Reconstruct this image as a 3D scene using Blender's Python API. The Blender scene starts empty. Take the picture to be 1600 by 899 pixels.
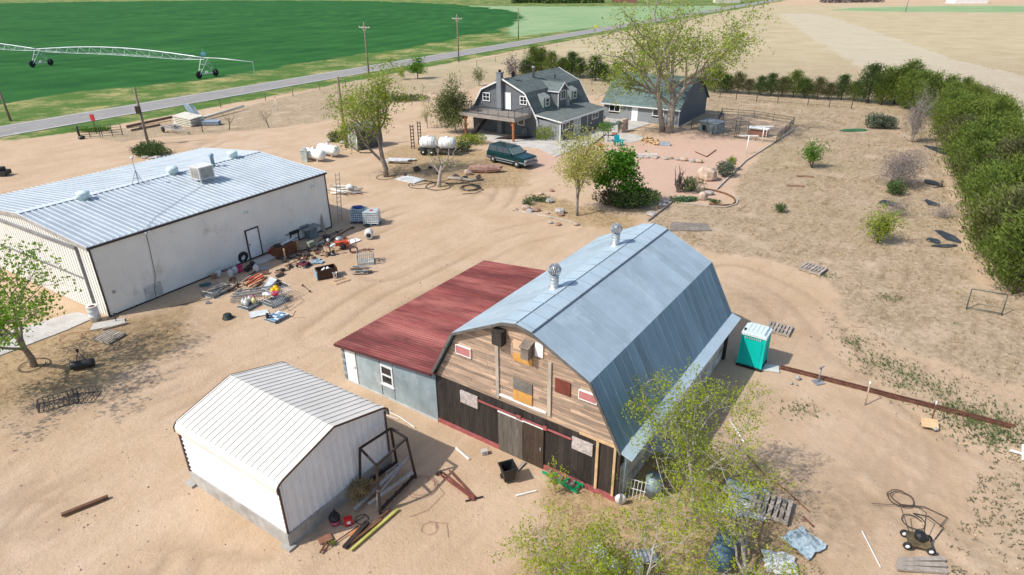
import bpy, math, random
import numpy as np
from mathutils import Vector, Matrix
sc = bpy.context.scene
PI = math.pi
# ------------------------------------------------------------------ camera, sun, sky, exposure
FPX, PITCH, ROLL, CAMH = 1000.4, math.radians(25.83), math.radians(-0.58), 17.0
R_ = Vector((1, 0, 0)); F_ = Vector((0, math.cos(PITCH), -math.sin(PITCH))); U_ = Vector((0, math.sin(PITCH), math.cos(PITCH)))
cr, sr = math.cos(ROLL), math.sin(ROLL)
cam = bpy.data.cameras.new('camera'); camo = bpy.data.objects.new('camera', cam); sc.collection.objects.link(camo)
cx_, cy_, cz_ = R_ * cr + U_ * sr, U_ * cr - R_ * sr, -F_
camo.matrix_world = Matrix(((cx_.x, cy_.x, cz_.x, 0), (cx_.y, cy_.y, cz_.y, 0), (cx_.z, cy_.z, cz_.z, CAMH), (0, 0, 0, 1)))
cam.sensor_width = 36; cam.lens = FPX / 1600 * 36; cam.clip_end = 9000; cam.clip_start = 0.5
sc.camera = camo
SUND = Vector((.86, .36, -1.0)).normalized()
w = bpy.data.worlds.new('World'); sc.world = w; w.use_nodes = True
nt = w.node_tree; sky = nt.nodes.new('ShaderNodeTexSky'); sky.sky_type = 'NISHITA'; sky.sun_disc = False
sky.sun_elevation = math.radians(47); sky.sun_rotation = math.atan2(-.86, -.36)
sky.air_density = 1.0; sky.dust_density = 1.5
bg = nt.nodes['Background']; bg.inputs[1].default_value = 0.15; nt.links.new(sky.outputs[0], bg.inputs[0])
sl = bpy.data.lights.new('sun', 'SUN'); sl.energy = 3.6; sl.angle = math.radians(.9); sl.color = (1, .955, .88)
so = bpy.data.objects.new('sun', sl); sc.collection.objects.link(so); so.rotation_euler = SUND.to_track_quat('-Z', 'Y').to_euler()
sc.view_settings.view_transform = 'Standard'; sc.view_settings.look = 'None'; sc.view_settings.gamma = 1
sc.view_settings.exposure = 0.27
C = sc.collection

def g(u, v, z=0.0):
    """survey: ground point (or point at height z) for a spot of the 1600 px photograph"""
    x = (u - 800) / FPX; y = (v - 449.5) / FPX
    x, y = cr * x + sr * y, -sr * x + cr * y
    d = R_ * x - U_ * y + F_
    k = (CAMH - z) / -d.z
    return Vector((d.x * k, d.y * k, z))
def head(a, b):
    """angle of the direction a -> b in plan"""
    return math.atan2(b[1] - a[1], b[0] - a[0])

# ------------------------------------------------------------------ mesh builder
class MB:
    def __init__(s): s.v = []; s.f = []; s.a = []; s.m = []; s.M = None; s.sm = []
    def add(s, vs, fs, var=.5, mi=0, smooth=False):
        o = len(s.v)
        for p in vs:
            p = Vector(p)
            if s.M is not None: p = s.M @ p
            s.v.append((p.x, p.y, p.z))
        for f in fs: s.f.append(tuple(i + o for i in f)); s.a.append(var); s.m.append(mi); s.sm.append(smooth)
        return s
    def box(s, c, d, rz=0, var=.5, mi=0, R=None):
        x, y, z = d[0] / 2, d[1] / 2, d[2] / 2; M = R or Matrix.Rotation(rz, 3, 'Z'); c = Vector(c)
        vs = [c + M @ Vector(p) for p in ((-x, -y, -z), (x, -y, -z), (x, y, -z), (-x, y, -z), (-x, -y, z), (x, -y, z), (x, y, z), (-x, y, z))]
        return s.add(vs, [(3, 2, 1, 0), (4, 5, 6, 7), (0, 1, 5, 4), (1, 2, 6, 5), (2, 3, 7, 6), (3, 0, 4, 7)], var, mi)
    def bx(s, x0, x1, y0, y1, z0, z1, var=.5, mi=0):
        return s.box(((x0 + x1) / 2, (y0 + y1) / 2, (z0 + z1) / 2), (x1 - x0, y1 - y0, z1 - z0), 0, var, mi)
    def beam(s, p, q, wd, ht, var=.5, mi=0, up=(0, 0, 1)):
        p = Vector(p); q = Vector(q); d = q - p; L = d.length
        if L < 1e-6: return s
        y = d / L; u = Vector(up)
        if abs(y.dot(u)) > .98: u = Vector((1, 0, 0))
        x = y.cross(u).normalized(); z = x.cross(y)
        return s.box((p + q) / 2, (wd, L, ht), 0, var, mi, Matrix((x, y, z)).transposed())
    def tube(s, p, q, r, r2=None, n=8, var=.5, mi=0, cap=True):
        return s.path([p, q], [r, r if r2 is None else r2], n, var, mi, cap)
    def path(s, pts, r, n=6, var=.5, mi=0, cap=True, closed=False):
        P = [Vector(p) for p in pts]; k = len(P); rr = r if isinstance(r, (list, tuple)) else [r] * k
        vs = []; fs = []; ref = None
        for i in range(k):
            if closed: t = P[(i + 1) % k] - P[i - 1]
            else: t = P[min(i + 1, k - 1)] - P[max(i - 1, 0)]
            t = t.normalized() if t.length > 1e-9 else Vector((0, 0, 1))
            if ref is None:
                ref = Vector((0, 0, 1)) if abs(t.z) < .9 else Vector((1, 0, 0))
            a = t.cross(ref)
            if a.length < 1e-4: a = t.cross(Vector((.6, .7, .1)))
            a.normalize(); b = t.cross(a); ref = b.cross(t) if False else ref
            for j in range(n):
                an = 2 * PI * j / n; vs.append(P[i] + (a * math.cos(an) + b * math.sin(an)) * rr[i])
        m = k if closed else k - 1
        for i in range(m):
            for j in range(n):
                i2 = (i + 1) % k
                fs.append((i * n + j, i * n + (j + 1) % n, i2 * n + (j + 1) % n, i2 * n + j))
        if cap and not closed:
            fs.append(tuple(range(n - 1, -1, -1))); fs.append(tuple((k - 1) * n + j for j in range(n)))
        return s.add(vs, fs, var, mi, n > 5)
    def lathe(s, prof, c=(0, 0, 0), n=16, var=.5, mi=0, axis='z', R=None, cap=True):
        c = Vector(c); vs = []; fs = []
        if R is None:
            R = {'z': Matrix.Identity(3), 'x': Matrix(((0, 0, 1), (1, 0, 0), (0, 1, 0))), 'y': Matrix(((1, 0, 0), (0, 0, 1), (0, -1, 0)))}[axis]
        for r, z in prof:
            for j in range(n):
                an = 2 * PI * j / n; vs.append(c + R @ Vector((r * math.cos(an), r * math.sin(an), z)))
        for i in range(len(prof) - 1):
            for j in range(n): fs.append((i * n + j, i * n + (j + 1) % n, (i + 1) * n + (j + 1) % n, (i + 1) * n + j))
        if cap:
            fs.append(tuple(range(n - 1, -1, -1))); fs.append(tuple((len(prof) - 1) * n + j for j in range(n)))
        return s.add(vs, fs, var, mi, n > 8)
    def extrude(s, poly, a, b, axis='y', var=.5, mi=0):
        """poly: 2-D outline; axis y -> (x,z) outline pushed from y=a to y=b; axis z -> (x,y) outline; axis x -> (y,z) outline"""
        T = {'y': lambda p, h: (p[0], h, p[1]), 'z': lambda p, h: (p[0], p[1], h), 'x': lambda p, h: (h, p[0], p[1])}[axis]
        n = len(poly); vs = [T(p, a) for p in poly] + [T(p, b) for p in poly]
        return s.add(vs, [tuple(range(n - 1, -1, -1)), tuple(range(n, 2 * n))] + [(i, (i + 1) % n, n + (i + 1) % n, n + i) for i in range(n)], var, mi)
    def slab(s, quad, t, var=.5, mi=0):
        """a sheet of thickness t below the given ring of 3-D points"""
        P = [Vector(p) for p in quad]; nrm = (P[1] - P[0]).cross(P[-1] - P[0]).normalized()
        if nrm.z < 0: nrm = -nrm
        n = len(P); vs = P + [p - nrm * t for p in P]
        return s.add(vs, [tuple(range(n)), tuple(range(2 * n - 1, n - 1, -1))] + [(i, n + i, n + (i + 1) % n, (i + 1) % n) for i in range(n)], var, mi)
    def blob(s, c, d, rng, n=10, rough=.25, var=.5, mi=0):
        rows = 6; vs = []; fs = []; c = Vector(c)
        for i in range(rows + 1):
            th = PI * i / rows
            for j in range(n):
                ph = 2 * PI * j / n; k = 1 + rng.uniform(-rough, rough)
                vs.append(c + Vector((math.sin(th) * math.cos(ph) * d[0] * k, math.sin(th) * math.sin(ph) * d[1] * k, math.cos(th) * d[2] * (1 + rng.uniform(-rough, rough) * .5))))
        for i in range(rows):
            for j in range(n): fs.append((i * n + j, (i + 1) * n + j, (i + 1) * n + (j + 1) % n, i * n + (j + 1) % n))
        return s.add(vs, fs, var, mi)
    def build(s, name, mats, parent=None, loc=None, rz=0):
        me = bpy.data.meshes.new(name); me.from_pydata(s.v, [], s.f)
        at = me.attributes.new('var', 'FLOAT', 'FACE'); at.data.foreach_set('value', s.a)
        mats = mats if isinstance(mats, (list, tuple)) else [mats]
        for m in mats: me.materials.append(m)
        me.polygons.foreach_set('material_index', s.m); me.polygons.foreach_set('use_smooth', s.sm)
        me.update(); bm_fix(me)
        o = bpy.data.objects.new(name, me); C.objects.link(o)
        if parent: o.parent = parent
        if loc is not None: o.location = loc
        o.rotation_euler.z = rz
        return o
import bmesh
def bm_fix(me):
    bm = bmesh.new(); bm.from_mesh(me); bmesh.ops.recalc_face_normals(bm, faces=bm.faces); bm.to_mesh(me); bm.free()
def tag(o, label, cat, group=None, kind=None):
    if label: o['label'] = label
    if cat: o['category'] = cat
    if group: o['group'] = group
    if kind: o['kind'] = kind
    return o
def thing(name, label, cat, loc=(0, 0, 0), rz=0, group=None):
    o = bpy.data.objects.new(name, None); C.objects.link(o); o.empty_display_size = .3
    o.location = loc; o.rotation_euler.z = rz
    return tag(o, label, cat, group)
def single(name, mb, mats, label, cat, loc=(0, 0, 0), rz=0, group=None):
    return tag(mb.build(name, mats, None, loc, rz), label, cat, group)
def dup(root, loc, rz=0, label=None, scale=None):
    def cp(o, par):
        c = o.copy(); C.objects.link(c); c.parent = par
        for ch in list(o.children): cp(ch, c)
        return c
    r = cp(root, None); r.location = loc; r.rotation_euler.z = rz
    if label: r['label'] = label
    if scale is not None: r.scale = scale
    return r

# ------------------------------------------------------------------ materials
def nodes(name):
    m = bpy.data.materials.new(name); m.use_nodes = True; n = m.node_tree
    return m, n, n.nodes['Principled BSDF'], (lambda t, **k: mk(n, t, **k)), n.links.new
def mk(n, t, **k):
    x = n.nodes.new('ShaderNode' + t)
    for a, b in k.items():
        if isinstance(b, (int, float, str, bool)) and hasattr(x, a): setattr(x, a, b)
    return x
def math_(N, L, op, a, b=None, clamp=False):
    x = N('Math'); x.operation = op; x.use_clamp = clamp
    for i, q in enumerate((a, b)):
        if q is None: continue
        if isinstance(q, (int, float)): x.inputs[i].default_value = q
        else: L(q, x.inputs[i])
    return x.outputs[0]
def mixc(N, L, fac, a, b, mode='MIX'):
    x = N('Mix'); x.data_type = 'RGBA'; x.blend_type = mode
    for i, q in ((0, fac), (6, a), (7, b)):
        if isinstance(q, (int, float)): x.inputs[i].default_value = q
        elif isinstance(q, tuple): x.inputs[i].default_value = (*q[:3], 1)
        else: L(q, x.inputs[i])
    return x.outputs[2]
def noise(N, L, co, scale, detail=4, rough=.6, stretch=None):
    if stretch:
        mp = N('Mapping'); mp.inputs['Scale'].default_value = stretch; L(co, mp.inputs[0]); co = mp.outputs[0]
    x = N('TexNoise'); x.inputs['Scale'].default_value = scale; x.inputs['Detail'].default_value = detail; x.inputs['Roughness'].default_value = rough
    L(co, x.inputs['Vector']); return x.outputs[0]
def remap(N, L, v, a, b, c=0., d=1.):
    x = N('MapRange'); x.inputs[1].default_value = a; x.inputs[2].default_value = b; x.inputs[3].default_value = c; x.inputs[4].default_value = d
    L(v, x.inputs[0]); return x.outputs[0]
_mc = {}
def M(name, col, rough=.75, metal=0., amp=.25, scale=3., dirt=None, dirtamt=.5, stretch=None, bump=0., bscale=20., vamp=.5, spec=.4):
    """a surface colour broken up by noise, by the 'var' of each board/leaf/panel and by patches of a second colour"""
    if name in _mc: return _mc[name]
    m, n, b, N, L = nodes(name)
    co = N('TexCoord').outputs['Object']
    f1 = noise(N, L, co, scale, 5, .65, stretch); f2 = noise(N, L, co, scale * .23, 3, .5, stretch)
    k = remap(N, L, f1, .3, .7, 1 - amp, 1 + amp)
    at = N('Attribute'); at.attribute_name = 'var'
    k = math_(N, L, 'MULTIPLY', k, remap(N, L, at.outputs['Fac'], 0, 1, 1 - vamp, 1 + vamp))
    k = math_(N, L, 'MULTIPLY', k, remap(N, L, f2, .3, .7, 1 - amp * .6, 1 + amp * .6))
    hsv = N('HueSaturation'); hsv.inputs['Color'].default_value = (*col, 1); L(k, hsv.inputs['Value']); c = hsv.outputs[0]
    if dirt:
        f3 = noise(N, L, co, scale * .6, 6, .7, stretch)
        c = mixc(N, L, remap(N, L, f3, .62 - dirtamt * .3, .72 - dirtamt * .1), c, dirt)
    L(c, b.inputs['Base Color']); b.inputs['Roughness'].default_value = rough; b.inputs['Metallic'].default_value = metal
    b.inputs['Specular IOR Level'].default_value = spec
    if bump:
        bp = N('Bump'); bp.inputs['Strength'].default_value = bump; bp.inputs['Distance'].default_value = .05
        L(noise(N, L, co, bscale, 4, .6, stretch), bp.inputs['Height']); L(bp.outputs[0], b.inputs['Normal'])
    _mc[name] = m; return m
def MLeaf(name, col, col2, trans=.35, rough=.6):
    if name in _mc: return _mc[name]
    m, n, b, N, L = nodes(name)
    at = N('Attribute'); at.attribute_name = 'var'
    c = mixc(N, L, at.outputs['Fac'], col, col2)
    L(c, b.inputs['Base Color']); b.inputs['Roughness'].default_value = rough; b.inputs['Specular IOR Level'].default_value = .25
    tr = N('BsdfTranslucent'); L(c, tr.inputs[0]); mx = N('MixShader'); mx.inputs[0].default_value = trans
    L(b.outputs[0], mx.inputs[1]); L(tr.outputs[0], mx.inputs[2])
    L(mx.outputs[0], n.nodes['Material Output'].inputs[0]); _mc[name] = m; return m
def MGlass(name, col, rough=.08):
    m, n, b, N, L = nodes(name); b.inputs['Base Color'].default_value = (*col, 1); b.inputs['Roughness'].default_value = rough
    b.inputs['Specular IOR Level'].default_value = .8; return m

WHITE = M('white_paint', (.78, .78, .76), .5, amp=.08)
TRIM = M('white_trim', (.74, .74, .72), .5, amp=.06)
BLACK = M('black_plastic', (.02, .02, .022), .45, amp=.3)
RUBBER = M('black_rubber', (.025, .024, .023), .85, amp=.3)
STEEL = M('galvanised_steel', (.5, .52, .54), .42, .6, amp=.2, scale=4)
GREYMET = M('grey_metal', (.33, .34, .35), .5, .4, amp=.25)
RUST = M('rusty_steel', (.15, .065, .04), .85, .1, amp=.5, scale=6)
DKSTEEL = M('dark_brown_steel', (.045, .035, .032), .6, .3, amp=.35)
WOODGREY = M('weathered_wood', (.34, .29, .24), .85, amp=.3, scale=5, stretch=(1, 1, 6))
WOODTAN = M('new_wood', (.55, .37, .2), .8, amp=.2, scale=5)
WOODBRN = M('brown_wood', (.16, .075, .035), .75, amp=.4, scale=4)
BARK = M('tree_bark', (.23, .19, .155), .9, amp=.35, scale=6)
BARKLT = M('pale_bark', (.36, .32, .27), .9, amp=.3, scale=6)
BARKDK = M('dark_bark', (.12, .095, .08), .9, amp=.35, scale=6)
CONC = M('concrete', (.5, .47, .43), .85, amp=.14, scale=1.3, dirt=(.38, .34, .29), dirtamt=.3)
ROCK = M('tan_rock', (.5, .38, .29), .85, amp=.3, scale=3, bump=.5)
ROCKG = M('grey_rock', (.42, .39, .36), .85, amp=.3, scale=3, bump=.5)
RED = M('red_plastic', (.55, .02, .02), .4, amp=.15)
GLASSD = MGlass('dark_glass', (.018, .022, .026))
REDPAINT = M('faded_red_paint', (.33, .095, .09), .75, amp=.3)
# ------------------------------------------------------------------ ground
rng0 = np.random.default_rng(7)
def vnoise(x, y, sc_, seed=0):
    x = x / sc_; y = y / sc_; xi = np.floor(x).astype(int); yi = np.floor(y).astype(int); fx = x - xi; fy = y - yi
    def h(a, b):
        v = np.sin(a * 127.1 + b * 311.7 + seed * 74.7) * 43758.5453; return v - np.floor(v)
    fx = fx * fx * (3 - 2 * fx); fy = fy * fy * (3 - 2 * fy)
    return (h(xi, yi) * (1 - fx) + h(xi + 1, yi) * fx) * (1 - fy) + (h(xi, yi + 1) * (1 - fx) + h(xi + 1, yi + 1) * fx) * fy
def pxpoly(pts): return np.array([[*g(*p)[:2]] for p in pts])
def seg_d(X, Y, a, b):
    ab = b - a; t = np.clip(((X - a[0]) * ab[0] + (Y - a[1]) * ab[1]) / (ab @ ab + 1e-9), 0, 1)
    return np.hypot(X - a[0] - t * ab[0], Y - a[1] - t * ab[1])
def sdist(X, Y, poly):
    """signed distance, positive inside"""
    ins = np.zeros(X.shape, bool); d = np.full(X.shape, 1e9); n = len(poly)
    for i in range(n):
        a = poly[i]; b = poly[(i + 1) % n]; d = np.minimum(d, seg_d(X, Y, a, b))
        c = (a[1] > Y) != (b[1] > Y)
        ins ^= c & (X < (b[0] - a[0]) * (Y - a[1]) / (b[1] - a[1] + 1e-12) + a[0])
    return np.where(ins, d, -d)
def line_d(X, Y, pts):
    d = np.full(X.shape, 1e9)
    for a, b in zip(pts[:-1], pts[1:]): d = np.minimum(d, seg_d(X, Y, a, b))
    return d
RA, RB = np.array([-62.4, 78.7]), np.array([152.2, 440.0])           # near edge line of the road
RD = (RB - RA) / np.linalg.norm(RB - RA); RN = np.array([-RD[1], RD[0]])   # RN points across, to the far side
RWID = 7.6
PIV, PIVR = np.array([-334., 333.]), 340.
DRY = [[(120,210),(330,180),(530,130),(640,108),(655,140),(560,176),(500,190),(420,200),(330,209),(250,214),(190,222)],
       [(640,108),(800,84),(945,52),(1175,9),(1900,3),(1900,300),(1620,460),(1500,300),(1440,160),(1330,168),(1100,150),(1090,140),(930,150),(760,128),(735,140),(650,148)],
       [(1010,347),(1050,318),(1150,322),(1148,290),(1215,212),(1242,194),(1100,172),(1100,148),(1330,166),(1450,155),(1520,450),(1800,480),(1800,600),(1560,600),(1400,540),(1320,490),(1290,432),(1200,405),(1110,395),(1060,375)]]
STRAW = [[(-200,560),(60,520),(180,500),(290,480),(300,510),(250,560),(130,610),(0,640),(-200,650)],
         [(860,760),(960,700),(1100,700),(1230,760),(1260,860),(1200,990),(800,990),(820,860)],
         [(600,232),(700,215),(760,235),(820,258),(830,290),(700,300),(610,275)],
         [(940,330),(1010,345),(1000,360),(900,352),(830,325),(850,300)]]
SPARSE = [[(1280,480),(1330,500),(1400,540),(1560,600),(1800,600),(1800,760),(1560,700),(1420,640),(1320,570)],
          [(1560,700),(1800,760),(1800,990),(1500,990),(1480,860),(1520,760)]]
WEED = [(1250,640,1.0),(1330,535,1.0),(1375,565,1.2),(1420,585,1.4),(1500,640,1.6),(1530,655,1.8),(1560,675,1.8),(1470,610,1.),(1410,600,.9),(1545,690,1.2),(1290,430,.8),(1385,465,.9)]
PALE = [(800,58),(955,40),(1140,13),(1120,9),(900,10.5),(760,9.5),(690,8),(740,22),(790,36)]
GREENR = [(1290,16),(1400,18.5),(1900,22),(1900,9),(1480,9.5),(1340,12)]
TRACK = [(1215,22),(1270,60),(1350,110),(1450,160),(1520,178),(1640,235),(1900,330),(1900,210),(1600,118),(1500,95),(1400,60),(1310,30),(1265,20)]
PINK = [[(850,225),(1000,225),(1090,205),(1190,222),(1160,260),(1135,300),(1060,318),(960,300),(900,270),(820,262)]]
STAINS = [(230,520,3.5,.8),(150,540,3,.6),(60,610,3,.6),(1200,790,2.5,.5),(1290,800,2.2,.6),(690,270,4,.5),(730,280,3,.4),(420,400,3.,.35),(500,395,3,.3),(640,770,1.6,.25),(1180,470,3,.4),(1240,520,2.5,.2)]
RUTS = [[(0,837),(90,838),(180,846),(300,858),(420,872)],[(0,885),(100,888),(220,899)],[(100,800),(95,830),(130,860),(170,885)],[(115,790),(70,810),(40,830)],[(290,600),(200,640),(90,720),(0,790)],[(280,585),(180,620),(80,680),(0,745)],
        [(520,520),(600,462),(690,420),(790,372),(880,352)],[(600,420),(680,380),(760,320),(780,290)],
        [(1160,700),(1250,660),(1330,700),(1420,760),(1540,850)],[(1190,660),(1290,640),(1380,690),(1480,760),(1600,850)],[(1320,660),(1280,690),(1290,725),(1350,730),(1390,710)],[(1150,430),(1230,470),(1300,560)],[(560,360),(640,330),(740,310)],
        [(20,240),(180,225),(330,218),(500,200)],[(0,265),(160,240),(320,226)],[(1300,890),(1340,800),(1290,740)],[(1250,560),(1330,620),(1430,700),(1600,790)]]
def axis(fine0, fine1, step, lo, hi, ratio):
    a = list(np.arange(fine0, fine1, step)); s = step; x = fine1
    up = []
    while x < hi: up.append(x); s *= ratio; x += s
    up.append(hi); dn = []; s = step; x = fine0 - step
    while x > lo: dn.append(x); s *= ratio; x -= s
    dn.append(lo)
    return np.array(sorted(dn) + a + up)
def make_ground():
    xs = axis(-34, 34, .25, -4000, 4000, 1.05); ys = axis(9, 46, .25, -200, 7000, 1.022)
    X, Y = np.meshgrid(xs, ys); ny, nx = X.shape; X = X.ravel(); Y = Y.ravel(); A = {}
    S = lambda d, w_: np.clip(.5 + d / (2 * w_), 0, 1)
    side = (X - RA[0]) * RN[0] + (Y - RA[1]) * RN[1]                      # >0 beyond the near road edge
    dc = PIVR - np.hypot(X - PIV[0], Y - PIV[1]); far = side - RWID
    A['crop'] = np.minimum(S(dc + (vnoise(X, Y, 14, 3) - .5) * 9 + (vnoise(X, Y, 4, 6) - .5) * 5, 5), S(far - 5, 4.))
    A['dry'] = np.max([S(sdist(X, Y, pxpoly(p)), 1.6 + .0 * i) for i, p in enumerate(DRY)], 0)
    A['verge'] = np.maximum(np.minimum(S(far + 1, 1.5), 1), np.minimum(S(side + 5.5, 2.5), S(-side + 1, 1)) * S(Y - 78, 6))
    A['verge'] = np.where((far > 0) | (side > -7), A['verge'], 0)
    A['pale'] = np.minimum(S(sdist(X, Y, pxpoly(PALE)), 8), S(far, 4)); gr = S(sdist(X, Y, pxpoly(GREENR)), 6)
    A['pale'] = np.maximum(A['pale'], gr)
    A['trk'] = S(sdist(X, Y, pxpoly(TRACK)) , 2.5)
    A['straw'] = np.max([S(sdist(X, Y, pxpoly(p)), 1.6) for p in STRAW], 0)
    A['sparse'] = np.max([S(sdist(X, Y, pxpoly(p)), 2.2) for p in SPARSE], 0)
    A['pink'] = np.max([S(sdist(X, Y, pxpoly(p)), 2) for p in PINK], 0)
    st = np.zeros_like(X)
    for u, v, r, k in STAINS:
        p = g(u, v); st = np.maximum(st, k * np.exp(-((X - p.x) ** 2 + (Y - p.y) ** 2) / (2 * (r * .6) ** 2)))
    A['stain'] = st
    wd = np.zeros_like(X)
    for u, v, r in WEED:
        p = g(u, v); wd = np.maximum(wd, np.exp(-((X - p.x) ** 2 + (Y - p.y) ** 2) / (2 * (r * .55) ** 2)))
    A['weed'] = wd
    near = (np.abs(X) < 45) & (Y > 5) & (Y < 80)
    z = (vnoise(X, Y, 6, 1) + vnoise(X, Y, 2, 2) * .4 + vnoise(X, Y, .7, 5) * .22) * .03 - .05
    rut = np.zeros_like(X); Xn, Yn = X[near], Y[near]
    for r in RUTS:
        P = pxpoly(r); P2 = []
        for i in range(len(P) - 1):                                       # smooth the line
            p0, p1, p2, p3 = P[max(i - 1, 0)], P[i], P[i + 1], P[min(i + 2, len(P) - 1)]
            for t in np.linspace(0, 1, 6, endpoint=False):
                P2.append(.5 * (2 * p1 + (p2 - p0) * t + (2 * p0 - 5 * p1 + 4 * p2 - p3) * t * t + (3 * p1 - p0 - 3 * p2 + p3) * t ** 3))
        P2.append(P[-1]); d = line_d(Xn, Yn, P2)
        for off in (0, 1.7):
            e = np.abs(d - off) if off else d
            rut[near] = np.maximum(rut[near], np.exp(-(e / .22) ** 2))
    rut *= np.clip(vnoise(X, Y, 3.5, 8) * 1.8 - .35, 0, 1); rut *= 1.15; A['rut'] = np.clip(rut, 0, 1); z -= rut * .05 * (1 - A['dry'])
    dry = np.maximum(A['dry'], A['sparse']); z += dry * (vnoise(X, Y, .55, 9) - .5) * .05
    z = np.where(near, z, -.05)
    me = bpy.data.meshes.new('ground'); i = np.arange(nx * ny).reshape(ny, nx)
    q = np.stack([i[:-1, :-1], i[:-1, 1:], i[1:, 1:], i[1:, :-1]], -1).reshape(-1, 4)
    me.vertices.add(nx * ny); me.vertices.foreach_set('co', np.stack([X, Y, z], -1).ravel())
    me.loops.add(q.size); me.loops.foreach_set('vertex_index', q.ravel()); me.polygons.add(len(q))
    me.polygons.foreach_set('loop_start', np.arange(0, q.size, 4)); me.polygons.foreach_set('use_smooth', np.ones(len(q), bool)); me.update()
    for k, a in A.items(): me.attributes.new(k, 'FLOAT', 'POINT').data.foreach_set('value', a.astype(np.float32))
    o = bpy.data.objects.new('ground', me); C.objects.link(o); o['kind'] = 'structure'; o['label'] = 'sandy farmyard, dry grass and green crop land'
    # --- surface
    m, n, b, N, L = nodes('ground_surface'); me.materials.append(m)
    co = N('TexCoord').outputs['Object']
    def at(k): x = N('Attribute'); x.attribute_name = k; return x.outputs['Fac']
    n_big = noise(N, L, co, .05, 4, .6); n_mid = noise(N, L, co, .33, 6, .65); n_fine = noise(N, L, co, 2.2, 8, .72); n_grit = noise(N, L, co, 9, 6, .75)
    rot = N('Mapping'); rot.inputs['Rotation'].default_value = (0, 0, math.radians(-52)); L(co, rot.inputs[0])
    n_str = noise(N, L, rot.outputs[0], 1.0, 7, .68, (.22, 1.3, 1)); n_str2 = noise(N, L, rot.outputs[0], .35, 7, .7, (.2, 1.1, 1))
    dirt = mixc(N, L, remap(N, L, n_big, .35, .65), (.525, .373, .243), (.565, .42, .295))
    dirt = mixc(N, L, remap(N, L, n_mid, .4, .68), dirt, (.48, .335, .21))
    dirt = mixc(N, L, math_(N, L, 'MULTIPLY', remap(N, L, n_str, .5, .72), .65), dirt, (.42, .30, .195))
    dirt = mixc(N, L, math_(N, L, 'MULTIPLY', remap(N, L, n_str2, .5, .7), .5), dirt, (.62, .47, .335))
    dirt = mixc(N, L, math_(N, L, 'MULTIPLY', remap(N, L, n_fine, .56, .76), .36), dirt, (.38, .27, .18))
    dirt = mixc(N, L, math_(N, L, 'MULTIPLY', remap(N, L, n_grit, .62, .76), .4), dirt, (.31, .22, .15))
    dirt = mixc(N, L, math_(N, L, 'MULTIPLY', remap(N, L, n_grit, .28, .42, 1, 0), .2), dirt, (.66, .52, .39))
    dirt = mixc(N, L, math_(N, L, 'MULTIPLY', at('rut'), .6), dirt, (.355, .25, .16))
    dirt = mixc(N, L, math_(N, L, 'MULTIPLY', at('pink'), .8), dirt, mixc(N, L, n_fine, (.50, .32, .24), (.60, .42, .33)))
    def edge(k, amt=.7, src=None, lo=.42, hi=.58):
        s = math_(N, L, 'ADD', at(k), math_(N, L, 'MULTIPLY', math_(N, L, 'SUBTRACT', src or n_mid, .5), amt)); return remap(N, L, s, lo, hi)
    g1 = noise(N, L, co, 3.2, 9, .78); g2 = noise(N, L, rot.outputs[0], 1.1, 8, .75, (.35, 1.4, 1))
    dry = mixc(N, L, remap(N, L, g1, .38, .62), (.29, .21, .13), (.52, .405, .275))
    dry = mixc(N, L, remap(N, L, g2, .5, .7), dry, (.25, .18, .11))
    dry = mixc(N, L, remap(N, L, n_mid, .52, .72), dry, (.54, .41, .295))
    dry = mixc(N, L, math_(N, L, 'MULTIPLY', remap(N, L, n_big, .5, .66), .22), dry, (.30, .25, .11))
    sep = N('SeparateXYZ'); L(co, sep.inputs[0])
    farf = remap(N, L, sep.outputs[1], 100, 170)
    drf = mixc(N, L, remap(N, L, noise(N, L, co, .11, 8, .72), .35, .65), (.42, .34, .20), (.52, .435, .28))
    dry = mixc(N, L, farf, dry, drf)
    crop = mixc(N, L, remap(N, L, noise(N, L, co, .045, 9, .75), .36, .64), (.014, .084, .018), (.04, .155, .032))
    crop = mixc(N, L, remap(N, L, noise(N, L, co, .9, 5, .7), .6, .75), crop, (.045, .165, .045))
    rowm = N('TexWave'); rowm.wave_type = 'RINGS'; rowm.rings_direction = 'SPHERICAL'; rowm.inputs['Scale'].default_value = .035; rowm.inputs['Distortion'].default_value = 1.5; rowm.inputs['Detail'].default_value = 3
    mp = N('Mapping'); mp.inputs['Location'].default_value = (334, -333, 0); L(co, mp.inputs[0]); L(mp.outputs[0], rowm.inputs[0])
    crop = mixc(N, L, math_(N, L, 'MULTIPLY', rowm.outputs[1], .28), crop, (.009, .062, .014))
    verge = mixc(N, L, remap(N, L, noise(N, L, co, .1, 9, .8), .47, .64), (.075, .16, .03), (.46, .38, .17))
    verge = mixc(N, L, remap(N, L, n_fine, .5, .68), verge, (.14, .14, .05))
    pale = mixc(N, L, remap(N, L, noise(N, L, co, .05, 7, .7), .35, .7), (.20, .33, .15), (.33, .40, .22))
    trk = mixc(N, L, remap(N, L, noise(N, L, co, .3, 8, .7), .35, .65), (.49, .44, .345), (.58, .52, .41))
    straw = mixc(N, L, remap(N, L, g1, .38, .62), (.26, .17, .09), (.50, .365, .20))
    c = dirt
    c = mixc(N, L, math_(N, L, 'MULTIPLY', edge('straw', 1.3, n_mid, .4, .7), .8), c, straw)
    c = mixc(N, L, math_(N, L, 'MULTIPLY', edge('sparse', 1.6, n_fine, .5, .75), .6), c, dry)
    c = mixc(N, L, edge('dry', .9), c, dry)
    c = mixc(N, L, math_(N, L, 'MULTIPLY', math_(N, L, 'MULTIPLY', at('stain'), remap(N, L, n_fine, .3, .62)), .85), c, (.13, .09, .055))
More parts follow.
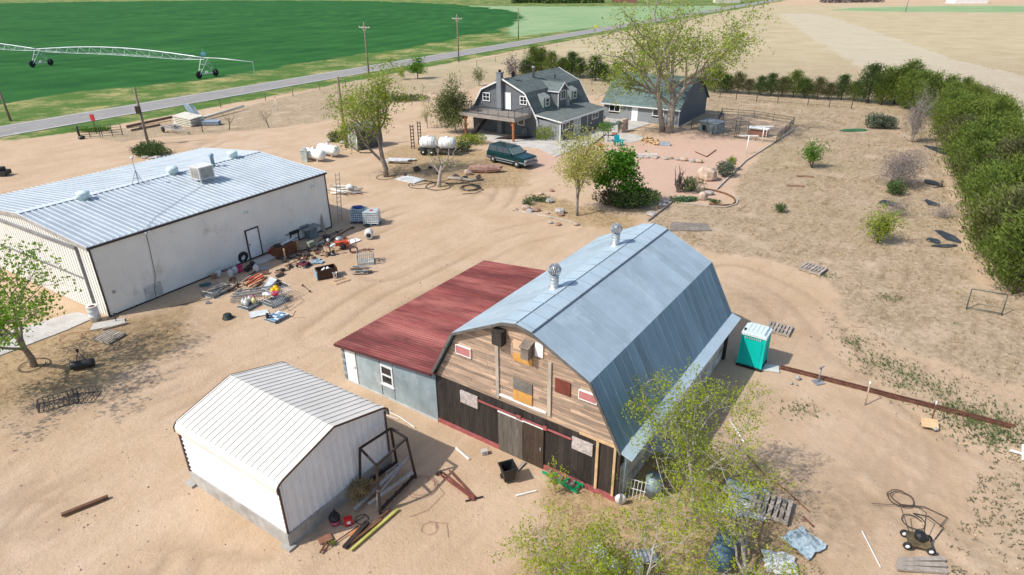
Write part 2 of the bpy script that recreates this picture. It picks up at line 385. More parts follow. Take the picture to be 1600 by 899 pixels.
    c = mixc(N, L, math_(N, L, 'MULTIPLY', edge('weed', 2.2, n_fine, .75, 1.1), .7), c, mixc(N, L, g1, (.07, .10, .03), (.2, .2, .08)))
    c = mixc(N, L, math_(N, L, 'MULTIPLY', edge('trk', 1.6, n_str2), .5), c, trk)
    c = mixc(N, L, edge('verge', .7), c, verge)
    c = mixc(N, L, edge('pale', .5), c, pale)
    c = mixc(N, L, edge('crop', .5), c, crop)
    L(c, b.inputs['Base Color']); b.inputs['Roughness'].default_value = .95; b.inputs['Specular IOR Level'].default_value = .1
    hgt = math_(N, L, 'ADD', math_(N, L, 'MULTIPLY', n_fine, .9), math_(N, L, 'MULTIPLY', n_grit, .35))
    hgt = math_(N, L, 'ADD', hgt, math_(N, L, 'MULTIPLY', math_(N, L, 'MULTIPLY', g1, at('dry')), .9))
    bp = N('Bump'); bp.inputs['Strength'].default_value = .55; bp.inputs['Distance'].default_value = .16; L(hgt, bp.inputs['Height']); L(bp.outputs[0], b.inputs['Normal'])
make_ground()

# ------------------------------------------------------------------ road
def rp(t, s, z=0.0): p = RA + RD * t + RN * s; return (p[0], p[1], z)
ASPH = M('asphalt', (.27, .255, .24), .9, amp=.1, scale=1.2, dirt=(.36, .33, .29), dirtamt=.25)
LINE = M('road_paint', (.7, .68, .62), .7, amp=.2, scale=3); LINEY = M('yellow_road_paint', (.55, .42, .18), .7, amp=.2, scale=3)
rb = MB(); rb.slab([rp(-180, 0, .012), rp(900, 0, .012), rp(900, RWID, .012), rp(-180, RWID, .012)], .12)
ro = rb.build('road', ASPH); ro['kind'] = 'structure'; ro['label'] = 'grey two lane country road running beside the field'
lm = MB()
for s in (.45, RWID - .45): lm.slab([rp(-180, s - .09, .017), rp(900, s - .09, .017), rp(900, s + .09, .017), rp(-180, s + .09, .017)], .004)
t = -180
lo = lm.build('road_edge_lines', LINE); lo['kind'] = 'structure'; lo['label'] = 'white edge lines painted along the road'
lm = MB()
while t < 500: lm.slab([rp(t, RWID / 2 - .08, .017), rp(t + 3, RWID / 2 - .08, .017), rp(t + 3, RWID / 2 + .08, .017), rp(t, RWID / 2 + .08, .017)], .004); t += 12
lo = lm.build('road_centre_dashes', LINEY); lo['kind'] = 'structure'; lo['label'] = 'yellow dashes along the middle of the road'
# far side dirt shoulder and farm driveway are part of the ground surface; the paved patio round the house:
def patch(name, px, mat, top, label, t=.12):
    mb = MB(); mb.slab([tuple(g(*p)[:2]) + (top,) for p in px], t); o = mb.build(name, mat); o['kind'] = 'structure'; o['label'] = label; return o
patch('patio', [(742,203),(800,213),(842,217),(876,219),(944,199),(948,178),(1002,187),(1016,194),(940,217),(925,226),(868,245),(842,232),(815,230),(752,218)], CONC, .03, 'pale concrete patio and path around the grey house')
patch('garden_path', [(946,211),(968,207),(992,210),(1006,213),(1004,219),(985,223),(960,224),(944,222)], CONC, .012, 'curved pale paving at the end of the patio')
patch('shop_apron', [(0,522),(60,505),(120,488),(150,496),(105,516),(0,556),(-120,590),(-120,560)], CONC, .03, 'pale concrete apron at the shop door')
# ------------------------------------------------------------------ barn
def sheets(mb, q, n, lift, rib, var=.5, mi=0, along=True):
    """raised ribs over a roof quad a,b (eave) c,d (ridge), running from eave to ridge"""
    a, b, c, d = [Vector(p) for p in q]; nrm = (b - a).cross(d - a).normalized()
    if nrm.z < 0: nrm = -nrm
    for i in range(n + 1):
        t = i / n; p = a.lerp(b, t) + nrm * lift / 2; r = d.lerp(c, t) + nrm * lift / 2
        mb.beam(p, r, rib, lift, var, mi, nrm)
BLUEROOF = M('blue_grey_metal_roof', (.37, .455, .505), .5, .1, amp=.1, scale=1.2, dirt=(.45, .54, .59), dirtamt=.35, vamp=.3)
BLUEROOF_SHADE = M('streaked_shaded_blue_grey_metal', (.175, .275, .345), .5, .1, amp=.16, scale=2.2, stretch=(1, 3.5, .25), vamp=.35)  # steep slopes: bluer, darker roof colour with their skylit shade painted in
BARNWOOD = M('weathered_barn_boards', (.40, .275, .19), .85, amp=.42, scale=4, stretch=(.35, 1, 5), dirt=(.27, .225, .185), dirtamt=.5, vamp=.42)
DARKBOARD = M('dark_stained_boards', (.033, .026, .022), .75, amp=.5, scale=5, stretch=(5, 1, .5), vamp=.5)
DOORGREY = M('grey_brown_door_board', (.115, .098, .08), .85, amp=.4, scale=4, stretch=(5, 1, .5), vamp=.4)
DOORBRN = M('dark_brown_door_board', (.06, .038, .025), .8, amp=.4, scale=4, stretch=(5, 1, .5))
PINK = M('faded_pink_board', (.44, .17, .165), .8, amp=.15)
ORANGE = M('orange_plywood', (.56, .29, .075), .8, amp=.2, scale=5)
PEACH = M('pale_plywood', (.62, .42, .28), .8, amp=.12)
CHIP = M('chipboard', (.45, .39, .36), .85, amp=.4, scale=18)
BRNRED = M('dark_red_board', (.16, .04, .025), .8, amp=.3)
BLOCK = M('whitewashed_block', (.55, .52, .48), .85, amp=.25, scale=2, dirt=(.3, .27, .24), dirtamt=.4)
REDROOF = M('faded_red_corrugated_roof', (.15, .03, .026), .7, .05, amp=.5, scale=.8, stretch=(.3, 1.6, 1), dirt=(.34, .11, .09), dirtamt=.6, vamp=.25)
GALV = M('old_galvanised_sheet', (.33, .41, .44), .5, .25, amp=.22, scale=1.3, dirt=(.5, .55, .56), dirtamt=.35)
BX, BY, BYAW, BW, BL = -3.2, 22.12, math.radians(34.89), 8.37, 11.755
PROF = [(-.09, 2.35), (1.19, 4.75), (3.55, 5.93), (4.185, 6.06), (4.82, 5.93), (7.18, 4.75), (8.46, 2.35)]
def prof_x(z):
    if z < 4.75: k = (z - 2.35) / 2.4; return -.09 + 1.28 * k, 8.46 - 1.28 * k
    k = (z - 4.75) / 1.18; return 1.19 + 2.36 * k, 7.18 - 2.36 * k
barn = thing('barn', 'weathered gambrel barn with blue grey metal roof, plank gable and red lean-to', 'barn', (BX, BY, 0), -BYAW)
rg = random.Random(3)
mb = MB(); mb.extrude([(0, 2.3), (8.37, 2.3), (8.33, 2.4), (7.08, 4.72), (4.8, 5.86), (4.185, 5.96), (3.57, 5.86), (1.29, 4.72), (.04, 2.4)], .06, .16)
z = 2.36                                                                     # front gable boards
while z < 5.86:
    hh = .125; a, b2 = prof_x(min(z + hh, 5.92)); a += .08; b2 -= .08; x = a
    while x < b2 - .05:
        e = min(x + rg.uniform(1.2, 3.2), b2)
        if b2 - e < .4: e = b2
        mb.bx(x + .004, e - .004, .06 - rg.uniform(.022, .034), .07, z + .006, min(z + hh - .006, 5.9), rg.uniform(.1, .95)); x = e
    z += hh
mb.build('plank_siding', BARNWOOD, barn)
mb = MB(); x = 0                                                             # dark lower boards
while x < 8.36:
    e = min(x + .28, 8.37); top = 2.36 if not 3.2 < x < 5.35 else 2.36
    mb.bx(x + .003, e - .003, .04 + rg.uniform(0, .008), .12, .12, top, rg.uniform(.25, .8)); x = e
mb.build('dark_siding', DARKBOARD, barn)
mb = MB(); mb.bx(-.01, 3.2, -.01, .1, -.1, .16); mb.build('base_board', REDPAINT, barn); mb = MB(); mb.bx(5.28, 8.4, -.01, .1, -.1, .2); mb.build('base_board', REDPAINT, barn)
mb = MB(); mb.bx(3.2, 4.34, -.03, .03, .0, 1.86, .6); mb.build('sliding_door', DOORGREY, barn)
mb = MB(); mb.bx(4.36, 5.28, -.028, .03, .0, 1.9, .5); d2 = mb.build('sliding_door', DOORBRN, barn); d2['label'] = 'darker brown sliding door'
hb = MB(); hb.bx(5.14, 5.19, -.06, -.03, .85, 1.0); hb.build('handle', STEEL, d2)
mb = MB(); mb.bx(2.21, 6.47, -.07, -.02, 1.97, 2.03); mb.bx(4.1, 4.3, -.1, -.06, 1.95, 2.12); mb.bx(5.3, 5.45, -.1, -.06, 1.95, 2.12); mb.build('door_rail', REDPAINT, barn)
mb = MB(); mb.bx(3.2, 4.4, -.06, -.04, 1.87, 1.93); mb.bx(4.4, 5.28, -.06, -.04, 1.9, 1.95); mb.build('door_lintel', WHITE, barn); mb = MB(); mb.bx(3.25, 5.36, -.02, .03, 2.62, 2.7); mb.build('white_trim', WHITE, barn)
for bx_ in ((3.12, 3.26, 2.5, 4.85), (5.42, 5.56, 2.6, 4.9)): mb = MB(); mb.bx(bx_[0], bx_[1], -.03, .04, bx_[2], bx_[3]); mb.build('batten', M('grey_batten', (.40, .34, .27), .85, amp=.25, scale=5, stretch=(1, 1, .3)), barn)
def panel(name, x0, x1, z0, z1, mat, label, fr=None, y=0.0):
    mb = MB(); mb.bx(x0, x1, y - .02, y + .05, z0, z1, .5, 0)
    if fr:
        f = .03
        for (a, b2, c, d) in ((x0 - f, x1 + f, z1, z1 + f), (x0 - f, x1 + f, z0 - f, z0), (x0 - f, x0, z0, z1), (x1, x1 + f, z0, z1)): mb.bx(a, b2, y - .035, y + .05, c, d, .5, 1)
    o = mb.build(name, [mat] + ([fr] if fr else []), barn); o['label'] = label; return o
panel('shutter', 1.24, 1.92, 3.84, 4.2, PINK, 'faded pink shutter on the left of the gable', WHITE)
panel('shutter', 6.7, 7.36, 3.88, 4.2, PINK, 'faded pink shutter on the right of the gable', WHITE)
panel('shutter', 5.72, 6.33, 3.78, 4.33, BRNRED, 'dark red boarded hatch')
panel('loft_door', 3.93, 4.43, 4.96, 5.33, PEACH, 'pale plywood patch below the ridge')
panel('loft_door', 3.93, 4.75, 4.46, 4.76, ORANGE, 'orange plywood patch')
panel('loft_door', 4.87, 5.2, 4.97, 5.5, WHITE, 'white board beside the nesting box')
panel('hay_door', 3.92, 4.75, 3.2, 3.67, M('grey_board', (.17, .15, .13), .85, amp=.3), 'grey boarded upper half of the hay door')
panel('hay_door', 3.92, 4.75, 2.72, 3.185, ORANGE, 'orange plywood lower half of the hay door')
panel('window_board', 1.31, 2.18, 1.53, 2.1, CHIP, 'chipboard over the left window')
panel('window_board', 6.48, 7.32, 1.58, 2.1, CHIP, 'chipboard over the right window')
mb = MB(); mb.bx(6.77, 8.24, -.03, .03, 2.36, 2.44); mb.bx(7.46, 7.56, -.03, .03, .2, 2.36); mb.bx(8.14, 8.23, -.03, .03, .2, 2.36); mb.build('bare_studs', WOODTAN, barn)
mb = MB(); mb.bx(3.17, 3.6, -.28, .03, 5.0, 5.56); mb.bx(3.15, 3.62, -.3, .03, 5.56, 5.6); mb.build('nesting_box', M('black_brown_box', (.04, .032, .028), .8, amp=.4), barn)
mb = MB(); mb.bx(4.46, 4.78, -.32, .03, 4.85, 5.33); mb.slab([(4.42, -.38, 5.36), (4.82, -.38, 5.36), (4.82, .03, 5.5), (4.42, .03, 5.5)], .04, .6)
mb.build('nesting_box', M('grey_box_wood', (.2, .16, .13), .8, amp=.35), barn)['label'] = 'grey brown nesting box under the ridge'
# side and back walls
mb = MB(); ys = .0
for i in range(7):
    a = .1 + i * 1.68; e = min(a + 1.68, BL - .1)
    for k in range(7): mb.bx(a + .01, e - .01, 8.25, 8.37 + rg.uniform(-.006, .006), k * .23 + .004 - .1, (k + 1) * .23 - .1, rg.uniform(.3, .75))
mm = MB(); mm.M = Matrix(((0, 1, 0, 0), (1, 0, 0, 0), (0, 0, 1, 0), (0, 0, 0, 1))); mm.v = []; 
mb2 = MB()
for (x, y, zz) in mb.v: mb2.v.append((y, x, zz))
mb2.f = [tuple(reversed(f)) for f in mb.f]; mb2.a = mb.a; mb2.m = mb.m; mb2.sm = mb.sm
mb2.build('block_wall', BLOCK, barn)
mb = MB(); mb.bx(8.26, 8.33, .1, BL - .1, 1.5, 2.34); mb.bx(.0, .1, .12, BL, -.1, 2.34); mb.bx(.1, 8.3, BL - .12, BL - .02, -.1, 2.36)
mb.extrude([(.05, 2.36), (8.3, 2.36), (7.06, 4.7), (4.8, 5.84), (3.57, 5.84), (1.29, 4.7)], BL - .12, BL - .02); mb.build('rear_wall', DARKBOARD, barn)
for i in range(5):
    y = 1.2 + i * 2.2; mb = MB(); mb.bx(8.31, 8.38, y, y + 1.3, 1.55, 2.1); wn = mb.build('window', DKSTEEL, barn)
    pb = MB(); pb.bx(8.375, 8.385, y + .06, y + 1.24, 1.6, 2.05); pb.build('pane', GLASSD, wn)
mb = MB(); mb.bx(8.3, 8.5, BL - .22, BL, 0, 2.3); mb.build('corner_post', DKSTEEL, barn)
# roof
mb = MB(); F, Bk = -.18, BL + .12; P = [(x, z + .05) for x, z in PROF]
for i in range(6):
    if i in (0, 5): continue
    (x0, z0), (x1, z1) = P[i], P[i + 1]; n = 17
    for j in range(n):
        y0 = F + (Bk - F) * j / n; y1 = F + (Bk - F) * (j + 1) / n
        mb.slab([(x0, y0, z0), (x0, y1, z0), (x1, y1, z1), (x1, y0, z1)], .04, rg.uniform(.35, .65))
    sheets(mb, [(x0, F + .02, z0), (x0, Bk - .02, z0), (x1, Bk - .02, z1), (x1, F + .02, z1)], 17, .008, .02)
roof = mb.build('roof', BLUEROOF, barn)
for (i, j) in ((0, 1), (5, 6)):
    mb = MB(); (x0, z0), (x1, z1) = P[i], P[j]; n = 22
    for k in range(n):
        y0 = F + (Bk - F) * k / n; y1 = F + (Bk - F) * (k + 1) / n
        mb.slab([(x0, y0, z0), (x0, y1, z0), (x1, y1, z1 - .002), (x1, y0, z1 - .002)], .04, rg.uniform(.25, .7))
    sheets(mb, [(x0, F + .02, z0), (x0, Bk - .02, z0), (x1, Bk - .02, z1), (x1, F + .02, z1)], 22, .01, .02, .6); mb.build('steep_roof', BLUEROOF_SHADE, barn)
mb = MB(); mb.slab([(8.44, F, 2.42), (8.44, Bk + .05, 2.42), (8.9, Bk + .05, 2.27), (8.9, F, 2.27)], .04, .7); mb.build('eave_skirt', BLUEROOF, barn)
mb = MB()                                                                   # ridge cap, its dark seams
mb.slab([(4.185, F, 6.135), (4.185, Bk, 6.135), (4.84, Bk, 6.0), (4.84, F, 6.0)], .02, .75); mb.slab([(4.185, F, 6.135), (4.185, Bk, 6.135), (3.53, Bk, 6.0), (3.53, F, 6.0)], .02, .75)
for i in range(14): mb.beam((3.53, i * .84, 6.01), (4.185, i * .84, 6.145), .03, .012, .2); mb.beam((4.84, i * .84, 6.01), (4.185, i * .84, 6.145), .03, .012, .2)
mb.build('ridge_cap', BLUEROOF, barn)
mb = MB(); mb.bx(4.845, 4.89, F, Bk, 5.93, 5.99); mb.build('ridge_seam', M('seam_metal', (.09, .11, .13), .6), barn); mb = MB(); mb.bx(4.17, 4.2, F, Bk, 6.12, 6.148); mb.build('ridge_seam', M('seam_metal', (.09, .11, .13)), barn)
mb = MB()                                                                   # barge boards on the front edge
for i in range(6): mb.beam((P[i][0], F - .01, P[i][1] - .06), (P[i + 1][0], F - .01, P[i + 1][1] - .06), .05, .1)
mb.build('barge_board', M('barge_board_metal', (.12, .11, .1), .7, amp=.3), barn)
def turbine(y):
    mb = MB(); r = .17; c = (3.72, y, 6.02); mb.lathe([(.26, -.1), (.24, .04), (r, .06), (r, .55), (r + .02, .57)], c, 18)
    for k in range(3): mb.lathe([(r + .012, .14 + k * .15), (r + .012, .17 + k * .15)], c, 18)
    v = mb.build('roof_vent', STEEL, barn); hd = MB(); n = 20
    for k in range(n):
        a = 2 * PI * k / n; pts = []
        for i in range(7):
            ph = -PI / 2 + PI * (i + .35) / 6.7; tw = a + .5 * (i / 6)
            pts.append((c[0] + .245 * math.cos(ph) * math.cos(tw), c[1] + .245 * math.cos(ph) * math.sin(tw), c[2] + .8 + .23 * math.sin(ph)))
        for p, q in zip(pts[:-1], pts[1:]): hd.beam(p, q, .012, .055, .6)
    hd.lathe([(.13, 1.01), (.0, 1.04)], c, 16); hd.lathe([(.12, .57), (.12, 1.0)], c, 10, .1); hd.build('turbine_head', STEEL, v)
turbine(3.15); turbine(8.5)
# red lean-to on the left
mb = MB(); WLX = -5.67; ry0, ry1 = -.22, 11.27
n = 70; a, bq = (WLX - .25, 1.98), (.12, 2.56)
for i in range(n):                                                          # each corrugation a ridge running down the slope
    y0 = ry0 + (ry1 - ry0) * i / n; y1 = ry0 + (ry1 - ry0) * (i + 1) / n; ym = (y0 + y1) / 2; vv = .5 + .25 * math.sin(i * 12.9) * math.sin(i * 3.1)
    mb.add([(a[0], y0, a[1]), (a[0], ym, a[1] + .035), (a[0], y1, a[1]), (bq[0], y0, bq[1]), (bq[0], ym, bq[1] + .035), (bq[0], y1, bq[1])], [(0, 1, 4, 3), (1, 2, 5, 4)], vv)
mb.slab([(a[0], ry0, a[1] - .004), (a[0], ry1, a[1] - .004), (bq[0], ry1, bq[1] - .004), (bq[0], ry0, bq[1] - .004)], .05, .3)
mb.build('lean_to_roof', REDROOF, barn)
mb = MB(); mb.beam((a[0], ry0 - .02, a[1] - .07), (-.02, ry0 - .02, 2.47), .04, .1); mb.build('fascia_board', M('dark_red_fascia', (.1, .03, .03), .7), barn)
mb = MB()
zt = lambda x: 1.98 + (x + 5.92) * .0955
for x0, x1 in ((-4.78, -3.3), (-3.24, -2.5), (-2.46, -1.05), (-1.05, -.0)):
    lo_, hi_ = 0, 0
    if (x0, x1) == (-3.24, -2.5):
        mb.extrude([(x0, .05), (x1, .05), (x1, .72), (x0, .72)], 0, .05); mb.extrude([(x0, 1.74), (x1, 1.74), (x1, zt(x1) - .1), (x0, zt(x0) - .1)], 0, .05)
    else: mb.extrude([(x0, .05), (x1, .05), (x1, zt(x1) - .1), (x0, zt(x0) - .1)], rg.uniform(-.012, .004), .05, var=rg.uniform(.4, .65))
mb.bx(-5.67, -5.6, .02, 11.1, -.1, 1.9); mb.bx(-5.62, -.05, 11.05, 11.12, -.1, 1.9); mb.build('lean_to_wall', GALV, barn)
mb = MB(); mb.bx(-5.68, 0, -.04, .1, -.1, .06); mb.build('footing', CONC, barn)
mb = MB(); mb.bx(-5.5, -4.82, -.03, .03, .02, 1.82); dd = mb.build('door', WHITE, barn); dd['label'] = 'white lean-to door'
hb = MB(); hb.bx(-4.93, -4.88, -.06, -.03, .9, 1.0); hb.build('handle', STEEL, dd)
mb = MB()
for (x0, x1, z0, z1) in ((-3.24, -2.5, 1.66, 1.74), (-3.24, -2.5, .72, .8), (-3.24, -3.16, .8, 1.66), (-2.58, -2.5, .8, 1.66), (-3.16, -2.58, 1.2, 1.26)): mb.bx(x0, x1, -.03, .05, z0, z1)
mb.bx(-3.28, -2.46, -.06, .02, .68, .72)
wn = mb.build('window', WHITE, barn); pb = MB(); pb.bx(-3.16, -2.58, .01, .03, .8, 1.66); pb.build('pane', GLASSD, wn)
mb = MB(); mb.bx(-5.67, -5.52, -.04, .0, .05, 1.85)
for k in range(5): mb.bx(-5.69, -5.53, -.06, -.03, .15 + k * .36, .35 + k * .36, .2)
mb.build('corner_board', M('bluegrey_post', (.25, .31, .34), .7, amp=.3), barn)

# ------------------------------------------------------------------ long metal shop
SX, SY, SYAW, SW, SL, SE, SR = -22.67, 31.886, math.radians(32.21), 14.58, 16.77, 4.256, 4.87
SHOPW = M('cream_metal_siding', (.79, .775, .72), .55, .05, amp=.05, scale=.8, dirt=(.62, .58, .5), dirtamt=.08, vamp=.2)
SHOPR = M('bright_galvanised_roof', (.40, .45, .48), .45, .2, amp=.12, scale=.7, vamp=.3)
RIBW = M('bright_roof_rib', (.60, .64, .67), .4, .1, amp=.08)
DKTRIM = M('dark_brown_trim', (.05, .04, .035), .6, amp=.2)
shop = thing('metal_shop', 'long cream metal workshop with ribbed galvanised roof', 'workshop', (SX, SY, 0), -SYAW)
mb = MB(); mb.bx(-.08, 0, 0, SL, -.1, SE - .05); k = 0
while k * .3 < SL: mb.bx(-.02, .022, k * .3 + .1, k * .3 + .17, -.05, SE - .06, .55); mb.bx(-.02, .012, k * .3 + .22, k * .3 + .25, -.05, SE - .06, .55); k += 1
mb.build('side_wall', SHOPW, shop)
mb = MB(); mb.bx(-SW, -SW + .08, 0, SL, -.1, SE - .05); mb.extrude([(-SW + .1, -.1), (-.1, -.1), (-.1, SE - .1), (-SW / 2, SR - .1), (-SW + .1, SE - .1)], SL - .08, SL); mb.build('rear_wall', SHOPW, shop)
mb = MB(); gz = lambda x: SE + (SR - SE) * (1 - abs(x + SW / 2) / (SW / 2)) - .08
mb.extrude([(-SW + .02, -.1), (-.02, -.1), (-.02, gz(0)), (-SW / 2, gz(-SW / 2)), (-SW + .02, gz(-SW))], .01, .08); k = 0
while k * .3 < SW - .2:
    x = -.12 - k * .3; mb.bx(x - .05, x + .03, -.02, .02, (3.98 if -13.2 < x < -1.3 else -.05), gz(x) - .02, .55); k += 1
mb.build('gable_wall', SHOPW, shop)
mb = MB(); x0, x1 = -13.1, -1.4; mb.bx(x0, x1, -.06, .01, .05, 3.85, .45); k = 0       # big bi-fold door
while x1 - k * .3 - .1 > x0: x = x1 - .1 - k * .3; mb.bx(x - .06, x + .02, -.09, -.05, .06, 2.0, .6); mb.bx(x - .06, x + .02, -.09, -.05, 2.1, 3.84, .6); k += 1
dr = mb.build('hangar_door', SHOPW, shop)
mb = MB(); mb.bx(x0 - .1, x1 + .1, -.16, -.0, 3.85, 3.99); mb.bx(x1, x1 + .1, -.12, .0, 0, 3.85); mb.bx(x0 - .1, x0, -.12, .0, 0, 3.85); mb.bx(x0, x1, -.11, -.05, 2.0, 2.1); mb.build('door_frame', M('grey_door_frame', (.2, .2, .2), .6), dr)
mb = MB(); oh = .12
for s, xa in ((1, oh), (-1, -SW - oh)):
    q = [(xa, -oh, SE), (xa, SL + oh, SE), (-SW / 2, SL + oh, SR), (-SW / 2, -oh, SR)]; n = 49; A = [Vector(p) for p in q]
    for i in range(n): mb.slab([A[0].lerp(A[1], i / n), A[0].lerp(A[1], (i + 1) / n), A[3].lerp(A[2], (i + 1) / n), A[3].lerp(A[2], i / n)], .05, rg.uniform(.4, .6))
    sheets(mb, q, 49, .045, .055, .5, 1)
mb.slab([(-SW / 2 + .25, -oh, SR + .035), (-SW / 2 + .25, SL + oh, SR + .035), (-SW / 2, SL + oh, SR + .06), (-SW / 2, -oh, SR + .06)], .02, .6, 1); mb.slab([(-SW / 2 - .25, -oh, SR + .035), (-SW / 2 - .25, SL + oh, SR + .035), (-SW / 2, SL + oh, SR + .06), (-SW / 2, -oh, SR + .06)], .02, .6, 1)
sroof = mb.build('roof', [SHOPR, RIBW], shop)
mb = MB(); mb.bx(.0, .14, -.14, SL + .14, SE - .16, SE - .04); mb.bx(-.03, .05, -.05, .03, 0, SE - .15); mb.bx(-.03, .05, SL - .04, SL + .04, 0, SE - .15); mb.bx(-.01, .03, 0, SL, -.05, .06); mb.build('corner_trim', DKTRIM, shop)
mb = MB(); mb.beam((0.1, -.13, SE - .1), (-SW / 2, -.13, SR - .1), .06, .2); mb.beam((-SW - .1, -.13, SE - .1), (-SW / 2, -.13, SR - .1), .06, .2); mb.build('gable_trim', M('grey_gable_trim', (.36, .34, .32), .6), shop)
mb = MB(); mb.bx(-.01, .05, 9.45, 10.35, .1, 2.02); dd = mb.build('door', WHITE, shop); dd['label'] = 'white workshop door'
mb = MB(); mb.bx(-.01, .07, 9.37, 9.45, .05, 2.1); mb.bx(-.01, .07, 10.35, 10.43, .05, 2.1); mb.bx(-.01, .07, 9.37, 10.43, 2.02, 2.1); mb.build('door_frame', DKTRIM, dd)
mb = MB(); mb.lathe([(.04, 0), (.05, .04), (.0, .07)], (.05, 9.55, 1.05), 10, axis='x'); mb.build('handle', DKTRIM, dd)
mb = MB(); mb.bx(0, .03, 2.15, 3.2, .03, .93, .4)
for k in range(9): mb.bx(.02, .05, 2.2, 3.15, .08 + k * .095, .13 + k * .095, .7)
mb.build('louvre_vent', M('wall_louvre', (.5, .49, .46), .6), shop)
def flood(y, z):
    mb = MB(); mb.bx(0, .06, y - .06, y + .06, z - .06, z + .06); mb.box((.16, y - .1, z), (.14, .12, .12)); mb.box((.16, y + .1, z), (.14, .12, .12)); mb.build('wall_lamp', WHITE, shop)
flood(9.75, 3.25); flood(15.5, 3.5); flood(3.13, 4.05)
mb = MB(); mb.path([(.14, 3.13, SE - .1), (.05, 3.13, SE - .3), (.04, 3.1, 3), (.05, 3.0, 1.4), (.05, 2.75, .6), (.05, 2.7, .02)], .014, 5); mb.build('conduit', DKTRIM, shop)
mb = MB(); mb.bx(.0, .1, .5, .62, 1.25, 1.4); mb.build('tap_box', GREYMET, shop)
def s_on(y, x):                                                             # height of the shop roof
    return SE + (SR - SE) * (1 - abs(x + SW / 2) / (SW / 2 + .12))
def roofvent(x, y):
    mb = MB(); z = s_on(y, x); mb.lathe([(.3, -.05), (.3, .16), (.36, .18), (.38, .42), (.34, .5), (.0, .53)], (x, y, z), 20); mb.build('roof_vent', M('white_vent', (.58, .70, .68), .5), shop)
roofvent(-6.7, 3.4); roofvent(-7.1, 9.6); roofvent(-7.3, 14.6)
mb = MB(); x, y = -6.6, 12.4; z = s_on(y, x); mb.lathe([(.13, -.05), (.13, .75), (.17, .78), (.17, .92), (.0, .95)], (x, y, z), 14); mb.lathe([(.22, 0), (.13, .15)], (x, y, z), 14); mb.build('flue_pipe', M('blue_grey_pipe', (.25, .33, .39), .5, .3), shop)
SWC = M('cooler_cream', (.62, .6, .55), .55, amp=.1)
mb = MB(); x, y = -4.45, 10.1; z = s_on(y, x)
for i in (-1, 1):
    for j in (-1, 1): mb.bx(x + i * .48 - .03, x + i * .48 + .03, y + j * .5 - .03, y + j * .5 + .03, z - .08, z + .3)
mb.bx(x - .52, x + .52, y - .55, y + .55, z + .25, z + 1.08); cool = mb.build('evaporative_cooler', SWC, shop)
mb = MB()
for (axis_, sgn) in (('x', 1), ('x', -1), ('y', 1), ('y', -1)):
    for k in range(11):
        zz = z + .34 + k * .062
        if axis_ == 'x': mb.bx(x + sgn * .53 - .015, x + sgn * .53 + .015, y - .45, y + .45, zz, zz + .03)
        else: mb.bx(x - .42, x + .42, y + sgn * .56 - .015, y + sgn * .56 + .015, zz, zz + .03)
mb.build('louvres', M('cooler_grille', (.36, .34, .3), .7), cool)
mb = MB(); mb.slab([(x - .56, y - .59, z + 1.1), (x + .56, y - .59, z + 1.1), (x + .56, y + .59, z + 1.1), (x - .56, y + .59, z + 1.1)], .04, .6); mb.build('lid', SWC, cool)
mb = MB(); x, y = -6.9, 7.0; z = s_on(y, x)                                # antenna mast on a tripod
mb.tube((x, y, z), (x, y, z + 1.75), .02, n=6)
for k in range(3):
    a = 2 * PI * k / 3 + .4; mb.tube((x + .45 * math.cos(a), y + .45 * math.sin(a), z - .02), (x, y, z + .95), .016, n=5); mb.tube((x + .25 * math.cos(a), y + .25 * math.sin(a), z + .42), (x + .25 * math.cos(a + 2.09), y + .25 * math.sin(a + 2.09), z + .42), .01, n=5)
mast = mb.build('antenna_mast', M('mast_metal', (.2, .2, .21), .5, .4), shop)
mb = MB(); mb.lathe([(.0, -.02), (.12, 0), (.12, .08), (.0, .12)], (x, y, z + 1.75), 14); mb.build('antenna_disc', WHITE, mast)
mb = MB(); mb.path([(-3.9, 9.9, s_on(0, -3.9) + .05), (-2.6, 7.4, s_on(0, -2.6) + .06), (-.9, 4.3, s_on(0, -.9) + .06), (.12, 3.2, SE + .06)], .012, 5); mb.build('roof_cable', GREYMET, shop)

# ------------------------------------------------------------------ white carport shed on a concrete curb
DX, DY, DYAW, DD, DL, DE, DR, DC = -7.483, 15.511, math.radians(34.02), 4.78, 5.525, 2.68, 3.4, .56
SHEDR = M('ivory_roof_sheet', (.69, .65, .58), .5, amp=.07, scale=1.2, dirt=(.6, .56, .5), dirtamt=.15, vamp=.2)
SHEDW = M('white_shed_siding', (.76, .77, .78), .5, amp=.06, scale=1.2, vamp=.15)
shed = thing('carport_shed', 'white metal carport shed with rounded ivory roof on a concrete curb', 'shed', (DX, DY, 0), -DYAW)   # local x: -L..0, y: 0..D
cr_ = [(-.1, 2.36), (-.1, 2.5), (-.065, 2.62), (.02, 2.71), (.17, 2.78), (DD / 2, DR), (DD - .17, 2.78), (DD - .02, 2.71), (DD + .065, 2.62), (DD + .1, 2.5), (DD + .1, 2.36)]
mb = MB(); n = 20
for i in range(len(cr_) - 1):
    (y0, z0), (y1, z1) = cr_[i], cr_[i + 1]
    mb.slab([(-DL - .1, y0, z0), (.1, y0, z0), (.1, y1, z1), (-DL - .1, y1, z1)], .03, .5)
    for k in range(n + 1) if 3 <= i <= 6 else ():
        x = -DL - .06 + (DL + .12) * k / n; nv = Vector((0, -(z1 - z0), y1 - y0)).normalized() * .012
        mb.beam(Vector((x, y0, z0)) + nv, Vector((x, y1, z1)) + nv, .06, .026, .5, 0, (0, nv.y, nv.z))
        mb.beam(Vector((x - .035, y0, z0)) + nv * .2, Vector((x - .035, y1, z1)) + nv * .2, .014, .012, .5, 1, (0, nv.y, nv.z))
mb.build('roof', [SHEDR, M('roof_rib_shade_gap', (.42, .39, .35), .6)], shed)
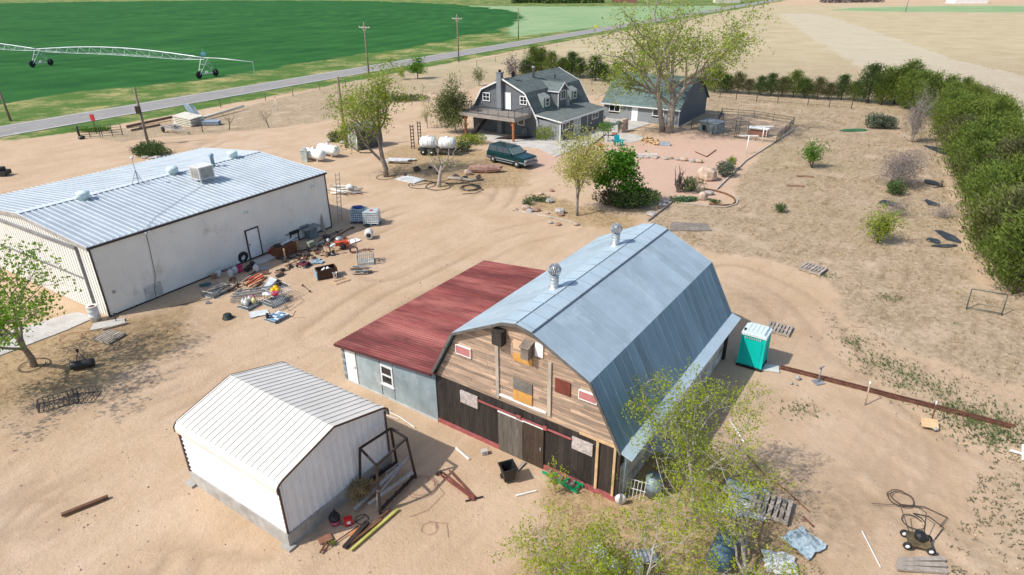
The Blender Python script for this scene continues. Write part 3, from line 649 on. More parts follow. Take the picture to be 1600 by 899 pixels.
BTR = M('brown_shed_trim', (.09, .05, .04), .6, amp=.2)
for x in (.11, -DL - .11):
    mb = MB()
    for i in range(len(cr_) - 1): (y0, z0), (y1, z1) = cr_[i], cr_[i + 1]; mb.beam((x, y0, z0), (x, y1, z1), .03, .07, .5)
    mb.build('edge_trim', BTR, shed)
mb = MB()
for q in ((.0, .05, -.03, .03), (.0, .05, DD - .03, DD + .03), (-DL - .04, -DL + .03, -.06, .02)): mb = MB(); mb.bx(*q, DC, 2.5); mb.build('corner_trim', BTR, shed)
mb = MB(); mb.extrude([(0, DC - .02), (DD, DC - .02), (DD, 2.72), (DD / 2, DR - .06), (0, 2.72)], -.06, 0, 'x')
for k in range(17): y = .14 + k * .28; zt_ = 2.72 + (DR - .06 - 2.72) * (1 - abs(y - DD / 2) / (DD / 2)); mb.bx(-.01, .035, y, y + .05, DC, zt_ - .02, .5); mb.bx(-.01, .015, y + .13, y + .16, DC, zt_ - .02, .5)
mb.extrude([(0, DC - .02), (DD, DC - .02), (DD, 2.72), (DD / 2, DR - .06), (0, 2.72)], -DL, -DL + .06, 'x')
mb.build('end_wall', SHEDW, shed)
mb = MB(); mb.bx(-DL, -.06, 0, .06, DC - .02, 2.6)
for k in range(10): mb.bx(-DL + .02, -.02, -.03, .01, DC + .08 + k * .2, DC + .12 + k * .2, .5)
mb.bx(-DL, -.06, DD - .06, DD, DC - .02, 2.6); mb.build('side_wall', SHEDW, shed)
mb = MB(); e = .06
mb.bx(-DL - e, e, -e, .12, -.1, DC - .02); mb.bx(-DL - e, e, DD - .12, DD + e, -.1, DC - .02); mb.bx(-.12, e, .12, DD - .12, -.1, DC - .02); mb.bx(-DL - e, -DL + .12, .12, DD - .12, -.1, DC - .02)
mb.bx(-.25, .2, -.2, .1, -.1, .06); mb.bx(-DL - .2, -DL + .25, -.25, .1, -.1, .06); mb.build('concrete_curb', M('shed_concrete', (.38, .36, .33), .9, amp=.2, scale=2, dirt=(.28, .25, .22), dirtamt=.35), shed)
# ------------------------------------------------------------------ grey gambrel house
SHING = M('grey_green_shingles', (.115, .14, .135), .9, amp=.28, scale=6, stretch=(1, 2.2, 1), vamp=.4)
SIDING = M('grey_house_siding', (.13, .14, .15), .7, amp=.1, scale=2, vamp=.25)
SIDINGL = M('light_grey_siding', (.24, .25, .265), .7, amp=.1, vamp=.25)
CEDARP = M('cedar_post', (.36, .15, .06), .75, amp=.25)
DECKB = M('deck_boards', (.30, .26, .225), .85, amp=.2, vamp=.3)
HX, HY, HYAW, HW, HL = 3.149, 75.541, math.radians(35.64), 9.565, 12.07
house = thing('house', 'grey two storey gambrel house with raised deck and glazed porch', 'house', (HX, HY, 0), -HYAW)
HP = [(0, 2.4), (-1.6, 4.93), (-HW / 2, 6.31), (-HW + 1.6, 4.93), (-HW, 2.4)]
def laps(mb, x0, x1, y, z0, z1, prof=None, t=.02, step=.2):
    """lap siding in a wall facing -y"""
    z = z0
    while z < z1 - .01:
        zz = min(z + step, z1); a, b = (x0, x1) if prof is None else prof((z + zz) / 2)
        if b - a > .05: mb.add([(a, y - t, z), (b, y - t, z), (b, y - .004, zz), (a, y - .004, zz), (a, y + .1, z), (b, y + .1, z), (b, y + .1, zz), (a, y + .1, zz)], [(0, 1, 2, 3), (4, 7, 6, 5), (0, 4, 5, 1), (3, 2, 6, 7), (0, 3, 7, 4), (1, 5, 6, 2)], rg.uniform(.42, .58))
        z = zz
def hprof(z):
    if z < 2.4: return -HW + .05, -.05
    if z < 4.93: k = (z - 2.4) / 2.53 * 1.6; return -HW + k + .06, -k - .06
    k = 1.6 + (z - 4.93) / 1.38 * (HW / 2 - 1.6); return -HW + k + .1, -k - .1
mb = MB(); laps(mb, 0, 0, .05, -.1, 6.2, hprof); mb.build('gable_wall', SIDING, house)
mb = MB(); mb.extrude([(-.05, -.1), (-.05, 2.4), (-1.65, 4.88), (-HW / 2, 6.2), (-HW + 1.65, 4.88), (-HW + .05, 2.4), (-HW + .05, -.1)], HL - .1, HL)
mb.bx(-.1, -.02, .15, HL - .1, -.1, 2.5); mb.bx(-HW + .02, -HW + .1, .15, HL - .1, -.1, 2.5); mb.build('wall', SIDING, house)
mb = MB(); P = [(x, z + .05) for x, z in HP]; P[0] = (.1, 2.25); P[-1] = (-HW - .1, 2.25)
for i in range(4):
    (x0, z0), (x1, z1) = P[i], P[i + 1]; L_ = math.hypot(x1 - x0, z1 - z0); rows = int(L_ / .3)
    for r in range(rows):
        a, b2 = r / rows, (r + 1) / rows
        for k in range(6):
            y0 = -.3 + (HL + .5) * k / 6; y1 = -.3 + (HL + .5) * (k + 1) / 6
            mb.slab([(x0 + (x1 - x0) * a, y0, z0 + (z1 - z0) * a), (x0 + (x1 - x0) * a, y1, z0 + (z1 - z0) * a), (x0 + (x1 - x0) * b2, y1, z0 + (z1 - z0) * b2 - .012), (x0 + (x1 - x0) * b2, y0, z0 + (z1 - z0) * b2 - .012)], .06, rg.uniform(.35, .65))
hroof = mb.build('roof', SHING, house)
mb = MB()
for i in range(4):
    mb.beam((P[i][0], -.32, P[i][1] - .05), (P[i + 1][0], -.32, P[i + 1][1] - .05), .05, .16)
mb.build('barge_board', TRIM, house); mb = MB()
for i in range(4): mb.beam((P[i][0], HL + .22, P[i][1] - .05), (P[i + 1][0], HL + .22, P[i + 1][1] - .05), .05, .16)
mb.build('barge_board', TRIM, house)
for x in (-.025, -HW + .025): mb = MB(); mb.bx(x - .055, x + .055, -.04, .06, 0, 2.35); mb.build('corner_board', TRIM, house)
mb = MB(); mb.bx(-5.5, -4.85, -.5, .04, 0, 7.0); mb.bx(-5.55, -4.8, -.55, .1, 6.95, 7.05)
ch = mb.build('chimney', M('chimney_siding', (.19, .205, .22), .7, amp=.1), house)
mb = MB(); mb.lathe([(.16, 0), (.16, .22), (.22, .24), (.0, .32)], (-5.17, -.22, 7.05), 12); mb.build('chimney_cap', DKSTEEL, ch)
def window(x0, x1, z0, z1, y=-.02, par=house, bars=1, ax='y', hbar=True):
    """white framed window; ax='y' faces -y, ax='x' faces +x (then x0..x1 run along y)"""
    mb = MB(); pb = MB(); f = .1
    def B(m, a, b, c, d, e, h):
        if ax == 'y': m.bx(a, b, y + c, y + d, e, h)
        else: m.bx(y - d, y - c, a, b, e, h)
    for (a, b, e, h) in ((x0, x1, z1 - f, z1), (x0, x1, z0, z0 + f), (x0, x0 + f, z0 + f, z1 - f), (x1 - f, x1, z0 + f, z1 - f)): B(mb, a, b, -.05, .05, e, h)
    for k in range(bars): xm = x0 + (x1 - x0) * (k + 1) / (bars + 1); B(mb, xm - .03, xm + .03, -.035, .04, z0 + f, z1 - f)
    if hbar: zm = (z0 + z1) / 2; B(mb, x0 + f, x1 - f, -.04, .035, zm - .03, zm + .03)
    wn = mb.build('window', TRIM, par); B(pb, x0 + f, x1 - f, -.02, .03, z0 + f, z1 - f); pb.build('pane', GLASSD, wn); return wn
window(-7.95, -6.85, 3.55, 4.55); window(-2.45, -1.42, 3.6, 4.58); window(-2.79, -1.8, 1.2, 2.1, bars=0, hbar=False)
mb = MB(); mb.bx(-4.5, -3.72, -.06, .02, 2.85, 4.8); dd = mb.build('deck_door', WHITE, house)
mb = MB(); mb.bx(-4.75, -4.5, -.03, .03, 2.75, 4.85); mb.build('door_trim', SIDINGL, dd)
# deck
dk = 2.95; x0, x1, y0, y1 = -8.85, -.75, -3.55, -.08
mb = MB(); n = 26
for k in range(n): mb.bx(x0 + (x1 - x0) * k / n + .01, x0 + (x1 - x0) * (k + 1) / n - .01, y0, y1 - (.5 if -5.7 < x0 + (x1 - x0) * (k + .5) / n < -4.7 else 0), 2.62, 2.68, rg.uniform(.35, .65))
mb.bx(x0 - .03, x1 + .03, y0 - .06, y0 - .01, 2.3, 2.7); mb.bx(x1 + .005, x1 + .05, y0, y1, 2.3, 2.7); mb.bx(x0 - .05, x0 - .005, y0, y1, 2.3, 2.7)
deck = mb.build('deck', DECKB, house)
def rail(mb, a, b, z0, h=.95, sp=.16):
    a = Vector((*a, z0)); b = Vector((*b, z0)); n = max(2, int((b - a).length / sp)); up = Vector((0, 0, h))
    mb.beam(a + up, b + up, .05, .05); mb.beam(a + up * .1, b + up * .1, .03, .03)
    for k in range(n + 1):
        p = a.lerp(b, k / n); r = .045 if k % 9 == 0 or k == n else .014; mb.beam(p, p + up, r, r)
RAILM = M('black_railing', (.022, .022, .024), .5)
mb = MB(); rail(mb, (x0, y0), (x1, y0), 2.68); rail(mb, (x0, y0), (x0, y1 - 1), 2.68); rail(mb, (x1, y0), (x1, y1), 2.68); mb.build('railing', RAILM, deck)
for px_ in (x0 + .75, x1 - .35):
    mb = MB(); mb.bx(px_ - .1, px_ + .1, y0 + .15, y0 + .35, -.1, 2.34); mb.beam((px_, y0 + .25, 1.7), (px_ - .6, y0 + .25, 2.3), .1, .1); mb.beam((px_, y0 + .25, 1.7), (px_, y0 + .9, 2.3), .1, .1); mb.build('post', CEDARP, deck)
mb = MB()                                                                    # stair under the far side of the deck
for sx in (0, .95): mb.beam((x0 + 1.3, -2.9 + sx, .1), (x0 + 3.6, -2.9 + sx, 2.6), .06, .26)
for k in range(11): t = (k + .5) / 11; mb.box((x0 + 1.3 + 2.3 * t, -2.42, .1 + 2.5 * t), (.26, .95, .04))
mb.build('stairs', RAILM, house)
mb = MB(); mb.beam((x0 + .2, -2.2, 2.7), (x0 + 1.6, -2.2, 3.65), .05, .05)
for k in range(7): xx = x0 + .2 + k * .22; mb.beam((xx, -2.2, 2.7), (xx, -2.2, 3.25 + (.12 * k if k < 4 else .4)), .03, .03)
mb.beam((x0 + .2, -2.2, 3.25), (x0 + .9, -2.2, 3.8), .05, .05); mb.beam((x0 + .9, -2.2, 3.8), (x0 + 1.9, -2.2, 3.8), .05, .05); mb.bx(x0 + 1.1, x0 + 1.9, -2.6, -1.8, 3.1, 3.16); mb.build('deck_gate', RAILM, deck)
# porch with its low roof
PD, PL, PZ = 3.15, 10.4, 2.16
mb = MB(); laps(mb, .0, PD - .02, .0, -.1, PZ, t=.015); mb.build('porch_end_wall', SIDINGL, house)
mb = MB()
for (a, b2, z0, z1) in ((.0, .35, -.1, PZ), (.35, 2.05, -.1, 1.07), (.35, 2.05, 1.92, PZ), (2.05, 2.95, -.1, PZ), (2.95, 4.6, 1.98, PZ), (4.6, 7.35, -.1, PZ), (7.35, 9.0, -.1, 1.18), (7.35, 9.0, 1.97, PZ), (9.0, PL, -.1, PZ)): mb.bx(PD - .1, PD, a, b2, z0, z1)
mb.bx(0, PD - .1, PL - .1, PL, -.1, PZ); mb.build('porch_wall', SIDING, house)
window(.35, 2.05, 1.07, 1.92, PD - .02, bars=1, ax='x', hbar=False); window(7.35, 9.0, 1.18, 1.97, PD - .02, bars=1, ax='x', hbar=False)
mb = MB()
for (a, b2, e, h) in ((2.95, 3.05, .0, 1.98), (4.5, 4.6, .0, 1.98), (3.05, 4.5, 1.88, 1.98), (3.05, 4.5, 0, .12), (3.72, 3.83, .12, 1.88)): mb.bx(PD - .06, PD + .03, a, b2, e, h)
for k in range(4): mb.bx(PD - .05, PD + .02, 3.05, 4.5, .45 + k * .36, .48 + k * .36)
fd = mb.build('french_doors', TRIM, house); pb = MB(); pb.bx(PD - .05, PD - .01, 3.05, 4.5, .12, 1.88); pb.build('pane', MGlass('pale_glass', (.30, .36, .37), .12), fd)
mb = MB(); mb.bx(PD - .05, PD + .04, -.06, .05, -.05, PZ); mb.bx(PD - .04, PD + .05, 6.2, 6.28, .5, 2.0); mb.bx(PD - .02, PD + .05, PL - .08, PL + .02, 0, PZ); mb.bx(PD + .0, PD + .28, PL - .08, PL + .02, 0, .08); mb.build('corner_trim', TRIM, house)
mb = MB(); q = [(PD + .3, -.25, PZ + .08), (PD + .3, PL + .2, PZ + .08), (-.15, PL + .2, 2.72), (-.15, -.25, 2.72)]; A = [Vector(p) for p in q]
for r in range(11):
    for k in range(5): mb.slab([A[0].lerp(A[3], r / 11).lerp(A[1].lerp(A[2], r / 11), k / 5), A[0].lerp(A[3], r / 11).lerp(A[1].lerp(A[2], r / 11), (k + 1) / 5), A[0].lerp(A[3], (r + 1) / 11).lerp(A[1].lerp(A[2], (r + 1) / 11), (k + 1) / 5) - Vector((0, 0, .01)), A[0].lerp(A[3], (r + 1) / 11).lerp(A[1].lerp(A[2], (r + 1) / 11), k / 5) - Vector((0, 0, .01))], .06, rg.uniform(.4, .6))
mb.build('porch_roof', M('porch_shingles', (.145, .165, .155), .9, amp=.2, scale=6, vamp=.3), house)
mb = MB(); mb.bx(PD + .3, PD + .35, -.28, PL + .22, PZ - .08, PZ + .08); mb.beam((PD + .3, -.28, PZ + .0), (-.1, -.28, 2.62), .04, .14); mb.build('gutter', TRIM, house)
# dormers on the steep slope
sx_ = lambda z: .1 - (z - 2.25) / (4.98 - 2.25) * 1.7
def gable_dormer(y, wd, z0, z1, out):
    x = out; xb = sx_(z1) - .9; mb = MB()
    mb.bx(xb, x, y - wd, y + wd, z0, z1); mb.extrude([(y - wd, z1), (y + wd, z1), (y, z1 + wd * .75)], x - .06, x, 'x'); dm = mb.build('dormer', SIDING, house)
    mb = MB(); ov = .2; zr_ = z1 + wd * .75 + .12
    for s in (-1, 1): mb.slab([(x + ov, y + s * (wd + .2), z1 - .08), (xb - 1.2, y + s * (wd + .2), z1 - .08), (xb - 1.2, y, zr_), (x + ov, y, zr_)], .08, .55)
    mb.build('dormer_roof', SHING, dm)
    mb = MB()
    for s in (-1, 1):
        mb.beam((x + ov + .02, y + s * (wd + .22), z1 - .14), (x + ov + .02, y, zr_ - .06), .05, .16); mb.bx(x - .05, x + .02, y + s * wd - .06, y + s * wd + .06, z0, z1); mb.bx(xb, x + ov, y + s * (wd + .2) - .03, y + s * (wd + .2) + .03, z1 - .18, z1 - .08)
    mb.build('dormer_trim', TRIM, dm); window(y - wd * .55, y + wd * .55, z1 - 1.15, z1 - .05, x + .02, dm, 1, 'x', False); return dm
gable_dormer(5.6, 1.0, 2.4, 4.75, .0)
for y in (2.6, 9.0):                                                         # small shingled dormers
    mb = MB(); z0, z1 = 3.15, 4.35; x = sx_(z0) + .12
    mb.extrude([(x, z0), (x, z1 - .12), (sx_(z1) - .05, z1 + .28), (sx_(z0) - .1, z0 - .15)], y - .75, y + .75); dm = mb.build('dormer', M('pale_shingles', (.23, .265, .25), .9, amp=.2, scale=6), house)
    window(y - .42, y + .42, z0 + .05, z1 - .18, x + .02, dm, 0, 'x')
mb = MB(); mb.lathe([(.17, -.4), (.17, 1.05), (.22, 1.07), (.22, 1.25), (.0, 1.28)], (-3.9, 5.0, 6.0), 12); mb.build('flue_pipe', M('grey_flue', (.30, .30, .28), .6, .2), house)
mb = MB(); mb.lathe([(.07, -.2), (.07, .45)], (-2.8, 8.2, 5.6), 8); mb.build('vent_pipe', DKSTEEL, house)
mb = MB(); mb.lathe([(.02, 0), (.3, .08), (.38, .16), (.36, .17), (.0, .04)], (-4.4, 1.2, 6.75), 16, axis='x'); mb.tube((-4.5, 1.2, 6.1), (-4.45, 1.2, 6.75), .03); mb.build('satellite_dish', DKSTEEL, house)
mb = MB(); mb.bx(-6.9, -6.2, 1.0, 1.6, 5.3, 5.85); mb.build('roof_cooler', M('blue_grey_box', (.13, .17, .25), .6), house)
mb = MB(); mb.lathe([(.05, -.1), (.05, .75)], (.02, 6.4 + .6, 2.75), 8); mb.build('vent_pipe', WHITE, house)

# ------------------------------------------------------------------ garage
GYAW = math.radians(33.83); GX, GY = 12.5, 87.11; GL, GW = 10.36, 10.5
gar = thing('garage', 'grey outbuilding with steep green grey shingle roof behind the big cottonwood', 'garage', (GX, GY, 0), -GYAW)
mb = MB(); GE = 2.1
z = -.1
while z < GE - .01:
    zz = min(z + .2, GE)
    segs = [(0, GL)] if zz <= .05 else [(0, .75), (2.35, 4.0), (4.85, 6.85), (8.4, GL)] if .85 < zz < 1.9 else [(0, 4.0), (4.85, GL)]
    for a, b2 in segs: laps(mb, a, b2, 0, z, zz, t=.015)
    z = zz
mb.build('front_wall', SIDINGL, gar)
mb = MB(); mb.extrude([(.1, -.1), (GW, -.1), (GW, GE), (GW - 2.3, 4.1), (GW / 2, 5.15), (2.3, 4.1), (.1, GE)], GL - .1, GL, 'x'); mb.extrude([(.1, -.1), (GW, -.1), (GW, GE), (GW - 2.3, 4.1), (GW / 2, 5.15), (2.3, 4.1), (.1, GE)], 0, .1, 'x'); mb.bx(.1, GL - .1, GW - .1, GW, -.1, GE); mb.build('wall', SIDING, gar)
GP = [(-.4, 1.98), (2.3, 4.2), (GW / 2, 5.3), (GW - 2.3, 4.2), (GW + .4, 1.98)]; mb = MB()
for i in range(4):
    (y0, z0), (y1, z1) = GP[i], GP[i + 1]; rows = 10
    for r in range(rows):
        a, b2 = r / rows, (r + 1) / rows
        for k in range(6): mb.slab([(-.25 + (GL + .5) * k / 6, y0 + (y1 - y0) * a, z0 + (z1 - z0) * a), (-.25 + (GL + .5) * (k + 1) / 6, y0 + (y1 - y0) * a, z0 + (z1 - z0) * a), (-.25 + (GL + .5) * (k + 1) / 6, y0 + (y1 - y0) * b2, z0 + (z1 - z0) * b2 - .012), (-.25 + (GL + .5) * k / 6, y0 + (y1 - y0) * b2, z0 + (z1 - z0) * b2 - .012)], .07, rg.uniform(.35, .65))
mb.build('roof', M('green_grey_shingles', (.12, .165, .155), .9, amp=.25, scale=6, vamp=.4), gar)
mb = MB(); mb.bx(-.3, GL + .3, -.46, -.4, 1.84, 1.99); mb.bx(GL - .06, GL + .04, -.05, .06, 0, GE); mb.bx(GL - .1, GL + .02, -.3, -.02, -.02, .08); mb.build('gutter', TRIM, gar)
window(.75, 2.35, .92, 1.85, -.02, gar, 1, 'y', False); window(6.85, 8.4, .92, 1.85, -.02, gar, 1, 'y', False)
mb = MB(); mb.bx(4.0, 4.85, -.05, .03, 0, 1.95); mb.build('door', WHITE, gar)
# ------------------------------------------------------------------ small plank shed behind the yellow-green tree
sp = g(552, 233); sa = head(g(545, 232), g(564, 238)); ps = thing('plank_shed', 'small arched grey plank shed behind the yellow green tree', 'shed', sp, sa)
arch = [(-1.05, -.1), (-1.05, 1.95)] + [(-1.05 * math.cos(PI * k / 8), 1.95 + .75 * math.sin(PI * k / 8)) for k in range(1, 8)] + [(1.05, 1.95), (1.05, -.1)]
mb = MB(); mb.extrude(arch, 0, .08); 
for k in range(8): mb.bx(-.98 + k * .25, -.98 + k * .25 + .22, -.025, 0, 0, 1.95, rg.uniform(.3, .8))
mb.build('front_wall', M('shed_planks', (.26, .26, .23), .9, amp=.3, scale=4, stretch=(4, 1, .5)), ps)
mb = MB(); mb.extrude(arch, .08, 2.6); mb.build('body', M('shed_dark_side', (.09, .09, .08), .9, amp=.3), ps)
mb = MB()
ar2 = [(1.14 * math.cos(PI * k / 10), 1.95 + .84 * math.sin(PI * k / 10)) for k in range(11)]
for p, q in zip(ar2[:-1], ar2[1:]): mb.slab([(p[0], -.1, p[1]), (p[0], 2.7, p[1]), (q[0], 2.7, q[1]), (q[0], -.1, q[1])], .05, rg.uniform(.4, .6))
mb.build('roof', M('shed_roof_grey', (.23, .22, .2), .9, amp=.25), ps)
mb = MB(); mb.bx(-1.06, -.98, -.05, -.02, 0, 2.0); mb.bx(.98, 1.06, -.05, -.02, 0, 2.0); mb.bx(-.98, .98, -.05, -.02, 1.92, 2.0); mb.build('door_frame', TRIM, ps)
# ------------------------------------------------------------------ plants
def leafmesh(name, mat, cen, size, rng, aspect=.5, out=None, parent=None, jit=.35, tri=False):
    cen = np.asarray(cen, float); n = len(cen)
    d = rng.normal(size=(n, 3)); 
    if out is not None: d = d * .55 + out
    d /= np.linalg.norm(d, axis=1)[:, None] + 1e-9
    e = np.cross(d, rng.normal(size=(n, 3))); e /= np.linalg.norm(e, axis=1)[:, None] + 1e-9
    s = size * (1 + jit * rng.uniform(-1, 1, (n, 1)))
    bend = np.cross(d, e) * s * .12
    V = np.stack([cen - d * s * .5, cen + e * s * aspect * .5 + bend, cen + d * s * .5, cen - e * s * aspect * .5 + bend], 1).reshape(-1, 3)
    me = bpy.data.meshes.new(name); me.vertices.add(4 * n); me.vertices.foreach_set('co', V.astype(np.float32).ravel())
    me.loops.add(4 * n); me.loops.foreach_set('vertex_index', np.arange(4 * n)); me.polygons.add(n); me.polygons.foreach_set('loop_start', np.arange(0, 4 * n, 4)); me.update()
    cl = vnoise(cen[:, 0] + cen[:, 2] * .7, cen[:, 1] + cen[:, 2] * .5, max(size * 5, .4), 4) * .6 + rng.uniform(0, 1, n) * .4
    me.attributes.new('var', 'FLOAT', 'FACE').data.foreach_set('value', np.clip(cl, 0, 1).astype(np.float32))
    me.materials.append(mat); o = bpy.data.objects.new(name, me); C.objects.link(o); o.parent = parent; return o
def unit(v): return v / (np.linalg.norm(v) + 1e-9)
def grow(rng, p, d, L, r, lev, mx, out, cfg):
    n = 5 if lev < 2 else 4; pts = [p]; P = p
    for i in range(n):
        d = unit(d + rng.normal(size=3) * cfg['wob'] * (1 + .4 * lev) + np.array([0, 0, cfg['up']])); P = P + d * L / n; pts.append(P)
    out.append((pts, [r * (1 - cfg.get('tap', .5) * i / n) for i in range(n + 1)], lev))
    if lev >= mx: return
    k = cfg['kids'][min(lev, len(cfg['kids']) - 1)]
    for j in range(k):
        t = cfg['first'] + (1 - cfg['first']) * (j + rng.uniform(.2, .9)) / k if lev else cfg['fork'] + (1 - cfg['fork']) * (j + .5) / k
        i = min(int(t * n), n - 1); q = pts[i] + (pts[i + 1] - pts[i]) * (t * n - i); ax = unit(pts[i + 1] - pts[i])
        az = 2 * PI * (j * .382 + rng.uniform(-.12, .12)) + cfg.get('az', 0) + lev
        s = unit(np.cross(ax, np.array([.3, .9, .2]))); u = np.cross(ax, s)
        an = math.radians(rng.uniform(*cfg['ang'][min(lev, len(cfg['ang']) - 1)]))
        nd = ax * math.cos(an) + (s * math.cos(az) + u * math.sin(az)) * math.sin(an)
        grow(rng, q, nd, L * cfg['lr'][min(lev, len(cfg['lr']) - 1)] * rng.uniform(.75, 1.2), r * (1 - .45 * t) * cfg.get('rr', .62), lev + 1, mx, out, cfg)
def make_tree(name, label, cat, loc, h, wid, seed, leaf, bark, nleaf, lsize, cfg, mx=4, r=.15, group=None, lean=(0, 0), asp=.55, sig=.5, leafz=0., stems=1, bottom=0.):
    rng = np.random.default_rng(seed); out = []
    for s in range(stems):
        a = 2 * PI * s / max(stems, 1) + seed; d = unit(np.array([lean[0] + (math.cos(a) * .3 if stems > 1 else 0), lean[1] + (math.sin(a) * .3 if stems > 1 else 0), 1.]))
        grow(rng, np.array([math.cos(a) * r * (stems > 1), math.sin(a) * r * (stems > 1), -.15]), d, h * cfg.get('tl', .45), r, 0, mx, out, cfg)
    al = np.array([p for s in out for p in s[0]]); top = al[:, 2].max(); cxy = np.abs(al[:, :2] - al[:, :2].mean(0) * (0 if lean == (0, 0) else 1)).max()
    kz = h / top; kx = (wid / 2) / max(cxy, .1)
    f = lambda p: np.array([p[0] * kx, p[1] * kx, p[2] * kz if p[2] > 0 else p[2]])
    t = thing(name, label, cat, loc, 0, group); mb = MB()
    for pts, rr, lev in out:
        n = (8, 6, 5, 3, 3, 3)[lev]; mb.path([f(p) for p in pts], [max(q, .006 * h / 6) for q in rr], n, .5, 0, lev == 0)
    mb.build('trunk', bark, t)
    if nleaf:
        tips = [s for s in out if s[2] >= mx - 1]; cen = []
        idx = rng.integers(0, len(tips), nleaf // 5)
        for i in idx:
            pts = tips[i][0]; u = rng.uniform(.1, 1.05) * (len(pts) - 1); a = min(int(u), len(pts) - 2); p = pts[a] + (pts[a + 1] - pts[a]) * (u - a)
            q = f(p) + rng.normal(size=3) * sig
            cen += [q + rng.normal(size=3) * lsize * .85 for _ in range(5)]
        cen = np.array(cen); cen = cen[cen[:, 2] > max(leafz, .12)]
        leafmesh('crown', leaf, cen, lsize, rng, asp, None, t)
    return t
BARKMID = M('grey_brown_bark', (.29, .25, .205), .9, amp=.35, scale=5)
L_YEL = MLeaf('spring_yellow_green_leaf', (.17, .25, .02), (.38, .45, .05), .45)
L_COT = MLeaf('cottonwood_spring_leaf', (.19, .27, .03), (.40, .47, .08), .45)
L_GRN = MLeaf('fresh_green_leaf', (.07, .18, .015), (.20, .36, .05), .45)
L_FGR = MLeaf('bright_young_leaf', (.10, .22, .015), (.28, .44, .05), .45)
L_DGRN = MLeaf('dark_green_leaf', (.05, .17, .012), (.15, .34, .03), .4)
L_OLV = MLeaf('olive_leaf', (.09, .12, .035), (.23, .26, .09), .35)
L_PALEY = MLeaf('pale_blossom_leaf', (.33, .35, .06), (.60, .58, .20), .5)
L_CED = MLeaf('cedar_needle', (.07, .125, .018), (.24, .31, .06), .35, .8)
L_CEDD = MLeaf('dark_cedar_needle', (.038, .085, .022), (.14, .20, .055), .3, .8)
L_JUN = MLeaf('juniper_needle', (.045, .09, .025), (.13, .19, .06), .25, .8)
L_SAGE = MLeaf('sage_leaf', (.08, .11, .075), (.19, .23, .15), .2, .8)
L_TWIG = MLeaf('grey_twig', (.15, .125, .115), (.27, .23, .215), .05, .9)
L_STRAW = MLeaf('straw_blade', (.30, .21, .10), (.56, .44, .25), .3, .9)
L_FG = MLeaf('near_spring_leaf', (.22, .31, .015), (.50, .56, .05), .5)
COT = dict(wob=.10, up=.05, kids=[6, 5, 5, 4], ang=[(18, 55), (22, 52), (25, 60), (30, 70)], lr=[.95, .62, .58, .55], fork=.45, first=.3, tl=.42, rr=.66)
BR = dict(wob=.13, up=.06, kids=[5, 5, 4, 3], ang=[(22, 50), (25, 55), (25, 60), (30, 70)], lr=[.85, .62, .58, .5], fork=.35, first=.3, tl=.5, rr=.62)
SHB = dict(wob=.16, up=.02, kids=[5, 4, 3], ang=[(15, 60), (20, 60), (25, 65)], lr=[.75, .6, .55], fork=.1, first=.2, tl=.7, rr=.6)

cott = make_tree('cottonwood_tree', 'tallest spreading cottonwood with thin yellow green leaves in front of the garage', 'tree', g(1045, 207), 14.8, 20.5, 11, L_COT, BARKMID, 11500, .25, dict(COT, tl=.34, wob=.08, kids=[6, 4, 4, 4], rr=.67), 4, .54, sig=.62, leafz=4.6, lean=(.08, .02))
st = cott; off_ = np.array(g(1036, 206) - g(1045, 207)); mb = MB(); rngc = np.random.default_rng(5)
out = []; grow(rngc, np.array([0., 0, -.1]) + off_, unit(np.array([-.16, 0, 1.])), 8.5, .36, 0, 3, out, dict(BR, fork=.55, kids=[4, 4, 3], up=.02))
for pts, rr, lev in out: mb.path(pts, [max(q, .02) for q in rr], (8, 6, 4, 3)[lev], .5, 0, lev == 0)
mb.build('second_trunk', BARKMID, st)
tp = [s for s in out if s[2] >= 2]; cen = np.array([tp[i][0][rngc.integers(1, 5)] + rngc.normal(size=3) * .5 for i in rngc.integers(0, len(tp), 1600)]); leafmesh('second_crown', L_COT, cen, .25, rngc, .55, None, st)
make_tree('deciduous_tree', 'bright yellow green forked tree standing over the plank shed', 'tree', g(603, 276), 10.8, 9.0, 23, L_YEL, BARK, 6800, .19, dict(BR, fork=.2, tl=.42, up=.08, ang=[(22, 48), (18, 48), (25, 55), (30, 70)]), 4, .26, sig=.42, leafz=2.2)
make_tree('olive_tree', 'olive green rounded tree beside the deck of the house', 'tree', g(712, 208), 6.9, 5.6, 31, L_OLV, BARKLT, 11000, .17, dict(BR, fork=.15), 4, .13, sig=.42, leafz=.5)
make_tree('young_tree', 'green leafy tree at the bottom left in front of the workshop door', 'tree', g(53, 571), 6.6, 10.5, 42, L_FGR, BARK, 5600, .14, dict(BR, ang=[(22, 48), (25, 55), (25, 60), (30, 70)]), 4, .17, sig=.26, leafz=1.3, asp=.75, lean=(.1, 0))
make_tree('flowering_tree', 'pale yellow tree with a thin trunk in the rock bed', 'tree', g(902, 337), 7.0, 5.0, 56, L_PALEY, BARK, 6200, .15, dict(BR, up=.09, ang=[(15, 38), (20, 45), (25, 60), (30, 70)]), 4, .12, sig=.4, leafz=1.2)
make_tree('round_tree', 'small dense bright green round tree in the rock bed', 'tree', g(955, 318), 4.7, 3.9, 61, L_DGRN, BARK, 5200, .2, dict(BR, fork=.5), 3, .1, sig=.36, leafz=1.5, asp=.8)
make_tree('roadside_tree', 'small round green tree by the road behind the yellow green tree', 'tree', g(653, 123), 3.7, 3.4, 71, L_GRN, BARKDK, 2200, .26, dict(BR, fork=.4), 3, .12, sig=.35, leafz=1.0)
make_tree('roadside_tree', 'thin pale leafing sapling left of the small round roadside tree', 'tree', g(630, 124), 2.8, 1.8, 72, L_YEL, BARK, 420, .25, SHB, 3, .05, sig=.3, leafz=.3)
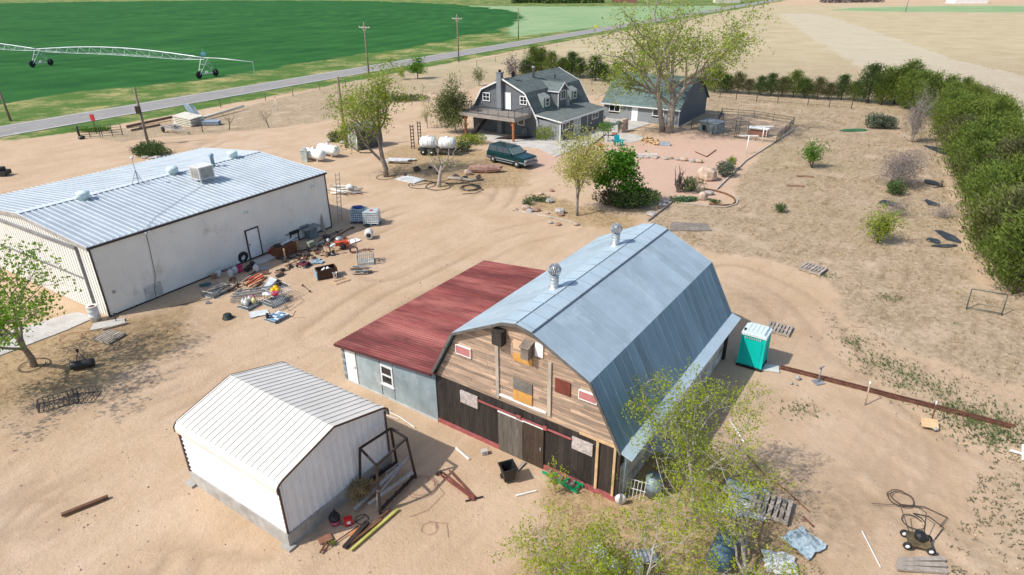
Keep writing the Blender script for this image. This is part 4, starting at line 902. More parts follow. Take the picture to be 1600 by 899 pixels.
make_tree('sapling', 'wispy pale green sapling alone in the dry field left of the house', 'tree', g(749, 134), 3.3, 2.4, 73, L_OLV, BARKLT, 700, .2, SHB, 3, .04, sig=.3, leafz=.4, stems=3)
make_tree('sapling', 'bare pale thin sapling left of the olive tree', 'tree', g(668, 200), 4.6, 2.6, 74, L_PALEY, BARKLT, 420, .15, SHB, 3, .05, sig=.3, leafz=1, stems=2)
make_tree('bare_tree', 'bare grey pruned tree in front of the tank trailer', 'tree', g(686, 292), 4.6, 5.2, 81, L_YEL, BARKLT, 260, .13, dict(BR, fork=.5, kids=[5, 3, 3], ang=[(25, 60), (25, 55), (30, 60)]), 3, .2, sig=.3, leafz=2)
for (u, v, h_, lb) in ((420, 199, 2.6, 'small bare dark tree nearest the white marker post by the drive'), (358, 202, 2.6, 'small bare dark tree right of the stacked sheets'), (317, 206, 2.9, 'small bare dark tree in front of the stacked sheets')):
    make_tree('bare_tree', lb, 'tree', g(u, v), h_, 2.6, u, L_YEL, BARKDK, 0, .1, dict(BR, fork=.4, kids=[4, 4, 3]), 3, .07, group='bare little trees beside the drive')
make_tree('bare_tree', 'bare reddish grey tree behind the chimney of the house', 'tree', g(806, 118), 3.6, 5.2, 83, L_TWIG, BARKLT, 900, .3, SHB, 4, .06, sig=.4, stems=3)
make_tree('shrub', 'greenish open shrub among the dry lawn in front of the kennel', 'shrub', g(1268, 262), 2.9, 2.5, 91, L_GRN, BARKDK, 1700, .17, SHB, 3, .05, sig=.28, leafz=.7, stems=3)
make_tree('shrub', 'yellow green open shrub on the dry lawn near the right hedge', 'shrub', g(1372, 378), 2.7, 2.9, 92, L_YEL, BARKDK, 1700, .15, SHB, 3, .05, sig=.27, leafz=.5, stems=4)
make_tree('bare_shrub', 'tangle of bare grey twigs, largest in the row on the right lawn', 'shrub', g(1404, 291), 3.6, 4.0, 93, L_TWIG, BARKLT, 4200, .28, SHB, 4, .05, sig=.45, stems=6, asp=.12)
make_tree('bare_shrub', 'tall narrow bare grey tree at the top of the row on the right lawn', 'tree', g(1424, 222), 6.2, 3.0, 94, L_TWIG, BARKLT, 2200, .3, dict(SHB, up=.12), 4, .07, sig=.4, stems=4, asp=.12)
make_tree('bare_shrub', 'small grey twiggy bush beside the yellow green open shrub', 'shrub', g(1398, 336), 1.3, 1.8, 95, L_TWIG, BARKLT, 900, .2, SHB, 3, .03, sig=.3, stems=5, asp=.15)
make_tree('bare_shrub', 'low grey twiggy bush between the black weed mats', 'shrub', g(1472, 340), 1.2, 1.7, 96, L_TWIG, BARKLT, 700, .2, SHB, 3, .03, sig=.3, stems=5, asp=.15)
make_tree('pruned_shrub', 'cut back shrub of bare brown stems at the garden edging', 'shrub', g(1060, 300), 2.3, 2.0, 97, L_TWIG, BARKDK, 0, .2, dict(SHB, wob=.22, kids=[3, 2]), 2, .13, stems=6)
def bush(name, label, loc, rx, ry, h, leaf, n, ls, seed, cat='shrub', group=None, asp=.4, stemmat=None, out_=True):
    rng = np.random.default_rng(seed); t = thing(name, label, cat, loc, 0, group)
    lob = [(rng.uniform(-.55, .55) * rx, rng.uniform(-.55, .55) * ry, h * rng.uniform(.25, .6), rng.uniform(.4, .65)) for _ in range(9)]; cen = []; outs = []
    per = n // 9
    for (x, y, z, k) in lob:
        d = rng.normal(size=(per, 3)); d /= np.linalg.norm(d, axis=1)[:, None]; rad = rng.uniform(.35, 1, (per, 1)) ** .5
        c = np.array([x, y, z]) + d * rad * np.array([rx * k, ry * k, h * .42]) ; cen.append(c); outs.append(d + np.array([0, 0, .5]))
    cen = np.concatenate(cen); outs = np.concatenate(outs); kk = cen[:, 2] > .04; leafmesh('crown', leaf, cen[kk], ls, rng, asp, outs[kk] if out_ else None, t)
    mb = MB()
    for i in range(9): a = rng.uniform(0, 2 * PI); mb.path([(0, 0, -.1), (rx * .4 * math.cos(a), ry * .4 * math.sin(a), h * .4), (rx * .7 * math.cos(a), ry * .7 * math.sin(a), h * .75)], [.04, .025, .01], 4)
    mb.build('stems', stemmat or BARKDK, t); return t
bush('juniper', 'wide dark juniper shrub below the small round tree', g(978, 322), 2.6, 1.9, 1.7, L_JUN, 3600, .24, 101)
bush('juniper', 'brownish low juniper left of the wide dark juniper', g(947, 320), 1.5, 1.2, 1.3, MLeaf('brown_juniper_leaf', (.10, .075, .05), (.17, .15, .085), .1), 1500, .2, 102)
bush('lilac', 'green shrub with upright stems beside the big boulder', g(1081, 298), 1.3, 1.1, 1.5, L_JUN, 1100, .18, 103, asp=.3)
bush('shrub', 'dark shrub with a bright yellow green shoot at the gravel corner', g(1130, 276), 1.2, 1.1, 1.6, L_SAGE, 1500, .17, 104)
bush('shrub', 'bright yellow green shoot growing out of the dark corner shrub', g(1141, 266), .7, .6, 1.5, L_YEL, 500, .18, 105)
bush('shrub', 'dark sage shrub alone on the lawn above the green mat', g(1370, 199), 2.0, 1.5, 1.9, L_SAGE, 2400, .24, 106)
bush('shrub', 'small green bush below the large grey twig tangle', g(1400, 303), 1.0, .9, 1.4, L_JUN, 900, .2, 107)
bush('shrub', 'little green tuft alone in the middle of the dry lawn', g(1219, 331), .7, .6, .8, L_JUN, 350, .16, 108)
bush('shrub', 'low spreading bush around the foot of the pole with the meter', g(231, 243), 2.9, 1.5, 1.5, L_JUN, 3000, .22, 109)
bush('shrub', 'bushy growth around the foot of the pole beside the yellow green tree', g(533, 222), 1.6, 1.2, 1.5, L_OLV, 1500, .2, 110)
bush('shrub', 'yellow weedy bush behind the tank trailer', g(738, 224), 2.0, 1.3, 1.2, L_YEL, 1400, .2, 111)
bush('shrub', 'dark bush under the trailer drawbar', g(728, 236), 1.2, .8, 1.1, L_JUN, 700, .2, 112)
bush('shrub', 'pale green bush at the corner of the porch', g(858, 217), 1.9, 1.4, 2.0, L_YEL, 1800, .19, 113)
bush('shrub', 'low dark clump in the rocks left of the pale yellow tree', g(840, 314), 1.4, .7, .5, L_JUN, 600, .15, 114)
bush('shrub', 'small dark clump at the left end of the rock bed', g(826, 320), .6, .5, .6, L_JUN, 250, .15, 115)
bush('ground_plant', 'patch of bright green leaves beside the garden edging', g(1068, 314), 1.3, .6, .35, MLeaf('iris_leaf', (.06, .16, .06), (.16, .28, .13), .3), 700, .22, 116, 'plant')
bush('ground_plant', 'tiny green plant inside the garden ring', g(1116, 317), .5, .4, .35, L_JUN, 200, .15, 117, 'plant')
bush('tumbleweed', 'dead straw tumbleweed caught between shed and steel rack', g(562, 778), .75, .5, .8, L_STRAW, 1500, .2, 118, 'dead weed', asp=.1, out_=False)
bush('shrub', 'green grassy clump at the road gate', g(140, 205), 2.6, 1.0, .5, L_GRN, 1200, .22, 119, 'plant')
bush('shrub', 'green low bushes behind the far side of the yellow green tree', g(628, 156), 4.5, 2.5, .9, L_OLV, 1800, .3, 120)
# --- cedars of the windbreaks: five grown forms, copied
def cedar(seed, h, r, leaf, n=4300):
    rng = np.random.default_rng(seed); t = thing('cedar_tree', 'x', 'tree', (0, 0, -900))
    mb = MB(); mb.path([(0, 0, -.2), (0.05, .03, h * .5), (0, 0, h * .93)], [.13, .08, .02], 6)
    nb = 46; cen = []; outs = []
    for i in range(nb):
        z = h * (.05 + .9 * (i / nb) ** .9); prof = min(1, z / (h * .18) * .35 + .65) * (1 - (z / h) ** 1.7) ** .75; a = i * 2.4 + rng.uniform(-.4, .4); L_ = r * prof * rng.uniform(.65, 1.25) + .12
        e = np.array([math.cos(a) * L_, math.sin(a) * L_, z + L_ * rng.uniform(.25, .7)]); s = np.array([0, 0, z]); mb.path([s, (s + e) / 2 + np.array([0, 0, -.05]), e], [.03, .02, .008], 3)
        m = int(n / nb * (.45 + L_ / r)); u = rng.uniform(.25, 1.08, (m, 1)); sg = .09 + .2 * (1 - np.abs(u - .6)) * (.5 + L_ / r * .7); c = s + (e - s) * u + rng.normal(size=(m, 3)) * sg * r * .62
        cen.append(c); outs.append(np.tile(unit(e - s) + np.array([0, 0, .5]), (m, 1)))
    cen = np.concatenate(cen); outs = np.concatenate(outs); k = cen[:, 2] > .1
    mb.build('trunk', BARKDK, t); leafmesh('crown', leaf, cen[k], .24, rng, .3, outs[k] * 1.3, t); return t
L_CEDY = MLeaf('yellowish_cedar_needle', (.08, .13, .015), (.29, .34, .07), .35, .8); L_CEDB = MLeaf('olive_brown_cedar_needle', (.06, .075, .025), (.20, .20, .08), .25, .8)
CEDS = [cedar(1, 4.6, 2.0, L_CED), cedar(2, 4.1, 2.2, L_CEDY), cedar(3, 5.0, 1.8, L_CED), cedar(4, 3.8, 1.9, L_CEDD), cedar(5, 4.6, 1.7, L_CEDD), cedar(6, 4.3, 2.1, L_CEDB)]
used = set(); rc = random.Random(17)
def put_cedar(p, kind, s, label, group):
    c = CEDS[kind]; rz = rc.uniform(0, 6.28)
    if kind not in used: used.add(kind); o = c; o.location = p; o.rotation_euler.z = rz; o['label'] = label
    else: o = dup(c, p, rz, label)
    o.scale = (s * rc.uniform(.9, 1.15), s * rc.uniform(.9, 1.15), s * rc.uniform(.85, 1.1)); o['group'] = group
LB1 = 'dark green cedar standing in the dense windbreak hedge along the right edge'
a, b = g(1548, 452), g(1458, 172); nA = 36
for i in range(nA):
    t = i / (nA - 1); p = a.lerp(b, t); n_ = Vector((b.y - a.y, a.x - b.x, 0)).normalized()
    put_cedar(p + n_ * rc.uniform(.8, 1.4) , rc.choice((0, 1, 2, 1, 0, 5)), rc.uniform(.78, 1.08), LB1, 'cedars of the right hand hedge')
    if t > .08 or True: put_cedar(p + n_ * rc.uniform(4.0, 4.9) + Vector((rc.uniform(-1, 1), rc.uniform(-1, 1), 0)), rc.choice((0, 1, 2, 1, 5)), rc.uniform(.78, 1.08), LB1, 'cedars of the right hand hedge')
LB2 = 'dark cedar in the windbreak row running across behind the wire fence'
row = [(1120,146),(1138,147),(1156,148),(1174,149),(1192,151),(1208,152),(1226,153),(1244,154),(1262,155),(1282,157),(1300,157),(1320,158),(1340,160),(1362,163),(1384,166),(1404,164),(1422,172),(1440,178),(1456,186)]
for i, (u, v) in enumerate(row):
    p = g(u, v); put_cedar(p + Vector((0, 1.2, 0)), rc.choice((4, 3, 5, 0)) if u < 1330 else rc.choice((0, 4, 2)), rc.uniform(.52, .85) if u < 1350 else rc.uniform(1.0, 1.15), LB2, 'cedars behind the wire fence')
put_cedar(g(1412, 163), 2, 1.25, 'tallest rounded cedar where the two windbreak rows meet', 'cedars behind the wire fence')
LB3 = 'dark cedar in the scattered row behind the grey house'
for (u, v, s) in ((822,119,.8),(834,117,1.0),(846,115,.9),(862,122,.95),(880,121,.8),(893,120,1.0),(906,122,.85),(930,126,1.0),(944,127,.8),(962,124,.7),(1000,126,.7),(1100,140,.8)):
    put_cedar(g(u, v), rc.choice((3, 4, 2)), s, LB3, 'cedars behind the house')
# --- foreground trees, bottom right
FG = dict(wob=.16, up=.05, kids=[6, 5, 4, 3], ang=[(18, 60), (22, 58), (25, 65), (30, 70)], lr=[.8, .62, .58, .5], fork=.2, first=.25, tl=.5, rr=.58)
make_tree('young_poplar', 'leafy young tree with white twigs at the right front corner of the barn', 'tree', g(1082, 803), 5.4, 6.6, 131, L_FG, BARKLT, 7800, .085, dict(FG, up=.06), 4, .1, sig=.2, leafz=.9, asp=.5)
make_tree('young_poplar', 'widest sparse young tree in the foreground, over the crumpled white sheet', 'tree', g(985, 935), 3.9, 11.0, 137, L_FG, BARKLT, 11000, .085, dict(FG, fork=.1, ang=[(35, 75), (25, 58), (25, 65), (30, 70)]), 4, .09, sig=.17, leafz=.5, asp=.5, stems=2)
make_tree('young_poplar', 'young tree at the bottom edge nearest the green step ladder', 'tree', g(915, 925), 3.3, 6.4, 151, L_FG, BARKLT, 5200, .085, dict(FG, fork=.1, ang=[(30, 70), (25, 58), (25, 65), (30, 70)]), 4, .07, sig=.2, leafz=.5, asp=.5)
make_tree('young_poplar', 'leaning young tree over the pale sheets in the bottom right foreground', 'tree', g(1165, 915), 3.4, 8.6, 141, L_FG, BARKLT, 6500, .085, dict(FG, fork=.1, ang=[(30, 75), (25, 58), (25, 65), (30, 70)]), 4, .09, sig=.17, leafz=.5, asp=.5, lean=(.25, .1))
make_tree('sapling', 'thin leafy sapling against the dark barn boards', 'tree', g(868, 770), 1.5, .9, 143, L_FG, BARKLT, 260, .1, SHB, 3, .015, sig=.1, leafz=.2, stems=2)

# ------------------------------------------------------------------ ground cover that nobody could count
def scatter(name, polys, n, mat, size, seed, blades, asp, up, label, dens=None, only=None):
    rng = np.random.default_rng(seed); cen = []; outs = []
    pts = []
    for poly in polys:
        P = pxpoly(poly); lo, hi = P.min(0), P.max(0); hi = np.minimum(hi, [80, 105])
        q = rng.uniform(lo, hi, (n, 2)); q = q[(sdist(q[:, 0], q[:, 1], P) > 0)]
        if dens is not None: q = q[vnoise(q[:, 0], q[:, 1], dens, seed) + rng.uniform(-.25, .25, len(q)) > .5]
        pts.append(q)
    q = np.concatenate(pts); c = np.repeat(q, blades, 0) + rng.normal(size=(len(q) * blades, 2)) * size * .5
    cen = np.column_stack([c, np.full(len(c), size * .22 - .03)]); outs = np.tile([0, 0, up], (len(c), 1)) + rng.normal(size=(len(c), 3)) * .3
    o = leafmesh(name, mat, cen, size, rng, asp, outs); o['kind'] = 'stuff'; o['label'] = label; o['category'] = 'ground cover'
scatter('dry_grass', [DRY[2]], 16000, L_STRAW, .26, 3, 4, .12, .8, 'tufts of dry straw coloured grass over the right hand lawn', 1.6)
scatter('green_grass', [DRY[2]], 2600, MLeaf('weedy_grass', (.08, .10, .03), (.22, .21, .08), .3), .22, 4, 4, .14, .9, 'thin olive green grass on the right hand lawn', 2.5)
scatter('straw', STRAW, 1800, L_STRAW, .18, 8, 4, .1, .4, 'loose straw and dead stalks lying on the sandy ground', 1.1)
scatter('low_weeds', SPARSE, 2600, MLeaf('dusty_weed', (.10, .105, .055), (.26, .24, .14), .25), .11, 5, 4, .3, .5, 'small dusty weed tufts dotted over the sand on the right', 1.9)
rng = np.random.default_rng(12); cen = []
for u, v, r in WEED:
    p = g(u, v); m = int(95 * r * r); d = rng.normal(size=(m, 2)) * r * np.array([.62, .34]); cen.append(np.column_stack([p.x + d[:, 0], p.y + d[:, 1], np.full(m, .05)]))
cen = np.concatenate(cen); o = leafmesh('green_weeds', L_JUN, cen, .14, rng, .35, np.tile([0, 0, .8], (len(cen), 1)) + rng.normal(size=(len(cen), 3)) * .4); o['kind'] = 'stuff'; o['label'] = 'bright green weed patches near the rusty rails'; o['category'] = 'ground cover'
rng = np.random.default_rng(15); vs = []                                     # pebbles, clods and splinters lying about the yard
mb = MB(); rp_ = random.Random(5)
for i in range(2600):
    u = rp_.uniform(-60, 1660); v = rp_.uniform(330, 930) if rp_.random() < .75 else rp_.uniform(225, 330); p = g(u, v); s = .02 + .045 * rp_.random() ** 3
    if vnoise(np.array([p.x]), np.array([p.y]), 2.2, 3)[0] + rp_.uniform(-.3, .3) < .45: continue
    a = rp_.uniform(0, 6); vs = [(p.x + math.cos(a + k * 2.1) * s * rp_.uniform(.7, 1.3), p.y + math.sin(a + k * 2.1) * s * rp_.uniform(.7, 1.3), -.035) for k in range(3)] + [(p.x, p.y, s * .75 - .02)]
    mb.add(vs, [(0, 1, 3), (1, 2, 3), (2, 0, 3)], rp_.random())
o = mb.build('pebbles', M('clod', (.34, .25, .18), .9, amp=.3, vamp=.6)); o['kind'] = 'stuff'; o['label'] = 'pebbles and clods scattered over the sandy yard'; o['category'] = 'pebbles'
# ------------------------------------------------------------------ poles, fences, irrigation, far things
POLE = M('pole_wood', (.22, .17, .13), .9, amp=.3, scale=4)
def pole(u, v, h, label, arm=True, meter=False, lean=0):
    t = thing('utility_pole', label, 'utility pole', g(u, v), 0, 'utility poles'); mb = MB(); mb.path([(0, 0, -.3), (lean * .5, 0, h * .5), (lean, 0, h)], [.17, .15, .12], 8); mb.build('pole', POLE, t)
    if arm:
        mb = MB(); d = Vector((RN[0], RN[1], 0)) * 1.3; c = Vector((lean, 0, h - .7)); mb.beam(c - d, c + d, .12, .14); mb.beam(c - d * .5 - Vector((0, 0, 0)), c + Vector((0, 0, -.8)), .04, .06); mb.beam(c + d * .5, c + Vector((0, 0, -.8)), .04, .06); ca = mb.build('crossarm', M('crossarm_wood', (.42, .38, .32), .9), t)
        mb = MB()
        for k in (-1, -.35, .35, 1): mb.lathe([(.05, 0), (.07, .05), (.05, .16), (0, .18)], c + d * k * .93 + Vector((0, 0, .07)), 8)
        mb.lathe([(.05, 0), (.07, .05), (.05, .16), (0, .18)], (lean, 0, h), 8); mb.build('insulator', M('insulator', (.5, .5, .48), .3), ca)
    if meter:
        mb = MB(); mb.box((.0, -.3, h * .62), (.5, .3, .8)); mb.build('meter_box', DKSTEEL, t); mb = MB(); mb.lathe([(.05, 0), (.04, .2)], (0, -.22, 2.0), 6); mb.path([(0, -.2, h * .62), (0, -.2, 0)], .035, 6); mb.build('conduit', GREYMET, t)
    return t
pole(577, 121, 9.6, 'utility pole with crossarm rising behind the yellow green tree'); pole(717, 97, 9.7, 'utility pole with crossarm left of the house roof beside the road')
pole(810, 61, 8.8, 'thin far utility pole where the green circle ends'); pole(232, 226, 6.4, 'bare pole with black meter box between shop and road gate', False, True); pole(17, 189, 5.4, 'bare grey pole by the road at the left edge', False, lean=-.25)
pole(541, 231, 7.6, 'bare dark pole rising through the yellow green tree', False); pole(1415, 19, 9, 'far utility pole by the pale green strip on the right', True)
pole(1170, 13, 7, 'far utility pole, left one of two beside the road end', False); pole(1193, 11, 7, 'far utility pole, right one of two beside the road end', False)
def fence(name, pts, label, h=1.3, sp=3.2, wires=3, mat=DKSTEEL, r=.05, cat='fence', mesh=False, rails=False):
    W_ = [g(*p) for p in pts]; t = thing(name, label, cat, W_[0]); o = W_[0]; posts = []
    for a, b in zip(W_[:-1], W_[1:]):
        n = max(1, round((b - a).length / sp))
        for i in range(n): posts.append(a.lerp(b, i / n) - o)
    posts.append(W_[-1] - o)
    for p in posts[:90]:
        mb = MB(); mb.path([p + Vector((0, 0, -.2)), p + Vector((rg.uniform(-.03, .03), 0, h * rg.uniform(.95, 1.05)))], r, 6); mb.build('post', mat, t)
    mb = MB()
    for k in range(wires):
        z = h * (k + .8) / wires - .08
        for p, q in zip(posts[:-1], posts[1:]): mb.tube(p + Vector((0, 0, z)), q + Vector((0, 0, z)), .028 if rails else .012, n=4, cap=False)
    if mesh:
        for p, q in zip(posts[:-1], posts[1:]):
            m = int((q - p).length / .22)
            for i in range(m): c = p.lerp(q, i / m); mb.tube(c, c + Vector((0, 0, h * .95)), .008, n=3, cap=False)
    mb.build('rails' if rails else 'wire', mat, t); return t
fence('wire_fence', [(1100,150),(1150,156),(1215,161),(1262,165),(1330,170)], 'rusty wire fence with posts crossing behind the kennel', 1.4, 3.0, 4)
fence('wire_fence', [(905,130),(945,134)], 'short wire fence between the house roof and the garage', 1.3, 3.0, 4)
fence('wire_fence', [(345,168),(415,157),(458,150),(500,141),(540,134)], 'sagging wire fence with thin posts along the near side of the road', 1.2, 7, 2, BARKDK)
fence('wire_fence', [(745,104),(800,90),(870,73),(940,58)], 'distant wire fence along the road beyond the house', 1.2, 11, 2, BARKDK)
# kennel run
KM = M('kennel_steel', (.09, .09, .085), .6, .4)
fence('dog_run', [(1112,213),(1150,216),(1212,224),(1240,195),(1178,184),(1128,180),(1112,213)], 'low steel dog run with mesh panels on the sand right of the garage', 1.0, 2.6, 3, KM, .035, 'dog run', True, True)
kt = thing('kennel', 'grey kennel hut with tall wire cage at the corner of the garage', 'kennel', g(1105, 207)); a = head(g(1088, 204), g(1118, 211)); kt.rotation_euler.z = a
mb = MB(); mb.bx(-1.4, 1.2, .1, 1.6, 0, 1.1); mb.build('hut', M('kennel_sheet', (.24, .29, .30), .6, amp=.3), kt)
mb = MB(); mb.slab([(-1.5, 0, 1.18), (1.3, 0, 1.18), (1.3, 1.75, 1.3), (-1.5, 1.75, 1.3)], .06); mb.build('roof', GREYMET, kt)
mb = MB(); mb.bx(-.9, -.4, .05, .1, .1, .75); mb.build('entrance', BLACK, kt)
mb = MB()
for x in (-2.4, 0, 2.6):
    for y in (-.2, 2.6): mb.tube((x, y, 0), (x, y, 1.9), .03, n=6)
for z in (.1, 1.0, 1.9):
    for y in (-.2, 2.6): mb.tube((-2.4, y, z), (2.6, y, z), .022, n=5)
    for x in (-2.4, 0, 2.6): mb.tube((x, -.2, z), (x, 2.6, z), .022, n=5)
for i in range(22): x = -2.4 + 5 * i / 22; mb.tube((x, 2.6, .1), (x, 2.6, 1.9), .008, n=3)
mb.build('cage', KM, kt)
pb = thing('feed_rack', 'brown feed box under a white framed table inside the dog run', 'rack', g(1185, 212)); pb.rotation_euler.z = head(g(1172, 210), g(1197, 213))
mb = MB(); mb.bx(-1.1, 1.0, -.4, .4, .1, .55); mb.build('box', M('reddish_box', (.24, .10, .06), .8, amp=.3), pb)
mb = MB(); mb.bx(-1.3, 1.1, -.5, .5, .85, .92)
for x in (-1.2, 1.0):
    for y in (-.4, .4): mb.bx(x - .03, x + .03, y - .03, y + .03, 0, .85)
mb.build('table', WHITE, pb)
mb = MB()
for x in (-.7, .7): mb.bx(x - .04, x + .04, -.04, .04, 0, 2.0)
mb.bx(-.74, .74, -.04, .04, 1.92, 2.0); mb.bx(-.74, .74, -.03, .03, .1, .18); single('yard_gate', mb, KM, 'tall open gate frame in the front of the dog run', 'gate', g(1157, 217), head(g(1112, 213), g(1212, 224)))
def clothes(u, v, h, label):
    mb = MB(); mb.tube((0, 0, -.1), (0, 0, h), .055, n=8); single_ = thing('clothesline_post', label, 'clothesline post', g(u, v), 0, 'white clothesline posts'); mb.build('post', WHITE, single_)
    d = Vector((.95, -.12, 0)); mb = MB(); mb.beam(Vector((0, 0, h)) - d, Vector((0, 0, h)) + d, .09, .1); mb.build('crossbar', WHITE, single_)
clothes(1166, 241, 1.95, 'white T shaped clothesline post nearest the lawn edging'); clothes(1190.5, 222, 1.75, 'white T shaped clothesline post beside the feed box')
# road gate of two panels, posts, beams, sheets, trailer
a, b = g(126, 217), g(192, 212); az = head(a, b); L_ = (b - a).length
gt = thing('gate', 'dark green pipe gate of two panels by the farm entrance', 'gate', a, az)
for x0, x1 in ((0, L_ * .47), (L_ * .52, L_)):
    mb = MB()
    for z in (.15, .45, .75, 1.05, 1.4): mb.tube((x0, 0, z), (x1, 0, z), .025, n=5)
    for x in (x0, (x0 + x1) / 2, x1): mb.tube((x, 0, .05), (x, 0, 1.45), .045, n=6)
    mb.build('gate_panel', M('dark_green_pipe', (.015, .03, .02), .5), gt)
mb = MB(); mb.tube((0, .0, -.2), (-.1, 0, 1.5), .13, n=8); mb.blob((.15, -.1, .15), (.4, .3, .25), rc); mb.build('post', BLACK, gt)
mt = thing('marker_post', 'red marker on a dark post above the road gate', 'marker', g(151, 208)); mb = MB(); mb.tube((0, 0, -.1), (0, 0, 1.6), .045, n=6); mb.build('post', DKSTEEL, mt); mb = MB(); mb.box((0, 0, 1.9), (.42, .2, .75)); mb.build('marker', M('red_marker', (.6, .04, .04), .5), mt)
mt = thing('marker_post', 'white marker post in the dry grass by the drive', 'marker', g(434, 172)); mb = MB(); mb.tube((0, 0, -.1), (-.15, 0, 1.7), .05, n=6); mb.build('post', WHITE, mt); mb = MB(); mb.box((-.1, 0, 1.2), (.3, .08, .28)); mb.box((-.15, 0, 1.75), (.24, .1, .26)); mb.build('plate', M('orange_white_plate', (.7, .45, .3), .6), mt)
mb = MB(); mb.beam(g(198, 200) + Vector((0, 0, .15)), g(284, 184) + Vector((0, 0, .35)), .25, .3); mb.beam(g(222, 200), g(222, 200) + Vector((0, 0, .3)), .6, .4); single('timber_beam', mb, M('brown_beam', (.15, .10, .07), .85, amp=.3), 'long brown timber lying beside the pole with the meter', 'beam')
mb = MB(); mb.beam(g(205, 205) + Vector((0, 0, .1)), g(250, 196) + Vector((0, 0, .1)), .2, .2); single('timber_beam', mb, M('brown_beam', (.15, .10, .07)), 'shorter brown timber in front of the long one by the trailer', 'beam')
p = g(283, 192); sh = thing('sheet_stack', 'stack of cream curved sheets by the road', 'stack', p, head(g(278, 192), g(312, 197)))
CREAM = M('cream_sheet', (.62, .58, .48), .6, amp=.2)
for k in range(5):
    mb = MB(); dx = rc.uniform(-.15, .15); mb.slab([(-.2 + dx, -1.0, .12 + k * .24), (3.6 + dx, -1.1, .02 + k * .23), (3.6 + dx, .9, .22 + k * .22), (-.2 + dx, 1.0, .32 + k * .24)], .1); mb.build('sheet', CREAM, sh)
mb = MB(); mb.slab([(0, 0, 0), (.9, .1, 0), (-.4, .3, 2.2), (-1.3, .3, 2.4)], .05); mb.slab([(.7, .0, 0), (1.3, .1, 0), (.1, .5, 2.0), (-.2, .4, 2.2)], .05); single('metal_offcut', mb, M('pale_blue_sheet', (.36, .43, .5), .5, .3), 'upright pale blue metal pieces behind the cream sheets', 'scrap metal', g(304, 190))
mb = MB()
for k in range(4): mb.slab([(-1.4, -.6 + k * .05, .1 + k * .13), (1.5, -.5, .1 + k * .13), (1.5, .6, .16 + k * .13), (-1.4, .6, .16 + k * .13)], .06)
single('sheet_stack', mb, M('pale_blue_sheet', (.36, .43, .5)), 'flat blue grey sheets right of the cream stack', 'stack', g(326, 195))
bt = thing('trailer', 'bare grey boat trailer frame in front of the cream sheets', 'trailer', g(262, 204), head(g(253, 202), g(292, 211)))
mb = MB()
for y in (-.7, .7): mb.beam((-.2, y, .55), (2.6, y * .9, .55), .08, .1); mb.beam((2.6, y * .9, .55), (4.2, 0, .5), .08, .1)
for x in (0, .9, 1.8, 2.6): mb.beam((x, -.7, .55), (x, .7, .55), .07, .08)
mb.beam((.4, -.5, .75), (2.2, -.5, .75), .12, .08); mb.beam((.4, .5, .75), (2.2, .5, .75), .12, .08); mb.beam((4.2, 0, .5), (5.0, 0, .45), .07, .08); mb.build('frame', M('trailer_metal', (.42, .43, .43), .5, .4), bt)
for y in (-.85, .85): mb = MB(); mb.lathe([(.12, -.09), (.32, -.09), (.34, 0), (.32, .09), (.12, .09)], (.6, y, .34), 16, axis='y'); mb.build('wheel', RUBBER, bt)
mb = MB(); mb.tube(g(318, 184, .3), g(381, 166, .45), .2, .14, 10); single('long_pipe', mb, CREAM, 'long cream tapered pipe lying on the dry grass by the road', 'pipe')
sg = thing('road_sign', 'yellow diamond warning sign beside the road', 'road sign', g(930, 53.5)); mb = MB(); mb.tube((0, 0, 0), (0, 0, 2.2), .05, n=6); mb.build('post', GREYMET, sg); mb = MB(); mb.box((0, 0, 2.3), (.85, .03, .85), R=Matrix.Rotation(PI / 4, 3, 'Y')); mb.build('sign_plate', M('yellow_sign', (.8, .68, .02), .5), sg)
# centre pivot
IRR = M('irrigation_galvanised', (.60, .64, .64), .45, .3, amp=.15)
TA, TB = Vector((*g(325, 121)[:2], 0)), Vector((*g(66, 103.5)[:2], 0)); dv = (TB - TA).normalized()
iv = thing('centre_pivot', 'white centre pivot irrigation machine rolling over the green field', 'irrigation machine', TA)
pv = Vector((-dv.y, dv.x, 0))
def span(A, B, zA, zB):
    mb = MB(); n = 14; pts = [A.lerp(B, i / n) + Vector((0, 0, zA + (zB - zA) * i / n + 1.1 * math.sin(PI * i / n))) for i in range(n + 1)]; mb.path(pts, .12, 8); o_ = mb.build('pipe', IRR, iv); tr = MB(); low = []
    for i in range(1, n): low.append(pts[i] + Vector((0, 0, -1.35 * math.sin(PI * i / n) ** .5)))
    for s in (-1, 1):
        L2 = [pts[0] - Vector((0, 0, .3))] + [q + pv * s * .7 for q in low] + [pts[-1] - Vector((0, 0, .3))]
        tr.path(L2, .035, 4, cap=False)
        for i in range(1, n): tr.tube(L2[i], pts[i], .03, n=3, cap=False); tr.tube(L2[i], pts[min(i + 1, n)], .03, n=3, cap=False)
    for i in range(0, n - 1): tr.tube(low[i] - pv * .7, low[i] + pv * .7, .03, n=3)
    tr.build('truss', IRR, o_)
